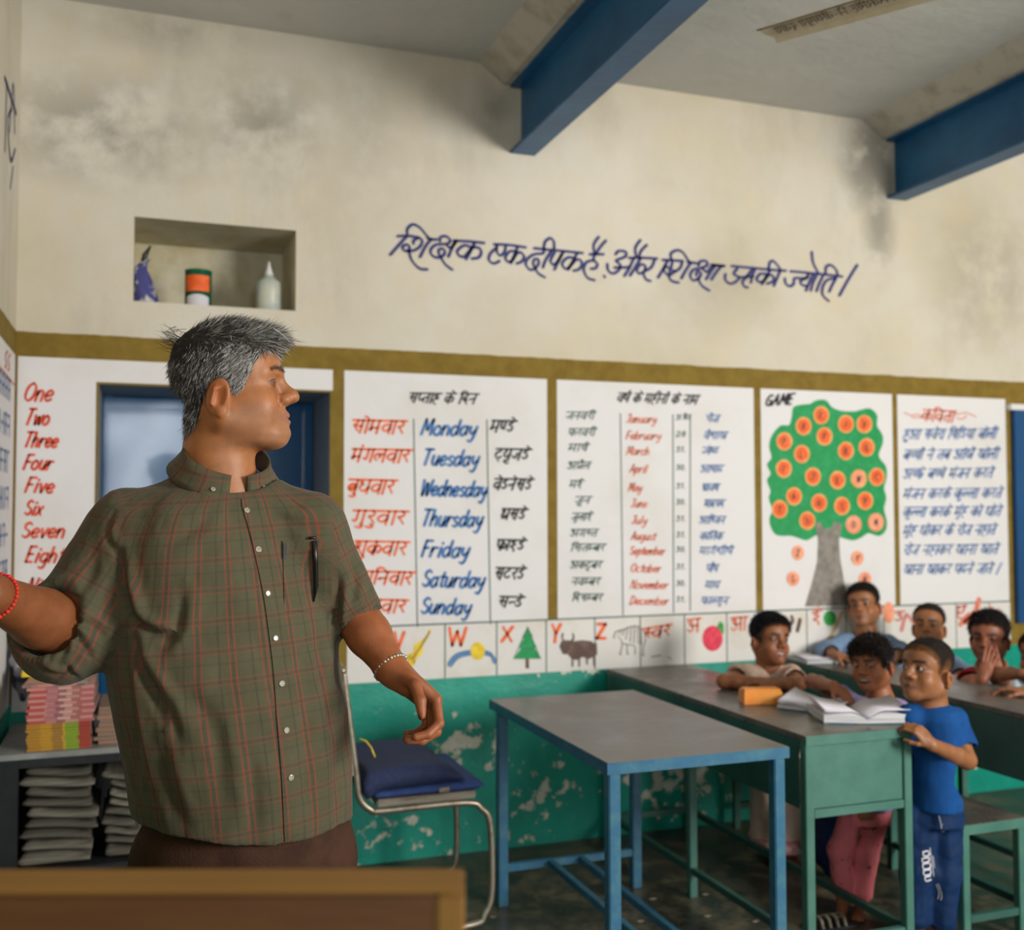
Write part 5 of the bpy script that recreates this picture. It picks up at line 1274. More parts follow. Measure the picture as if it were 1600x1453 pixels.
def head_paint(f, V, base, lip, brow_col=None, man=False, stub=None):
    q = f.inv(V); col = np.tile(A_(base), (len(V), 1))
    def g(c, r): return np.exp(-((((q - A_(c)) / A_(r)) ** 2).sum(1)))
    def mix(m, c):
        nonlocal col
        m = np.clip(m, 0, 1)[:, None]; col = col * (1 - m) + A_(c) * m
    near = (q[:, 1] > .0) & (np.abs(q[:, 0]) < .12) & (q[:, 2] > -.12) & (q[:, 2] < .16)
    for s_ in (-1, 1):
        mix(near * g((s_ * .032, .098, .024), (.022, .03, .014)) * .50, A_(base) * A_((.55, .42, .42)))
        mix(near * g((s_ * .044, .092, -.004), (.022, .03, .018)) * .30, A_(base) * A_((1.25, .92, .85)))
        if brow_col is not None:
            bz = .0555 + .003 * np.cos((np.abs(q[:, 0]) - .03) / .02)
            m = np.exp(-((q[:, 2] - bz) / .0052) ** 2) * (1 / (1 + np.exp(-(np.abs(q[:, 0]) - .011) / .0015))) * (1 / (1 + np.exp((np.abs(q[:, 0]) - .050) / .002))) * (q[:, 1] > .05)
            mix(m * .97, brow_col)
    m = ((np.abs(q[:, 2] + .0305) < .0118 - .30 * np.maximum(0, np.abs(q[:, 0]) - .006)) & (q[:, 1] > .085) & (np.abs(q[:, 0]) < .030)).astype(float)
    mix(m * .8, lip)
    for s_ in (-1, 1):
        ax_ = np.abs(((q[:, 0] - s_ * .033) / .0150) ** 2 + ((q[:, 2] - .0335) / .0062) ** 2 - 1)
        mix(near * (q[:, 1] > .07) * np.exp(-(ax_ / .38) ** 2) * (q[:, 2] > .0335) * .95, A_((.02, .012, .008))); mix(near * (q[:, 1] > .07) * np.exp(-(ax_ / .5) ** 2) * (q[:, 2] <= .0335) * .6, A_((.03, .015, .01)))
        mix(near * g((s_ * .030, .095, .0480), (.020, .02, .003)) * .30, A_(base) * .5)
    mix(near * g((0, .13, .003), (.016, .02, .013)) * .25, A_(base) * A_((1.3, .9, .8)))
    for s_ in (-1, 1): mix(g((s_ * .085, -.004, .008), (.02, .03, .035)) * .35, A_(base) * A_((1.25, .75, .6)))
    mix(g((0, .112, -.030), (.020, .010, .004)) * 0, lip)
    if stub is not None:
        m = 1 / (1 + np.exp((q[:, 2] + .012 + .25 * np.maximum(0, .06 - q[:, 1])) / .006)) * (q[:, 2] > -.09) * (q[:, 1] > .01)
        mix(m * .28, stub)
    return col
def scalp_mask(f, V, hl, soft=.004):
    """signed height above the hairline given as (forward, up) knots in head units"""
    q = f.inv(V); line = np.interp(q[:, 1], [a for a, b in hl], [b for a, b in hl])
    return q[:, 2] - line + .0035 * noise3(q, 26, 4)
HL_SHORT = [(-.11, -.050), (-.06, -.045), (-.034, -.028), (-.026, .02), (-.01, .040), (.012, .038), (.026, .014), (.034, .018), (.042, .050), (.060, .076), (.080, .094), (.10, .103), (.14, .11)]
def eye_mesh(f, q, parent, gaze, white=1.0, big=0):
    c = f.p(q * .032, .0828, .034); r = (.0128 + .001 * big) * f.s; V = []; F = []; n, m = 20, 12
    g = nrm(gaze); a = np.cross(g, (0, 0, 1)); a = nrm(a); b = np.cross(a, g)
    for i in range(m + 1):
        t = math.pi * .62 * i / m
        for k in range(n):
            an = 2 * math.pi * k / n; V.append(c + r * (g * math.cos(t) + math.sin(t) * (a * math.cos(an) + b * math.sin(an))))
    for i in range(m):
        for k in range(n): F.append((i * n + k, (i + 1) * n + k, (i + 1) * n + (k + 1) % n, i * n + (k + 1) % n))
    o = mesh_obj('eye', V, F, M_eye, parent, smooth=True)
    t = np.repeat(np.arange(m + 1) * .62 * math.pi / m, n)
    col = np.where(t[:, None] < .22, A_((.004, .003, .003)), np.where(t[:, None] < .62, A_((.022, .010, .005)), A_((.62, .56, .52)) * white))
    set_attr(o, 'Col', np.concatenate([col, np.ones((len(col), 1))], 1)); return o
def hand_prims(w, F_, N_, sc=1.0, side=1, curl=(.5, .6, .6, .7), thumb=.5, spread=1.0, rw=.027):
    """w wrist, F_ direction of the palm, N_ the way the palm faces, side = +1 / -1 picks the thumb side"""
    F_ = nrm(F_); N_ = nrm(A_(N_) - F_ * (A_(N_) @ F_)); T = np.cross(F_, N_) * side; L = []
    w = A_(w); R = np.stack([T, F_, N_], 1)
    L.append(Ell(w + F_ * .046 * sc - N_ * .002 * sc, A_((.040, .052, .0155)) * sc, R, 'u', .016 * sc))
    L.append(Ell(w + F_ * .030 * sc + T * .020 * sc + N_ * .006 * sc, A_((.018, .030, .014)) * sc, R, 'u', .012 * sc))
    L.append(Cap(w - F_ * .01 * sc, w + F_ * .03 * sc, rw * .86 * sc, .022 * sc, 'u', .016 * sc))
    for i, (tx, fy, ln, r0) in enumerate(((.027, .088, .044, .0094), (.0095, .093, .049, .0097), (-.0085, .090, .045, .0092), (-.0250, .080, .036, .0080))):
        c = curl[i]; a = 0.0; p = w + (T * tx + F_ * fy) * sc; dr = nrm(F_ + T * tx * 3.2 * spread)
        L.append(Cap(w + (T * tx * .75 + F_ * .05) * sc, p, r0 * 1.15 * sc, r0 * 1.12 * sc, 'u', .010 * sc))
        for k, (fl, rr) in enumerate(((1.0, 1.0), (.62, .92), (.50, .82))):
            a += c * (.95, 1.05, .6)[k]
            d = dr * math.cos(a) + N_ * math.sin(a); p2 = p + d * ln * fl * sc
            L.append(Cap(p, p2, r0 * rr * sc, r0 * rr * .92 * sc, 'u', .0035 * sc)); p = p2
    p = w + (T * .026 + F_ * .022 + N_ * .004) * sc
    d = nrm(T * .75 + F_ * .75 + N_ * .35); d2 = nrm(T * (.55 - .6 * thumb) + F_ * .9 + N_ * (.3 + .9 * thumb)); d3 = nrm(T * (.3 - .9 * thumb) + F_ * .9 + N_ * (.3 + 1.2 * thumb))
    for dd, ln, ra, rb in ((d, .034, .0125, .0105), (d2, .031, .0105, .0098), (d3, .026, .0098, .0075)):
        p2 = p + dd * ln * sc; L.append(Cap(p, p2, ra * sc, rb * sc, 'u', .005 * sc)); p = p2
    return L
def limb(pts, rs, k=.012): return [Cap(pts[i], pts[i + 1], rs[i], rs[i + 1], 'u', k) for i in range(len(pts) - 1)]
def foot_prims(an, d, sc=1.0, k=.012):
    d = nrm((d[0], d[1], 0)); an = A_(an); z0 = .022 * sc
    heel = np.array([an[0], an[1], z0 + .004]) - d * .02 * sc; toe = np.array([an[0], an[1], 0]) + d * .115 * sc; toe[2] = .017 * sc
    s_ = np.array([-d[1], d[0], 0]); L = [Cap(an, heel, .026 * sc, .026 * sc, 'u', k), Cap(an, toe - d * .02 * sc, .028 * sc, .020 * sc, 'u', k), Cap(heel, toe, .025 * sc, .018 * sc, 'u', k)]
    for j, q in enumerate((-1.5, -.75, 0, .75, 1.5)): L.append(Cap(toe + s_ * .014 * q * sc - d * .01 * sc, toe + s_ * .016 * q * sc + d * (.020 - .004 * abs(q)) * sc + np.array([0, 0, -.006 * sc]), .0105 * sc, .0085 * sc, 'u', .004 * sc))
    return L
def cloth_wrinkle(V, N, amp, f, seed, stretch=(1, 1, .45)):
    p = V * A_(stretch); n = noise3(p, f, seed); n2 = noise3(p, f * 2.3, seed + 1)
    return V + N * (amp * (n * np.abs(n) * 1.6 + .35 * n2))[:, None]

# skin, cloth and hair materials
def skin_mat(name, rough=.48):
    m = mat(name, (.3, .15, .08), rough, attr='Col', sss=.10, bump=.10, bscale=420, spec=.45)
    N = m.node_tree.nodes; L = m.node_tree.links; b = N['Principled BSDF']
    at = [n for n in N if n.type == 'ATTRIBUTE'][0]; tc = [n for n in N if n.type == 'TEX_COORD'][0]
    n = N.new('ShaderNodeTexNoise'); n.inputs['Scale'].default_value = 38; n.inputs['Detail'].default_value = 6; L.new(tc.outputs['Object'], n.inputs[0])
    r = N.new('ShaderNodeMapRange'); r.inputs[1].default_value = .3; r.inputs[2].default_value = .7; r.inputs[3].default_value = .84; r.inputs[4].default_value = 1.12; L.new(n.outputs[0], r.inputs[0])
    mx = N.new('ShaderNodeVectorMath'); mx.operation = 'SCALE'; L.new(at.outputs['Color'], mx.inputs[0]); L.new(r.outputs[0], mx.inputs['Scale']); L.new(mx.outputs[0], b.inputs['Base Color'])
    return m
M_skin = skin_mat('skin'); M_eye = mat('eye_surface', (.5, .5, .5), .12, attr='Col', coat=.3)
M_hairs = mat('hair_strands', (.02, .02, .02), .5, attr='Col', spec=.35); M_hairbase = mat('hair_base', (.02, .02, .02), .8, attr='Col', bump=.5, bscale=300, spec=.12)
M_teeth = mat('teeth', (.66, .60, .52), .3)
def cloth(name, c, c2=None, rough=.85): return mat(name, c, rough, col2=c2 or tuple(v * .7 for v in c), nscale=22, thr=(.4, .7), bump=.25, bscale=260, spec=.25)
def add_strands(name, parent, roots, dirs, lens, cols, wd=.0007, bend=None, curl=.3, seed=0):
    r = np.random.RandomState(seed); n = len(roots); d = dirs / (np.linalg.norm(dirs, axis=1, keepdims=True) + 1e-9)
    side = np.cross(d, r.normal(size=(n, 3))); side /= np.linalg.norm(side, axis=1, keepdims=True) + 1e-9
    bd = r.normal(size=(n, 3)) * curl * .5 if bend is None else bend + r.normal(size=(n, 3)) * curl * .4
    rows = []
    for t, wk in ((0, 1.0), (.34, .95), (.68, .75), (1, .15)):
        c = roots + d * (lens * t)[:, None] + bd * (lens * t * t)[:, None] * .55
        rows.append(c - side * wd * wk); rows.append(c + side * wd * wk)
    V = np.stack(rows, 1).reshape(-1, 3)
    b = np.arange(n)[:, None] * 8
    Q = np.concatenate([b + np.array([[0, 1, 3, 2]]), b + np.array([[2, 3, 5, 4]]), b + np.array([[4, 5, 7, 6]])])
    o = mesh_obj(name, V, Q, M_hairs, parent, smooth=True)
    C4 = np.concatenate([np.repeat(cols, 8, 0), np.ones((n * 8, 1))], 1); set_attr(o, 'Col', C4); o['kind'] = 'stuff'; return o
def sample_faces(V, Q, mask_v, n, seed):
    r = np.random.RandomState(seed); m = mask_v[Q].min(1) > 0; q = Q[m]
    if len(q) == 0: return np.zeros((0, 3)), np.zeros(0, int)
    a = np.linalg.norm(np.cross(V[q[:, 2]] - V[q[:, 0]], V[q[:, 3]] - V[q[:, 1]]), axis=1)
    i = r.choice(len(q), n, p=a / a.sum()); w_ = r.dirichlet((1, 1, 1, 1), n)
    return (V[q[i]] * w_[:, :, None]).sum(1), q[i][:, 0]
def hair_cap(name, parent, V, Q, N, h, thick, col, ramp_=.010, wob=.0, wobf=30, seed=0, fade=None):
    keep = h[Q].max(1) > -.001; q = Q[keep]; used = np.unique(q); mp = np.full(len(V), -1); mp[used] = np.arange(len(used))
    t = np.clip((h[used]) / ramp_, 0, 1); t = t * t * (3 - 2 * t)
    W = V[used] + N[used] * ((thick if np.isscalar(thick) else thick[used]) * t + .0004)[:, None]
    if wob: W = W + N[used] * (wob * noise3(W, wobf, seed) * t)[:, None]
    o = mesh_obj(name, W, mp[q], M_hairbase, parent, smooth=True)
    C_ = np.tile(A_(col), (len(W), 1)) if np.ndim(col) == 1 else col[used]
    if fade is not None: tf = np.clip(h[used] / fade[1], 0, 1)[:, None]; C_ = A_(fade[0]) * (1 - tf) + C_ * tf
    set_attr(o, 'Col', np.concatenate([C_, np.ones((len(W), 1))], 1)); return o, W, mp[q]
def view_dir(px): v = ray(px, 795); v[2] = 0; return nrm(v)
RH = nrm((CR[0], CR[1], 0))
def facing(px, yaw, pitch=0.0):
    """yaw degrees: 0 looks at the camera, positive turns towards the right of the picture; pitch positive looks up"""
    v = view_dir(px); r = nrm(np.cross(v, (0, 0, 1))); a = math.radians(yaw); b = math.radians(pitch)
    return nrm((-v * math.cos(a) + r * math.sin(a)) * math.cos(b) + np.array([0, 0, math.sin(b)]))
def roll_up(fwd, deg):
    x = nrm(np.cross(fwd, (0, 0, 1))); z = np.cross(x, fwd); a = math.radians(deg); return z * math.cos(a) + x * math.sin(a)
# ---------------------------------------------------------------- the man
D0 = 1.95
man = thing('person', 'grey haired man in an olive plaid shirt and brown trousers, face in profile', 'person', tuple(P(385, 1300, D0)[:2]) + (0,))
SK = A_((.385, .152, .056))
VM = view_dir(370); RM = nrm(np.cross(VM, (0, 0, 1)))
ya = math.radians(20); BY = -VM * math.cos(ya) + RM * math.sin(ya); BX = RM * math.cos(ya) + VM * math.sin(ya)
hf = Frame(P(350, 626, 1.975), facing(350, 84, -1), sc=1.0)
neckb = P(352, 770, 1.975)
E_R, W_R, S_R = P(104, 985, 1.85), P(-22, 925, 1.62), P(205, 838, 1.93)
E_L, W_L, S_L = P(556, 962, 2.02), P(616, 1050, 1.94), P(488, 832, 2.0)
RH_, UH_, VH_ = RM, np.array([0, 0, 1.]), VM
hand_L = hand_prims(W_L, RH_ * .72 - UH_ * .62 - VH_ * .25, -RH_ * .62 - UH_ * .55 - VH_ * .35, 1.05, -1, (.85, .95, .95, .9), .45, 1.0, .030)
hand_R = hand_prims(W_R, -RH_ * .75 + UH_ * .45 - VH_ * .45, -UH_ * .2 - VH_ * .6 + RH_ * .3, 1.0, 1, (.25, .3, .35, .4), .1)
skin = head_prims(hf, nose=.92, chin=1.0, lids=.42, dbl=.8, bulb=1.06, brow=1.05, neck=(neckb, .058), jaw=1.06, cheek=1.02, ear=1.13, naso=1)
skin.append(Cap(P(334, 705, 1.985), P(352, 790, 1.99), .056, .066, 'u', .03))
skin += limb([S_R, E_R], [.055, .050]) + limb([E_R, E_R + (W_R - E_R) * .35, W_R], [.052, .050, .031]) + hand_R
skin += limb([S_L, E_L], [.05, .044]) + limb([E_L, E_L + (W_L - E_L) * .35, W_L], [.044, .042, .0275]) + hand_L
skin += [Cap(P(352, 880, 1.99), P(385, 1290, 1.97), .09, .13, 'u', .05), Cap(S_R, P(352, 830, 1.99), .045, .05, 'u', .03), Cap(S_L, P(352, 830, 1.99), .045, .05, 'u', .03), Cap(P(354, 785, 1.99), P(352, 860, 1.99), .060, .07, 'u', .03)]
hipL, hipR = P(465, 1330, 1.98), P(300, 1330, 1.93)
for hp, q in ((hipL, 1), (hipR, -1)):
    kn = np.array([hp[0], hp[1], .48]); an = np.array([hp[0], hp[1] + .01, .09]); skin += limb([hp, kn, an], [.085, .06, .04])
hb = [(hf.p(-.10, -.11, -.14), hf.p(.10, .15, .15))]
lo = np.minimum(*hb[0]); hi = np.maximum(*hb[0])
fine = [(np.array([hf.o[0] - .13, hf.o[1] - .11, hf.o[2] - .15]), np.array([hf.o[0] + .16, hf.o[1] + .11, hf.o[2] + .16]), .0021),
        (W_L + A_((-.05, -.10, -.13)), W_L + A_((.12, .08, .05)), .0021)]
V, Q = sculpt(skin, .006, fine)
N = vnormals(V, Q)
col = head_paint(hf, V, SK, (.35, .125, .075), None, True, (.23, .14, .10))
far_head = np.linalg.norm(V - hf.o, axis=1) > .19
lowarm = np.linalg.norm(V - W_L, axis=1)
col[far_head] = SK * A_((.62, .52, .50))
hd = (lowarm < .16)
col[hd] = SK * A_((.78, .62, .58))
# nails
body = mesh_obj('body', V, Q, M_skin, man, smooth=True); set_attr(body, 'Col', np.concatenate([col, np.ones((len(V), 1))], 1))
for q in (-1, 1): eye_mesh(hf, q, man, hf.y * .9 - hf.z * .25, .16)
def nail(p, n, r=.006):
    bm = bmesh.new(); bmesh.ops.create_icosphere(bm, subdivisions=2, radius=1); n = nrm(n); a = nrm(np.cross(n, (.3, .2, 1))); b = np.cross(n, a)
    for v in bm.verts: q = A_(p) + a * v.co.x * r * .8 + b * v.co.y * r + n * v.co.z * r * .35; v.co = Vector(q)
    return bm_obj('fingernail', bm, mat('nail', (.60, .36, .28), .3), man, True)
caps = [c for c in hand_L if isinstance(c, Cap)]
# hair: a dense base with thousands of separate grey strands
HLM = [(-.12, -.070), (-.088, -.066), (-.060, -.060), (-.042, -.045), (-.034, -.012), (-.026, .024), (-.014, .040), (.014, .040), (.022, .022), (.034, .016), (.043, .026), (.048, .045), (.060, .070), (.074, .088), (.088, .100), (.098, .108), (.14, .115)]
hm = scalp_mask(hf, V, HLM); hq = hf.inv(V)
hm = np.where((np.linalg.norm(V - hf.o, axis=1) < .19) & ~((np.abs(hq[:, 0]) > .074) & (hq[:, 1] > -.032) & (hq[:, 1] < .03) & (hq[:, 2] < .045)), hm, -1)
thick = .004 + .006 * np.clip((hq[:, 2] - .02) / .10, 0, 1) + .005 * np.clip((-hq[:, 1] - .02) / .06, 0, 1) * np.clip((hq[:, 2] + .05) / .05, 0, 1)
hcol = (.028 + .15 * np.exp(-(((hq[:, 1] - .035) / .035) ** 2 + ((hq[:, 2] - .045) / .04) ** 2)) + .05 * np.clip((hq[:, 1] - .03) / .05, 0, 1))[:, None] * A_((1, .96, .9))
cap, Wc, Qc = hair_cap('hair', man, V, Q, N, hm, thick, hcol, .018, .0022, 30, 3)
tag(cap, 'short thick grey hair')
Nc = vnormals(Wc, Qc); msk = np.ones(len(Wc))
roots, vi = sample_faces(Wc, Qc, msk, 30000, 5)
rq = hf.inv(roots); rn = Nc[vi]; r_ = np.random.RandomState(8); n_ = len(roots)
fw, upv = hf.y, hf.z
top = np.clip((rq[:, 2] - .085) / .04, 0, 1)[:, None]; front = np.clip((rq[:, 1] - .03) / .05, 0, 1)[:, None]; back = np.clip((-rq[:, 1] - .02) / .05, 0, 1)[:, None]
flow = top * (fw * .9 + upv * .15) + (1 - top) * (-upv * .9 - fw * .35 * (1 - back)) + front * top * (fw * .6 + upv * .4) + front * (1 - top) * (-upv * .3 - fw * .5)
dirs = flow + rn * (.16 + .12 * top) + r_.normal(size=(n_, 3)) * .15
lens = (.018 + .010 * top[:, 0] + .010 * front[:, 0] * top[:, 0]) * r_.uniform(.7, 1.25, n_)
wht = np.clip(.30 + .62 * np.exp(-(((rq[:, 1] - .035) / .035) ** 2 + ((rq[:, 2] - .045) / .035) ** 2)) + .25 * front[:, 0] - .10 * back[:, 0], 0, .9)
g_ = np.where(r_.rand(n_) < wht, r_.uniform(.30, .62, n_), r_.uniform(.012, .09, n_))
add_strands('hair_strands', man, roots - rn * .003, dirs, lens, g_[:, None] * A_((1, .96, .90)), .00048, None, .35, 2)
tm = (rq[:, 1] > .012) & (rq[:, 2] < .100) & (rq[:, 2] > .010) & (np.abs(rq[:, 0]) > .03)
tr_, tn_ = np.repeat(roots[tm], 2, 0), np.repeat(rn[tm], 2, 0); tr_ = tr_ + r_.normal(size=tr_.shape) * .0016; nt_ = len(tr_)
add_strands('temple_strands', man, tr_ - tn_ * .001, -upv * .8 - fw * .75 + tn_ * .22 + r_.normal(size=(nt_, 3)) * .16, r_.uniform(.012, .022, nt_), np.where(r_.rand(nt_) < .62, r_.uniform(.26, .55, nt_), r_.uniform(.02, .1, nt_))[:, None] * A_((1, .96, .9)), .00046, None, .3, 12)
# a few stray tufts at the crown and the front
hv = hm[Q].max(1) > 0
nst = 150; r2 = np.random.RandomState(4)
rt = np.array([hf.p(r2.normal() * .03, -.085 + r2.normal() * .010, .105 + r2.normal() * .012) for _ in range(nst)])
add_strands('stray_hair', man, rt, -fw * .8 + upv * .25 + r2.normal(size=(nst, 3)) * .4, r2.uniform(.018, .032, nst), r2.uniform(.02, .1, nst)[:, None] * A_((1, .95, .9)), .0005, None, .5, 6)
rt = np.array([hf.p(r2.normal() * .028, .085 + r2.normal() * .012, .121 + r2.normal() * .006) for _ in range(420)])
add_strands('forelock', man, rt, fw * .95 + upv * .06 + r2.normal(size=(420, 3)) * .25, r2.uniform(.018, .036, 420), np.where(r2.rand(420) < .5, r2.uniform(.25, .5, 420), r2.uniform(.02, .1, 420))[:, None] * A_((1, .96, .9)), .0006, -upv * .5, .4, 7)
for q in (-1, 1):      # eyebrows
    nb = 170; t = r2.rand(nb); rb_ = np.array([hf.p(q * (.014 + .036 * a), .112 - .020 * a ** 1.5, .0575 + .004 * math.sin(a * 3) + r2.normal() * .0022) for a in t])
    add_strands('eyebrow', man, rb_ - fw * .003, hf.x * q * .8 + fw * .25 + upv * .25 + r2.normal(size=(nb, 3)) * .25, r2.uniform(.005, .009, nb), np.where(r2.rand(nb) < .6, .26, .07)[:, None] * A_((1, .95, .9)), .0004, None, .3, 9)

# shirt
ys = [755, 775, 800, 840, 900, 970, 1040, 1113, 1190, 1265, 1345]
cxs = [352, 350, 348, 348, 350, 352, 356, 366, 377, 384, 388]
cs = [P(a, b, D0 + .03) for a, b in zip(cxs, ys)]
shirt_torso = Loft([c[2] for c in cs], [(c[0], c[1]) for c in cs], [.075, .115, .165, .195, .205, .213, .218, .215, .208, .203, .200], [.070, .085, .105, .125, .145, .160, .172, .178, .176, .170, .164], BX, BY, 'u', .02, 2.25)
def hemcut(X, Y, Z):
    u = (X - cs[-1][0]) * BX[0] + (Y - cs[-1][1]) * BX[1]
    hz = np.interp(u, [-.22, -.185, -.14, -.06, .03, .12, .20], [P(0, 1262, D0)[2], P(0, 1268, D0)[2], P(0, 1300, D0 - .1)[2], P(0, 1330, D0 - .15)[2], P(0, 1335, D0 - .15)[2], P(0, 1322, D0 - .12)[2], P(0, 1300, D0)[2]])
    return Z - hz
slR = Cap(S_R, E_R + nrm(E_R - S_R) * .012, .080, .079, 'u', .035)
slL = Cap(S_L, E_L, .064, .052, 'u', .03)
sh = [shirt_torso, Cap(P(340, 772, 1.975), P(215, 828, 1.94), .050, .078, 'u', .05), Cap(P(365, 775, 1.985), P(480, 822, 2.0), .050, .066, 'u', .05), slR, slL,
      Cap(E_R + nrm(E_R - S_R) * .012, E_R + nrm(W_R - E_R) * .055, .076, .070, 'u', .03)]
dR, dL = nrm(W_R - E_R), nrm(nrm(E_L - S_L) + nrm(W_L - E_L) * .5)
sh.append(Fn(hemcut, 's', .004))
sh.append(Cap(E_R + dR * .170, E_R + dR * .40, .12, .12, 's', .010))           # open cuffs
sh.append(Cap(E_R + dR * .02, E_R + dR * .12, .059, .059, 's', .006))
sh.append(Cap(E_L + dL * .112, E_L + dL * .3, .10, .10, 's', .012))
sh.append(Cap(E_L + dL * .0, E_L + dL * .08, .0475, .0475, 's', .006))
sh.append(Ell(P(360, 728, 1.96), (.094, .092, .058), None, 's', .008)); sh.append(Cap(P(352, 760, 1.98), P(350, 690, 1.97), .068, .075, 's', .008))
sh.append(Ell((cs[-1][0], cs[-1][1], cs[-1][2] - .06), (.17, .13, .13), None, 's', .01))
V, Q = sculpt(sh, .0042); V = relax(V, Q, 2)
def sd_cap(V, a, b): ab = b - a; t = np.clip(((V - a) @ ab) / (ab @ ab), 0, 1); return np.linalg.norm(V - a - t[:, None] * ab, axis=1), t
def px_all(V): v = V - CAM; D = v @ CF; return 800 + FPX * (v @ CR) / D, 726.5 - FPX * (v @ CU) / D
def crease(V, N, pts, amp, w, side=0.6):
    """press a fold into the cloth along a line seen from the front"""
    X, Y = px_all(V); best = np.full(len(V), 1e9); sgn = np.zeros(len(V)); tt = np.zeros(len(V)); pts = [np.asarray(p, float) for p in catmull(pts, 6)]
    for i in range(len(pts) - 1):
        a, b = pts[i], pts[i + 1]; ab = b - a; t = np.clip(((X - a[0]) * ab[0] + (Y - a[1]) * ab[1]) / (ab @ ab + 1e-9), 0, 1)
        dx, dy = X - a[0] - t * ab[0], Y - a[1] - t * ab[1]; d = np.hypot(dx, dy); m = d < best
        best = np.where(m, d, best); sgn = np.where(m, np.sign(dx * ab[1] - dy * ab[0]), sgn); tt = np.where(m, (i + t) / (len(pts) - 1), tt)
    fr = np.clip(-(N @ VM) * 2.5, 0, 1) * np.sin(np.clip(tt, .04, .96) * math.pi) ** .6
    g = np.exp(-(best / w) ** 2); r = np.exp(-((best * sgn - 1.9 * w) / (1.3 * w)) ** 2)
    return V + (N * (fr * (-amp * g + amp * side * r))[:, None])
CRS = [([(187, 862), (192, 905), (202, 942), (210, 966), (232, 985), (262, 994)], .016, 7), ([(82, 949), (98, 972), (121, 993), (141, 1025)], .010, 5), ([(105, 1038), (110, 1050), (122, 1060)], .006, 4), ([(76, 934), (90, 936), (108, 932)], .006, 4),
       ([(205, 985), (213, 1015), (222, 1050), (238, 1080), (254, 1130)], .009, 7), ([(192, 1000), (196, 1060), (204, 1130), (216, 1210)], .007, 8), ([(284, 925), (281, 960), (272, 990), (250, 1012)], .006, 9), ([(222, 1040), (240, 1075), (262, 1110), (280, 1160)], .006, 9),
       ([(112, 972), (140, 975), (160, 990)], .006, 6), ([(150, 870), (138, 905), (120, 935)], .004, 9), ([(172, 1010), (185, 985), (200, 975)], .006, 6),
       ([(498, 985), (502, 1040), (512, 1090), (520, 1140)], .006, 8), ([(528, 900), (526, 945), (522, 985)], .008, 6), ([(540, 1000), (545, 1080), (538, 1160), (530, 1230)], .005, 9), ([(548, 870), (556, 905), (552, 935)], .004, 6),
       ([(300, 1090), (330, 1130), (345, 1190), (350, 1270)], .004, 14), ([(250, 1180), (262, 1230), (285, 1290)], .004, 12), ([(470, 1000), (478, 1080), (480, 1160), (478, 1260)], .0035, 14), ([(390, 1180), (395, 1240), (400, 1300)], .003, 12),
       ([(330, 800), (300, 830), (262, 850)], .003, 12), ([(420, 800), (450, 815), (490, 822)], .003, 10), ([(178, 800), (168, 835), (185, 870)], .004, 4), ([(62, 1040), (80, 1050), (104, 1056)], .004, 4), ([(522, 966), (548, 956), (574, 936)], .004, 3), ([(78, 940), (100, 975), (104, 1010), (88, 1040)], .005, 4)]
for p_, a_, w_ in CRS: N = vnormals(V, Q); V = crease(V, N, p_, a_ * 1.6, w_)
N = vnormals(V, Q); V = cloth_wrinkle(V, N, .0048, 6.5, 11); N = vnormals(V, Q); V = cloth_wrinkle(V, N, .0013, 24.0, 12, (1, 1, .5))
V = relax(V, Q, 2, .5)
def cloth_uv(V):
    dr, tr = sd_cap(V, S_R, E_R); dl, tl = sd_cap(V, S_L, E_L)
    cx_ = np.interp(V[:, 2], [c[2] for c in cs][::-1], [c[0] for c in cs][::-1]); cy_ = np.interp(V[:, 2], [c[2] for c in cs][::-1], [c[1] for c in cs][::-1])
    x = (V[:, 0] - cx_) * BX[0] + (V[:, 1] - cy_) * BX[1]; y = (V[:, 0] - cx_) * BY[0] + (V[:, 1] - cy_) * BY[1]
    th = np.arctan2(x / 1.25, y); U = th * .19; W = V[:, 2] - .05 * U
    X, Y = px_all(V)
    def sl(a, b):
        ax = nrm(b - a); e1 = nrm(np.cross(ax, VM)); e2 = np.cross(ax, e1); w_ = V - a; return np.arctan2(w_ @ e1, -(w_ @ VM)) * .075, w_ @ ax
    ur, wr = sl(S_R, E_R); ul, wl = sl(S_L, E_L)
    mr = (dr < .105) & (X < 186) ; ml = (dl < .085) & (X > 520 + 0 * X)
    U = np.where(mr, ur + .3, np.where(ml, ul - .3, U)); W = np.where(mr, wr, np.where(ml, wl, W))
    return np.stack([U, W, np.zeros(len(V))], 1)
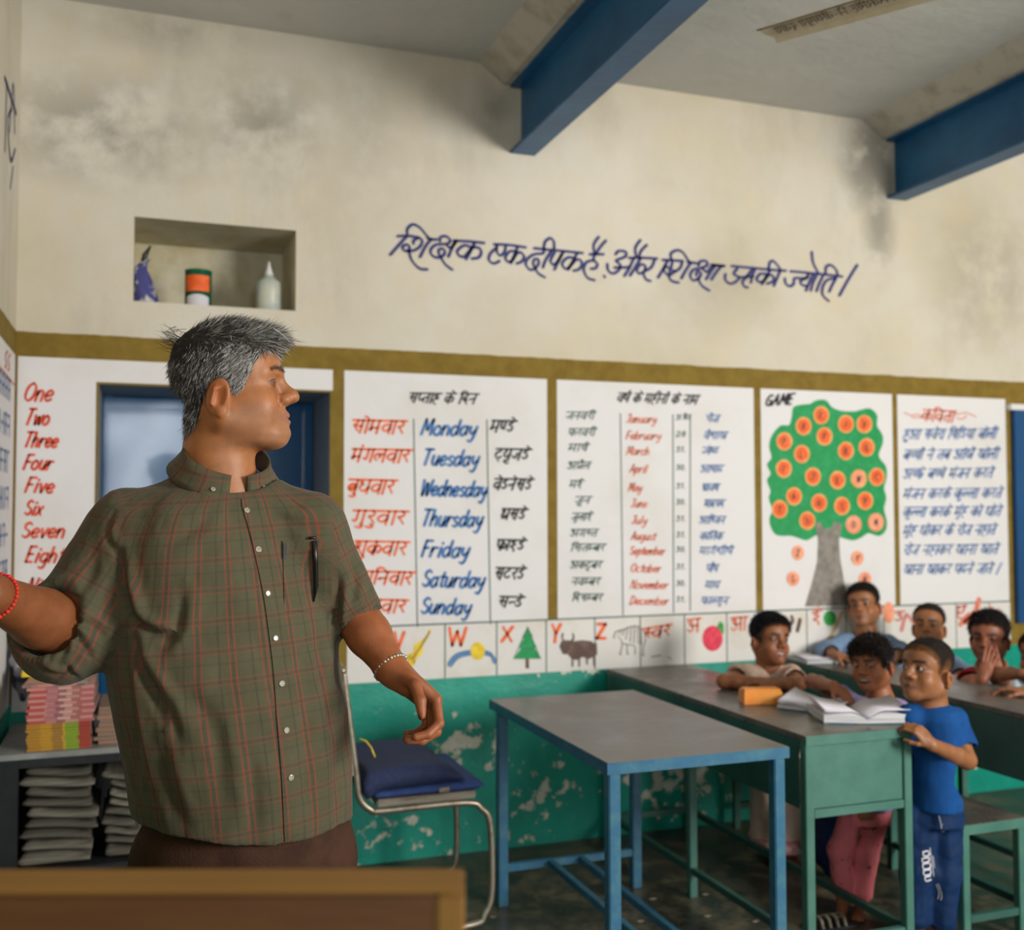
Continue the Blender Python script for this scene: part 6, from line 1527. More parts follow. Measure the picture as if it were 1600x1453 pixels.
def plaid():
    m = bpy.data.materials.new('olive_plaid_cotton'); m.use_nodes = True; N = m.node_tree.nodes; L = m.node_tree.links; b = N['Principled BSDF']
    b.inputs['Roughness'].default_value = .88; b.inputs['Specular IOR Level'].default_value = .2; b.inputs['Sheen Weight'].default_value = .08
    at = N.new('ShaderNodeAttribute'); at.attribute_name = 'cloth'; s = N.new('ShaderNodeSeparateXYZ'); L.new(at.outputs['Vector'], s.inputs[0])
    def mt(op, a, c=0., d=None):
        n = N.new('ShaderNodeMath'); n.operation = op
        for i, v in enumerate((a, c, d)):
            if v is None: continue
            if hasattr(v, 'node'): L.new(v, n.inputs[i])
            else: n.inputs[i].default_value = v
        return n.outputs[0]
    nz = N.new('ShaderNodeTexNoise'); nz.inputs['Scale'].default_value = 5; L.new(at.outputs['Vector'], nz.inputs[0])
    def line(c, per, off, w, soft=.0008):
        x = mt('ADD', c, mt('MULTIPLY', nz.outputs[0], .006)); t = mt('PINGPONG', mt('ADD', x, off + 10), per / 2)
        n = N.new('ShaderNodeMapRange'); n.inputs[1].default_value = w + soft; n.inputs[2].default_value = w; L.new(t, n.inputs[0]); return n.outputs[0]
    base = N.new('ShaderNodeMix'); base.data_type = 'RGBA'; n2 = N.new('ShaderNodeTexNoise'); n2.inputs['Scale'].default_value = 16; n2.inputs['Detail'].default_value = 6; L.new(at.outputs['Vector'], n2.inputs[0])
    L.new(n2.outputs[0], base.inputs[0]); base.inputs[6].default_value = (.066, .061, .033, 1); base.inputs[7].default_value = (.106, .098, .056, 1)
    cur = base.outputs[2]
    def lay(f, c, k):
        nonlocal cur
        x = N.new('ShaderNodeMix'); x.data_type = 'RGBA'; L.new(mt('MULTIPLY', f, k), x.inputs[0]); L.new(cur, x.inputs[6]); x.inputs[7].default_value = (*c, 1); cur = x.outputs[2]
    P1 = .053
    for c, k in ((s.outputs[0], 1.0), (s.outputs[1], .55)):
        lay(line(c, P1, .0045, .0042, .002), (.038, .044, .036), .36 * k)
        lay(line(c, P1, .026, .0016), (.040, .044, .030), .4 * k)
        lay(line(c, P1, 0, .0010, .0012), (.25, .062, .036), .58 * k); lay(line(c, P1, .009, .0010, .0012), (.25, .062, .036), .58 * k)
    L.new(cur, b.inputs['Base Color'])
    n3 = N.new('ShaderNodeTexNoise'); n3.inputs['Scale'].default_value = 420; tc = N.new('ShaderNodeTexCoord'); L.new(tc.outputs['Object'], n3.inputs[0])
    n4 = N.new('ShaderNodeTexNoise'); n4.inputs['Scale'].default_value = 45; n4.inputs['Detail'].default_value = 5; L.new(tc.outputs['Object'], n4.inputs[0])
    bp = N.new('ShaderNodeBump'); bp.inputs['Strength'].default_value = .35; bp.inputs['Distance'].default_value = .004; L.new(mt('ADD', mt('MULTIPLY', n3.outputs[0], .25), n4.outputs[0]), bp.inputs['Height']); L.new(bp.outputs[0], b.inputs['Normal'])
    return m
M_plaid = plaid()
shirt = mesh_obj('shirt', V, Q, M_plaid, man, smooth=True); set_attr(shirt, 'cloth', cloth_uv(V), 'FLOAT_VECTOR'); tag(shirt, 'olive green cotton shirt with thin red plaid')
bvh = BVHTree.FromPolygons([tuple(v) for v in V], [tuple(int(i) for i in q) for q in Q])
def hit(px, py, off=.002, tree=bvh):
    d = ray(px, py); dn = nrm(d); loc, nn, i, dist = tree.ray_cast(Vector(CAM), Vector(dn))
    if loc is None: return None, None
    return A_(loc) - dn * off, A_(nn)
def cloth_patch(name, rows, m, off=.0022, th=.0016, parent=None, uv=True):
    """rows of pixels laid on the shirt's surface: a sewn-on strip or pocket"""
    R_ = len(rows); C_ = len(rows[0]); V = []
    last = None
    for r in rows:
        for (a, b) in r:
            p, n = hit(a, b, off); p = p if p is not None else last; last = p; V.append(p)
    ok_ = [v for v in V if v is not None]
    if not ok_: return None
    V = np.array([v if v is not None else ok_[0] for v in V]); F = [(i * C_ + j, i * C_ + j + 1, (i + 1) * C_ + j + 1, (i + 1) * C_ + j) for i in range(R_ - 1) for j in range(C_ - 1)]
    back = V + VM * th; n = len(V); F2 = [tuple(reversed([q + n for q in f])) for f in F]
    rim = [j for j in range(C_)] + [i * C_ + C_ - 1 for i in range(1, R_)] + [(R_ - 1) * C_ + j for j in range(C_ - 2, -1, -1)] + [i * C_ for i in range(R_ - 2, 0, -1)]
    F3 = [(rim[k], rim[(k + 1) % len(rim)], rim[(k + 1) % len(rim)] + n, rim[k] + n) for k in range(len(rim))]
    o = mesh_obj(name, np.concatenate([V, back]), F + F2 + F3, m, parent or shirt, smooth=False)
    if uv: set_attr(o, 'cloth', cloth_uv(np.concatenate([V, back])), 'FLOAT_VECTOR')
    return o
pl = catmull([(378, 779), (379, 792), (386, 815), (397, 858), (411, 924), (420, 985), (428, 1052), (433, 1123), (440, 1210), (446, 1327)], 7)
cloth_patch('placket', [[(x + w_, y) for w_ in (0, 8, 16, 24, 30 if y > 830 else 26)] for x, y in pl], M_plaid, .003)
pk = []
for i in range(13):
    y = 846 + (955 - 846) * i / 12
    pk.append([(442 + 3 * i / 12 + (86 - 2 * i / 12) * j / 8, y - 4 * j / 8 + (0 if i < 11 else (2.5 if j in (3, 4, 5) else 0))) for j in range(9)])
cloth_patch('pocket', pk, M_plaid, .0026, .0012)
cloth_patch('pocket_flap_seam', [[(442 + 86 * j / 8, y - 4 * j / 8) for j in range(9)] for y in (845, 853, 861)], M_plaid, .0042, .0014)
M_btn = mat('pearl_button', (.42, .38, .30), .25, coat=.4); M_blk = mat('black_plastic_pen', (.008, .008, .009), .3)
def button(px, py, r=.0052, tree=bvh):
    p, n = hit(px, py, .0045, tree)
    if p is None: return
    n = nrm(n) if n is not None else -VM
    if n @ VM > 0: n = -n
    a = nrm(np.cross(n, (0, 0, 1))); b = np.cross(n, a); V = []; F = []; sg = 20
    for rr, z in ((r, 0), (r, .0014), (r * .78, .0018), (r * .68, .0010), (.0004, .0010)):
        for k in range(sg): t = 2 * math.pi * k / sg; V.append(p + n * (z - .001) + (a * math.cos(t) + b * math.sin(t)) * rr)
    for i in range(4):
        for k in range(sg): F.append((i * sg + k, i * sg + (k + 1) % sg, (i + 1) * sg + (k + 1) % sg, (i + 1) * sg + k))
    o = mesh_obj('button', V, F, M_btn, shirt, smooth=False)
    V = []; F = []
    for (u, v) in ((-.3, -.3), (.3, -.3), (-.3, .3), (.3, .3)):
        q = len(V)
        for k in range(6): t = k * math.pi / 3; V.append(p + n * .0004 + (a * (u * r + math.cos(t) * .0007) + b * (v * r + math.sin(t) * .0007)))
        F.append(tuple(range(q, q + 6)))
    mesh_obj('button_hole', V, F, M_blk, o)
for bx, by in ((386, 797), (404, 858), (419, 927), (431, 997), (441, 1068), (448, 1141), (455, 1215)): button(bx, by)
pen = [hit(491, 845, .006)[0], hit(493, 880, .006)[0], hit(494, 915, .0055)[0], hit(490, 940, .004)[0]]
tpen = thing('pen', 'black pen clipped in the chest pocket of the plaid shirt', 'pen', tuple(pen[0]))
tube('pen_clip', [tuple(q) for q in pen], [.0052, .0050, .0046, .0016], M_blk, tpen, 8)
tube('pen_cap', [tuple(pen[0] + RM * .004 + np.array([0, 0, .006])), tuple(pen[0] - RM * .010 + np.array([0, 0, .005]))], .0028, M_blk, tpen, 8)
cloth_patch('loop_tab', [[(443 + 5 * j, 849 + 8 * i) for j in range(2)] for i in range(4)], PT['black'], .0058, .001, uv=False)
# collar: stand plus folded leaf, drawn round the neck and open at the throat
cc = P(353, 738, 1.98)
cu = np.array([0, 0, 1.]); tilt = nrm(cu - BY * -.0 + BY * .34)      # ring leans forward and down
cfx = nrm(BX - tilt * (BX @ tilt)); cfy = np.cross(tilt, cfx); cfy = cfy if cfy @ BY > 0 else -cfy
def ring(th, rx, ry, up): return cc + cfx * rx * math.sin(th) + cfy * ry * math.cos(th) + tilt * up
V = []; nA = 64; th0, th1 = .20, 2 * math.pi - .20
for i in range(nA + 1):
    th = th0 + (th1 - th0) * i / nA; e = min(i, nA - i) / nA * 2; fr = max(0, 1 - e * 5.0); bk = min(1, e * 1.4)
    top_u = .014 + .030 * bk ** 1.2; drop = .040 + .004 * bk + .030 * fr ** 1.3; flare = .022 + .030 * fr
    sw = (-1 if i < nA / 2 else 1) * -.10 * fr
    a0, b0 = .074 + .006 * bk, .072 + .010 * bk
    V += [ring(th, a0, b0, top_u - .040), ring(th, a0 - .001, b0 - .001, top_u), ring(th, a0 + .003, b0 + .003, top_u + .003), ring(th + sw * .3, a0 + .008, b0 + .008, top_u - drop * .35), ring(th + sw, a0 + .004 + flare * .8, b0 + .004 + flare * .8, top_u - drop * .8), ring(th + sw * 1.3, a0 + .005 + flare * 1.1, b0 + .005 + flare * 1.1, top_u - drop)]
    V += [ring(th + sw * 1.3, a0 + .002 + flare * 1.1, b0 + .002 + flare * 1.1, top_u - drop - .001), ring(th + sw, a0 + .001 + flare * .8, b0 + .001 + flare * .8, top_u - drop * .8), ring(th, a0 + .004, b0 + .004, top_u - .04)]
K_ = 9; F = []
for i in range(nA):
    for j in range(K_): F.append((i * K_ + j, (i + 1) * K_ + j, (i + 1) * K_ + (j + 1) % K_, i * K_ + (j + 1) % K_))
F.append(tuple(range(K_))); F.append(tuple(reversed(range(nA * K_, nA * K_ + K_))))
co_ = mesh_obj('collar', V, F, M_plaid, shirt, smooth=True)
Vc_ = np.array(V); set_attr(co_, 'cloth', np.stack([np.arctan2((Vc_ - cc) @ cfx, (Vc_ - cc) @ cfy) * .08 + .02, (Vc_ - cc) @ tilt, np.zeros(len(Vc_))], 1), 'FLOAT_VECTOR')
cb = BVHTree.FromPolygons([tuple(v) for v in V], F)
for bx, by in ((333, 764), (414, 762)): button(bx, by, .0040, cb)
button(363, 748, .005, cb)
th_ = [cc + cfx * .05 * math.sin(a) + cfy * .062 * math.cos(a) + tilt * (-.012) for a in np.linspace(-.9, .9, 12)]
tube('undershirt', [tuple(q - tilt * .012) for q in th_], .012, mat('dark_undershirt', (.012, .014, .02), .9), man, 8)
# trousers
wz = P(0, 1235, D0)[2]
tr = [Loft([.70, .80, .90, wz], [(cs[-1][0], cs[-1][1])] * 4, [.185, .192, .190, .18], [.150, .152, .15, .14], BX, BY, 'u', .03)]
for hp in (hipL, hipR):
    kn = np.array([hp[0], hp[1], .46]); an = np.array([hp[0], hp[1], .055]); tr += limb([hp + A_((0, 0, -.02)), kn, an], [.112, .082, .070], .03)
tr.append(Fn(lambda X, Y, Z: Z - .035 + 0 * X + 0 * Y, 's', .004))
V, Q = sculpt(tr, .008); N = vnormals(V, Q); V = cloth_wrinkle(V, N, .005, 6, 20); mesh_obj('trousers', V, Q, cloth('brown_corduroy', (.060, .026, .014), (.035, .014, .008)), man, smooth=True)
for hp in (hipL, hipR):
    a = np.array([hp[0], hp[1], .05]); L_ = [Cap(a - BY * .05, a + BY * .14, .042, .038, 'u', .02), Cap(a + A_((0, 0, -.012)) - BY * .06, a + A_((0, 0, -.016)) + BY * .17, .033, .034, 'u', .02), Fn(lambda X, Y, Z: Z - .001 + 0 * X + 0 * Y, 's', .002)]
    V, Q = sculpt(L_, .006); mesh_obj('shoe', V, Q, mat('brown_leather', (.03, .016, .01), .4), man, smooth=True)
# wrist bands
def band(name, c, ax, r, rr, m, parent, beads=0, flat=1.0):
    ax = nrm(ax); a = nrm(np.cross(ax, (0, 0, 1))); b = np.cross(ax, a)
    if not beads:
        return tube(name, [tuple(c + (a * math.cos(t) + b * math.sin(t) * flat) * r) for t in np.linspace(0, 2 * math.pi, 40, endpoint=False)], rr, m, parent, 8, True)
    bm = bmesh.new()
    for k in range(beads):
        t = 2 * math.pi * k / beads; p = c + (a * math.cos(t) + b * math.sin(t) * flat) * r
        g_ = bmesh.ops.create_icosphere(bm, subdivisions=2, radius=rr)
        for v in g_['verts']: v.co = v.co * (1 if k % 2 else .75) + Vector(p)
    return bm_obj(name, bm, m, parent, True)
bl_ = band('link_bracelet', W_L - nrm(W_L - E_L) * .012, W_L - E_L, .0325, .0042, mat('silver_links', (.50, .46, .38), .25, .8), None, 30)
tag(bl_, 'silver link bracelet on the wrist of the hanging hand', 'bracelet')
br = band('thread_bracelet', W_R + (E_R - W_R) * .10, W_R - E_R, .0365, .0036, mat('red_thread', (.70, .03, .015), .7), None, 34)
tag(br, 'red thread bracelet on the raised wrist at the left edge', 'bracelet')
# ---------------------------------------------------------------- the children
def child(label, D, hx, hy, yaw, pitch, roll, s, skin, opts, torso, byaw, arms, shirt, hair, legs=None, bottom=None, lip=(.17, .06, .05), gaze=None, neck=None, vcut=0.0, hem=None):
    """arms: list of (shoulder, elbow, wrist, (hand dir, palm dir, side, curl) or None, sleeve fraction) in pixel / depth triples"""
    T = thing('person', label, 'person')
    q3 = lambda p: P(*p) if len(p) == 3 else P(p[0], p[1], D)
    fwd = facing(hx, yaw, pitch); hf = Frame(P(hx, hy, D), fwd, roll_up(fwd, roll), s)
    nb = q3(neck) if neck else q3((torso[0][0], torso[0][1] + 6))
    T.location = (nb[0], nb[1], 0)
    v = view_dir(hx); r = nrm(np.cross(v, (0, 0, 1))); a = math.radians(byaw); by = -v * math.cos(a) + r * math.sin(a); bx = r * math.cos(a) + v * math.sin(a)
    AR = .030 * s / .86
    opts = dict(dict(jaw=.86, chin=.93, kid=1.0), **opts); opts['lids'] = opts.get('lids', 1) * 1.25
    sk = head_prims(hf, neck=(nb, .036 * s / .86), **opts)
    fine = [(hf.o - .155 * s / .86, hf.o + .155 * s / .86, .0026)]
    cs = [q3(t[:2] + ((t[4],) if len(t) > 4 else ())) for t in torso]
    sk.append(Cap(nb, q3(torso[-1][:2]), .05, .07, 'u', .03))
    sh = [Loft([c[2] for c in cs], [(c[0], c[1]) for c in cs], [t[2] for t in torso], [t[3] for t in torso], bx, by, 'u', .02, 2.2)]
    cut = []
    for (S_, E_, W_, hnd, fr) in arms:
        S_, E_, W_ = q3(S_), q3(E_), q3(W_)
        sk += limb([nb - np.array([0, 0, .02]), S_, E_], [.022, AR * .9, AR * .90]) + limb([E_, E_ + (W_ - E_) * .35, W_], [AR * .92, AR * .9, AR * .62])
        if hnd:
            hd, pd, side, curl = hnd
            V3 = lambda t: r * t[0] + np.array([0, 0, 1.]) * t[1] + v * t[2]
            sk += hand_prims(W_, V3(hd), V3(pd), .66 * s / .86, side, curl, .35, 1.0, .026)
            c = W_ + nrm(V3(hd)) * .045; fine.append((c - .085, c + .085, .0026))
        if fr <= 1: X_ = S_ + (E_ - S_) * fr; ax = nrm(E_ - S_); path = [(S_, X_)]
        else: X_ = E_ + (W_ - E_) * (fr - 1); ax = nrm(W_ - E_); path = [(S_, E_), (E_, X_)]
        sr = AR * 1.55
        sh.append(Cap(nb + (S_ - nb) * .45 - np.array([0, 0, .012]), S_, .028, sr * .76, 'u', .035))
        for n_, (a_, b_) in enumerate(path): sh.append(Cap(a_, b_, sr * (.98 if n_ else .76), sr * .98, 'u', .02))
        cut += [Cap(X_ + ax * (sr * 1.5), X_ + ax * (sr * 2.2), sr * 1.55, sr * 1.55, 's', .004), Cap(X_ + ax * .002, X_ + ax * .04, AR * 1.22, AR * 1.22, 's', .004)]
    sh += cut
    sh.append(Cap(nb + np.array([0, 0, .02]) + by * .006, hf.p(0, 0, -.05), .044 + vcut * .3, .05, 's', .006))
    if vcut: sh.append(Cap(nb + by * .07 + np.array([0, 0, .02]), nb + by * .10 - np.array([0, 0, vcut]), .030, .010, 's', .006))
    if legs:
        for L_ in legs: pts = [q3(p) for p in L_]; sk += limb(pts, [.040, .034, .024]); sk += foot_prims(pts[-1], by, .72)
    V, Q = sculpt(sk, .0055, fine); N = vnormals(V, Q); skin = A_(skin)
    bc = (.010, .007, .006)
    col = head_paint(hf, V, skin, lip, bc)
    if opts.get('mouth_open'):
        q = hf.inv(V); m = (np.abs(q[:, 0]) < .021) & (np.abs(q[:, 2] + .0305) < .0052) & (q[:, 1] > .07) & (q[:, 1] < .1125); col[m] = (.06, .012, .01)
    body = mesh_obj('body', V, Q, M_skin, T, smooth=True); set_attr(body, 'Col', np.concatenate([col, np.ones((len(V), 1))], 1))
    gz = hf.y if gaze is None else nrm(facing(hx, gaze[0], gaze[1]))
    for q in (-1, 1): eye_mesh(hf, q, T, gz, 1.0, 1)
    if opts.get('mouth_open'):
        w_ = (.022 + .008 * opts.get('smile', 0)) * .80; bm = bmesh.new(); bmesh.ops.create_icosphere(bm, subdivisions=3, radius=1)
        for vv in bm.verts: vv.co = Vector(hf.p(vv.co.x * w_, .1035 + vv.co.y * .008, -.0285 + vv.co.z * .0042))
        bm_obj('teeth', bm, M_teeth, T, True)
        if hair.get('tongue'):
            bm = bmesh.new(); bmesh.ops.create_icosphere(bm, subdivisions=3, radius=1)
            for vv in bm.verts: vv.co = Vector(hf.p(vv.co.x * .012, .110 + vv.co.y * .012, -.0375 + vv.co.z * .006 - .3 * max(0, vv.co.y) * .012))
            bm_obj('tongue', bm, mat('tongue', (.45, .12, .12), .35), T, True)
    # hair
    hm = scalp_mask(hf, V, hair['line']); hq = hf.inv(V)
    earz = (np.abs(hq[:, 0]) > .070) & (hq[:, 1] > -.030) & (hq[:, 1] < .032) & (hq[:, 2] < .036)
    hm = np.where((np.linalg.norm(V - hf.o, axis=1) < .165 * s / .86) & ~earz, hm, -1)
    th = (hair['thick'] + hair.get('vol', 0) * np.clip((hq[:, 2] - .03) / .08, 0, 1)) * s; hc = hair.get('col', (.012, .010, .010))
    cp, Wc, Qc = hair_cap('hair', T, V, Q, N, hm, th, hc, hair.get('ramp', .014), hair.get('wob', .0015), 34, 5, (skin * .75, hair.get('fade', .010)))
    n = hair.get('n', 2600)
    if n:
        Nc = vnormals(Wc, Qc); roots, vi = sample_faces(Wc, Qc, np.ones(len(Wc)), n, 3); rn = Nc[vi]; rq = hf.inv(roots); rr = np.random.RandomState(6)
        dn = np.clip((.10 - rq[:, 2]) / .05, 0, 1)[:, None]; fl = (-hf.z * dn + hf.y * (1 - dn) * .5) * hair.get('flow', 1.0)
        if hair.get('back'): fl = -hf.y * 1.2
        ln = hair.get('len', .012) * rr.uniform(.6, 1.2, n)
        g_ = rr.uniform(.3, 2.4, n)[:, None] * A_(hc)
        add_strands('hair_strands', T, roots - rn * .002, fl + rn * hair.get('lift', .35) + rr.normal(size=(n, 3)) * .25, ln, g_, .0008, None, .3, 4)
    # clothes
    Vs, Qs = sculpt(sh, .0052); Vs = relax(Vs, Qs, 1)
    N = vnormals(Vs, Qs); Vs = cloth_wrinkle(Vs, N, shirt.get('wr', .0035), 11, int(hx)); mesh_obj(shirt['name'], Vs, Qs, shirt['mat'], T, smooth=True)
    if hem:
        (h0, h1, m_) = hem; cc = [q3(h0[:2]), q3(h1[:2])]
        Vh, Qh = sculpt([Loft([c[2] for c in cc], [(c[0], c[1]) for c in cc], [h0[2], h1[2]], [h0[3], h1[3]], bx, by, 'u', .01)], .006)
        N = vnormals(Vh, Qh); Vh = cloth_wrinkle(Vh, N, .003, 11, int(hx)); mesh_obj('hem', Vh, Qh, m_, T, smooth=True)
    btree = None
    if bottom:
        pr = [Loft([cs[-1][2] - .05, cs[-1][2] + .03], [(cs[-1][0], cs[-1][1])] * 2, [torso[-1][2] * .88] * 2, [torso[-1][3] * .9] * 2, bx, by, 'u', .02)]
        for L_, rs in zip(legs, bottom['r']):
            pts = [q3(p) for p in L_]; pts[-1] = pts[-1] + (pts[1] - pts[-1]) * bottom.get('cut', .12); pr += limb(pts, rs, .02)
        Vb, Qb = sculpt(pr, .0055); N = vnormals(Vb, Qb); Vb = cloth_wrinkle(Vb, N, bottom.get('wr', .005), 13, 7); mesh_obj('trousers', Vb, Qb, bottom['mat'], T, smooth=True)
        btree = BVHTree.FromPolygons([tuple(x) for x in Vb], [tuple(int(i) for i in q) for q in Qb])
    return T, btree, hf

HL_BANGS = [(-.11, -.060), (-.05, -.050), (-.034, -.030), (-.026, .012), (0, .020), (.03, .010), (.045, .035), (.060, .058), (.080, .078), (.095, .084), (.12, .084), (.14, .084)]
HL_BACK = [(-.11, -.050), (-.06, -.045), (-.034, -.028), (-.026, .02), (-.01, .040), (.012, .040), (.026, .030), (.034, .040), (.042, .062), (.055, .085), (.070, .100), (.085, .110), (.10, .118), (.14, .13)]
M_tblu = cloth('royal_blue_jersey', (.004, .066, .245), (.003, .048, .185)); M_trb = cloth('blue_track_cloth', (.004, .028, .10), (.003, .018, .065), .6)
M_lav = cloth('lavender_cotton', (.30, .24, .46), (.24, .19, .38)); M_crm = cloth('cream_cotton', (.56, .42, .33), (.50, .34, .27)); M_pale = cloth('pale_blue_shirting', (.22, .33, .50), (.18, .28, .44))
M_redc = cloth('red_jersey', (.34, .006, .015), (.24, .004, .01)); M_pink = mat('pink_print_cotton', (.66, .15, .17), .85, col2=(.10, .03, .06), nscale=24, thr=(.60, .64), bump=.25, bscale=200)
M_hem = mat('pink_embroidered_hem', (.42, .16, .17), .85, col2=(.60, .42, .38), nscale=40, thr=(.45, .6))
rest = (.45, .5, .5, .55)
# boy in the blue T-shirt
Te, trE, hfE = child('small boy in a royal blue T-shirt standing with one hand at the desk corner', 3.38, 1453, 1058, -38, 4, 2, .90, (.28, .115, .046), dict(nose=.55, lids=1.35, brow=.6, cheek=1.1),
    [(1456, 1098, .046, .042), (1457, 1107, .082, .064), (1457, 1120, .098, .076), (1456, 1160, .094, .070), (1456, 1210, .092, .074), (1457, 1262, .096, .078)], -32,
    [((1492, 1124, 3.43), (1511, 1188, 3.36), (1455, 1163, 3.23), ((-.62, .70, -.1), (-.72, -.35, .55), 1, (.75, .8, .8, .8)), .62),
     ((1421, 1120, 3.36), (1414, 1180, 3.44), (1412, 1232, 3.42), ((0, -1, 0), (.6, 0, .6), 1, rest), .55)],
    dict(name='t_shirt', mat=M_tblu, wr=.0022), dict(line=HL_SHORT, thick=.0016, vol=.002, ramp=.020, col=(.020, .015, .012), n=6000, len=.005, lift=.8, wob=.0003, fade=.034),
    [[(1434, 1272), (1432, 1362), (1430, 1450)], [(1476, 1270), (1476, 1365), (1470, 1452)]], dict(mat=M_trb, r=[(.058, .050, .044), (.058, .052, .044)], cut=.20, wr=.007), gaze=(-62, 8), neck=(1455, 1106))
# white printed letters down the trouser leg
def on_cloth(name, ls, wd, m, tree, parent, origin, sc, off=.003):
    V = []; F = []
    for s_ in ls:
        p = [tuple(float(x) for x in q.split(',')) for q in s_.split()]; ribbon(V, F, catmull([(origin[0] + a / sc, origin[1] + b / sc) for a, b in p], 4), wd)
    W = []
    for u, w_ in V:
        p, n = hit(u, w_, off, tree); W.append(p if p is not None else None)
    bad = {i for i, p in enumerate(W) if p is None}; W = [p if p is not None else np.zeros(3) for p in W]
    F = [f for f in F if not (set(f) & bad)]
    if F:
        us = sorted({i for f in F for i in f}); mp = {u: i for i, u in enumerate(us)}; mesh_obj(name, [W[u] for u in us], [tuple(mp[i] for i in f) for f in F], m, parent)
on_cloth('lettering', ["1095,580 1120,575 1125,595 1100,600 1095,580", "1092,612 1125,608", "1092,612 1095,632 1125,625 1125,608", "1095,640 1128,636 1130,660 1098,664 1095,640", "1098,672 1130,668 1132,690 1102,695 1098,672", "1105,705 1132,700", "1105,705 1110,725 1135,718"], 2.0, M_white, trE, Te, (1100, 1150), 3.2)
on_cloth('lettering', ["1175,400 1185,440 1190,480", "1195,440 1200,480", "1130,560 1140,640 1150,700", "1145,600 1152,660", "1160,740 1175,780 1170,815", "1172,740 1188,790 1185,820"], 1.0, M_white, trE, Te, (1100, 1150), 3.2)
# child in lavender
child('laughing child in a lavender top and pink printed trousers reaching over the desk', 3.66, 1366, 1042, -26, -10, 4, .80, (.31, .112, .048), dict(nose=.55, lids=.85, brow=.6, smile=1.2, mouth_open=2.0, cheek=1.15),
    [(1376, 1092, .046, .042), (1376, 1101, .072, .05), (1374, 1114, .090, .06), (1371, 1150, .088, .064), (1364, 1200, .086, .066), (1352, 1262, .092, .070)], -8,
    [((1343, 1104, 3.66), (1269, 1064, 3.84), (1303, 1072, 3.60), ((.72, -.45, -.5), (.1, -.8, .2), -1, (.35, .4, .45, .5)), .40),
     ((1404, 1108, 3.68), (1416, 1150, 3.66), (1400, 1135, 3.56), None, .5)],
    dict(name='top', mat=M_lav, wr=.003), dict(line=HL_BANGS, thick=.008, vol=.004, ramp=.014, col=(.014, .010, .009), n=6500, len=.022, lift=.10, wob=.0015),
    [[(1332, 1268), (1312, 1328), (1318, 1408)], [(1372, 1268), (1354, 1335), (1346, 1410)]], dict(mat=M_pink, r=[(.040, .038, .034), (.041, .040, .034)], cut=.22, wr=.006), gaze=(-10, -30), neck=(1376, 1098))
# child in cream
child('child in a cream dress leaning folded arms on the desk beside the orange box', 4.2, 1199, 1006, 36, -2, -6, .86, (.27, .098, .040), dict(nose=.6, lids=1.1, brow=.7, smile=.8, mouth_open=2.2, cheek=1.0, chin=1.0),
    [(1199, 1040, .046, .042), (1199, 1047, .080, .05), (1200, 1060, .098, .064), (1204, 1100, .094, .066), (1212, 1180, .095, .072), (1216, 1250, .110, .088), (1217, 1312, .122, .100)], 15,
    [((1166, 1052, 4.18), (1131, 1064, 3.99), (1188, 1066, 3.93), ((.9, .1, .3), (0, -1, 0), -1, rest), .45),
     ((1236, 1053, 4.2), (1248, 1068, 3.98), (1204, 1071, 3.90), ((-.9, .1, .3), (0, -1, 0), 1, rest), .50)],
    dict(name='dress', mat=M_crm, wr=.006), dict(line=HL_SHORT, thick=.005, vol=.009, col=(.008, .007, .009), n=5000, len=.014, lift=.3, tongue=True),
    [[(1205, 1240), (1206, 1290), (1207, 1330)], [(1232, 1240), (1234, 1290), (1235, 1333)]], None, lip=(.32, .11, .10), neck=(1200, 1046), hem=((1217, 1302, .125, .103), (1217, 1324, .128, .105), M_hem))
# far side of the right hand desk
child('boy in a pale blue open collared shirt with an open book under the game tree', 4.87, 1352, 952, -14, 0, 8, .87, (.34, .140, .058), dict(nose=.65, lids=1.15, brow=.7, smile=.2),
    [(1353, 986, .046, .04), (1353, 992, .085, .050), (1352, 1002, .115, .058), (1349, 1030, .122, .060), (1349, 1120, .122, .060)], -8,
    [((1319, 1003), (1290, 1018, 4.85), (1309, 1024, 4.64), ((.8, -.2, -.4), (0, -1, 0), -1, rest), 1.45), ((1388, 1004), (1410, 1021, 4.85), (1392, 1031, 4.66), ((-.8, -.1, -.3), (0, -1, 0), 1, rest), 1.4)],
    dict(name='shirt', mat=M_pale), dict(line=HL_SHORT, thick=.004, vol=.006, n=3500, len=.011), vcut=.07, neck=(1353, 990))
Tg, _, hfg = child('smiling girl in pale blue with tied back hair, behind the boy in royal blue', 4.7, 1452, 985, -8, 3, 0, .85, (.36, .150, .062), dict(nose=.6, lids=.85, brow=.6, smile=1.2, mouth_open=1.6, cheek=1.15),
    [(1456, 1022, .046, .04), (1457, 1028, .080, .055), (1458, 1038, .105, .066), (1460, 1060, .118, .07), (1460, 1130, .12, .08)], -8,
    [((1426, 1040), (1412, 1058, 4.5), (1430, 1064, 4.4), None, 1.3), ((1490, 1038), (1508, 1054, 4.55), (1488, 1066, 4.4), None, 1.3)],
    dict(name='shirt', mat=M_pale), dict(line=HL_BACK, thick=.005, vol=.003, ramp=.02, col=(.018, .013, .011), n=1800, len=.02, lift=.05, back=True), neck=(1456, 1028))
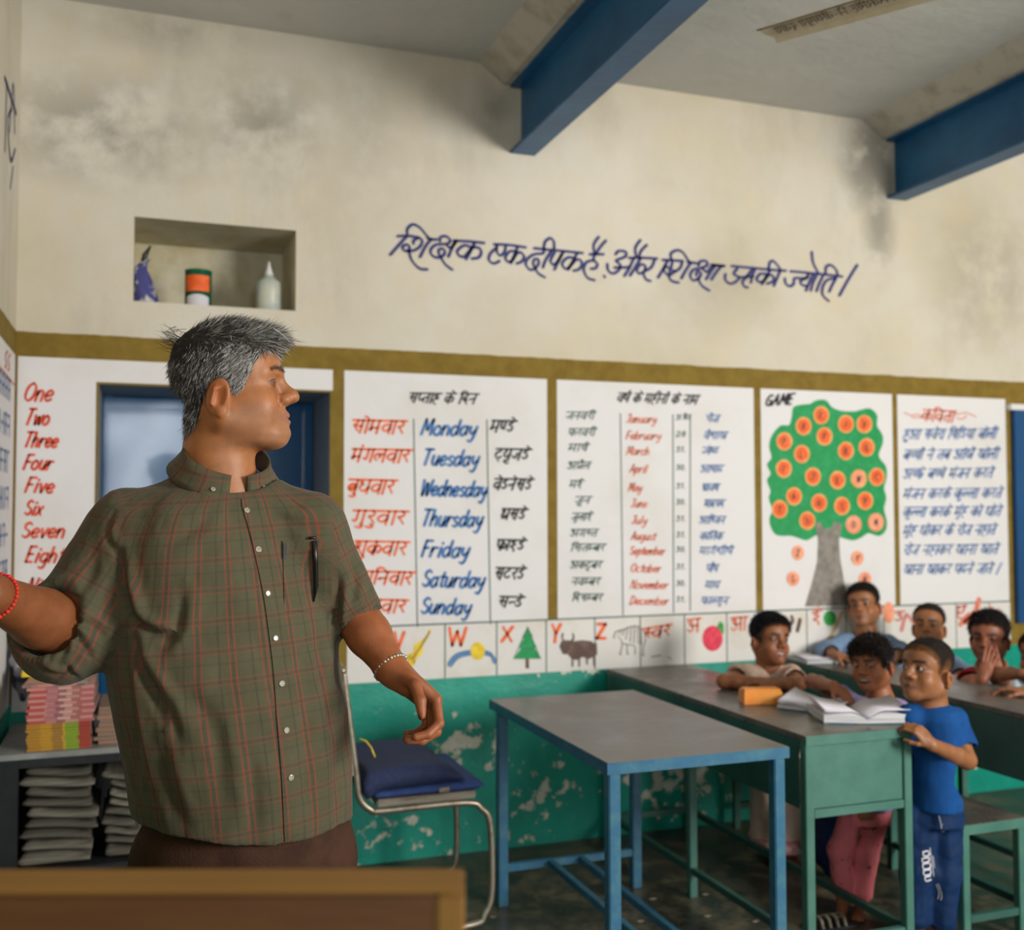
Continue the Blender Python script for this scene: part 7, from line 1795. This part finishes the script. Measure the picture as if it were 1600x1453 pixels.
bm = bmesh.new(); bmesh.ops.create_icosphere(bm, subdivisions=3, radius=1)
for vv in bm.verts: vv.co = Vector(hfg.p(-.035 + .0 + vv.co.x * .022, -.085 + vv.co.y * .026, -.02 + vv.co.z * .045 * (1 + .2 * math.sin(9 * vv.co.x))))
o = bm_obj('ponytail', bm, M_hairbase, Tg, True); set_attr(o, 'Col', np.tile(A_((.018, .013, .011, 1)), (len(o.data.vertices), 1)))
child('boy in a red shirt holding both hands over his mouth', 4.32, 1547, 1003, -12, -6, 0, .90, (.28, .095, .048), dict(nose=.6, lids=.45, brow=.8, smile=.8, cheek=1.1),
    [(1549, 1040, .046, .04), (1549, 1046, .080, .055), (1549, 1056, .105, .066), (1549, 1080, .115, .07), (1549, 1150, .12, .08)], -5,
    [((1518, 1058), (1512, 1068, 4.16), (1536, 1061, 4.10), ((.28, .95, .08), (.1, 0, 1), 1, (.15, .2, .25, .3)), .75), ((1582, 1058), (1588, 1068, 4.16), (1562, 1060, 4.10), ((-.28, .95, .08), (-.1, 0, 1), -1, (.15, .2, .25, .3)), .75)],
    dict(name='shirt', mat=M_redc), dict(line=HL_SHORT, thick=.006, vol=.008, n=4000, len=.015), neck=(1549, 1046))
child('child cut off by the right edge of the picture, forearm lying on the desk', 4.12, 1628, 1034, -22, -4, 0, .88, (.29, .115, .055), dict(nose=.6, lids=.7, brow=.7),
    [(1632, 1068, .046, .04), (1632, 1076, .085, .055), (1632, 1090, .11, .07), (1632, 1130, .12, .08), (1632, 1180, .12, .08)], -10,
    [((1602, 1084, 4.12), (1549, 1053, 4.13), (1598, 1053, 3.98), ((1, 0, -.1), (0, -1, 0), -1, rest), 1.06), ((1668, 1084, 4.1), (1640, 1108, 3.84), (1603, 1083, 3.80), ((-.9, .2, .1), (0, -1, 0), 1, rest), 1.9)],
    dict(name='shirt', mat=cloth('pale_grey_blue', (.40, .48, .52))), dict(line=HL_SHORT, thick=.008, vol=.006, n=1200, len=.010), neck=(1632, 1076))
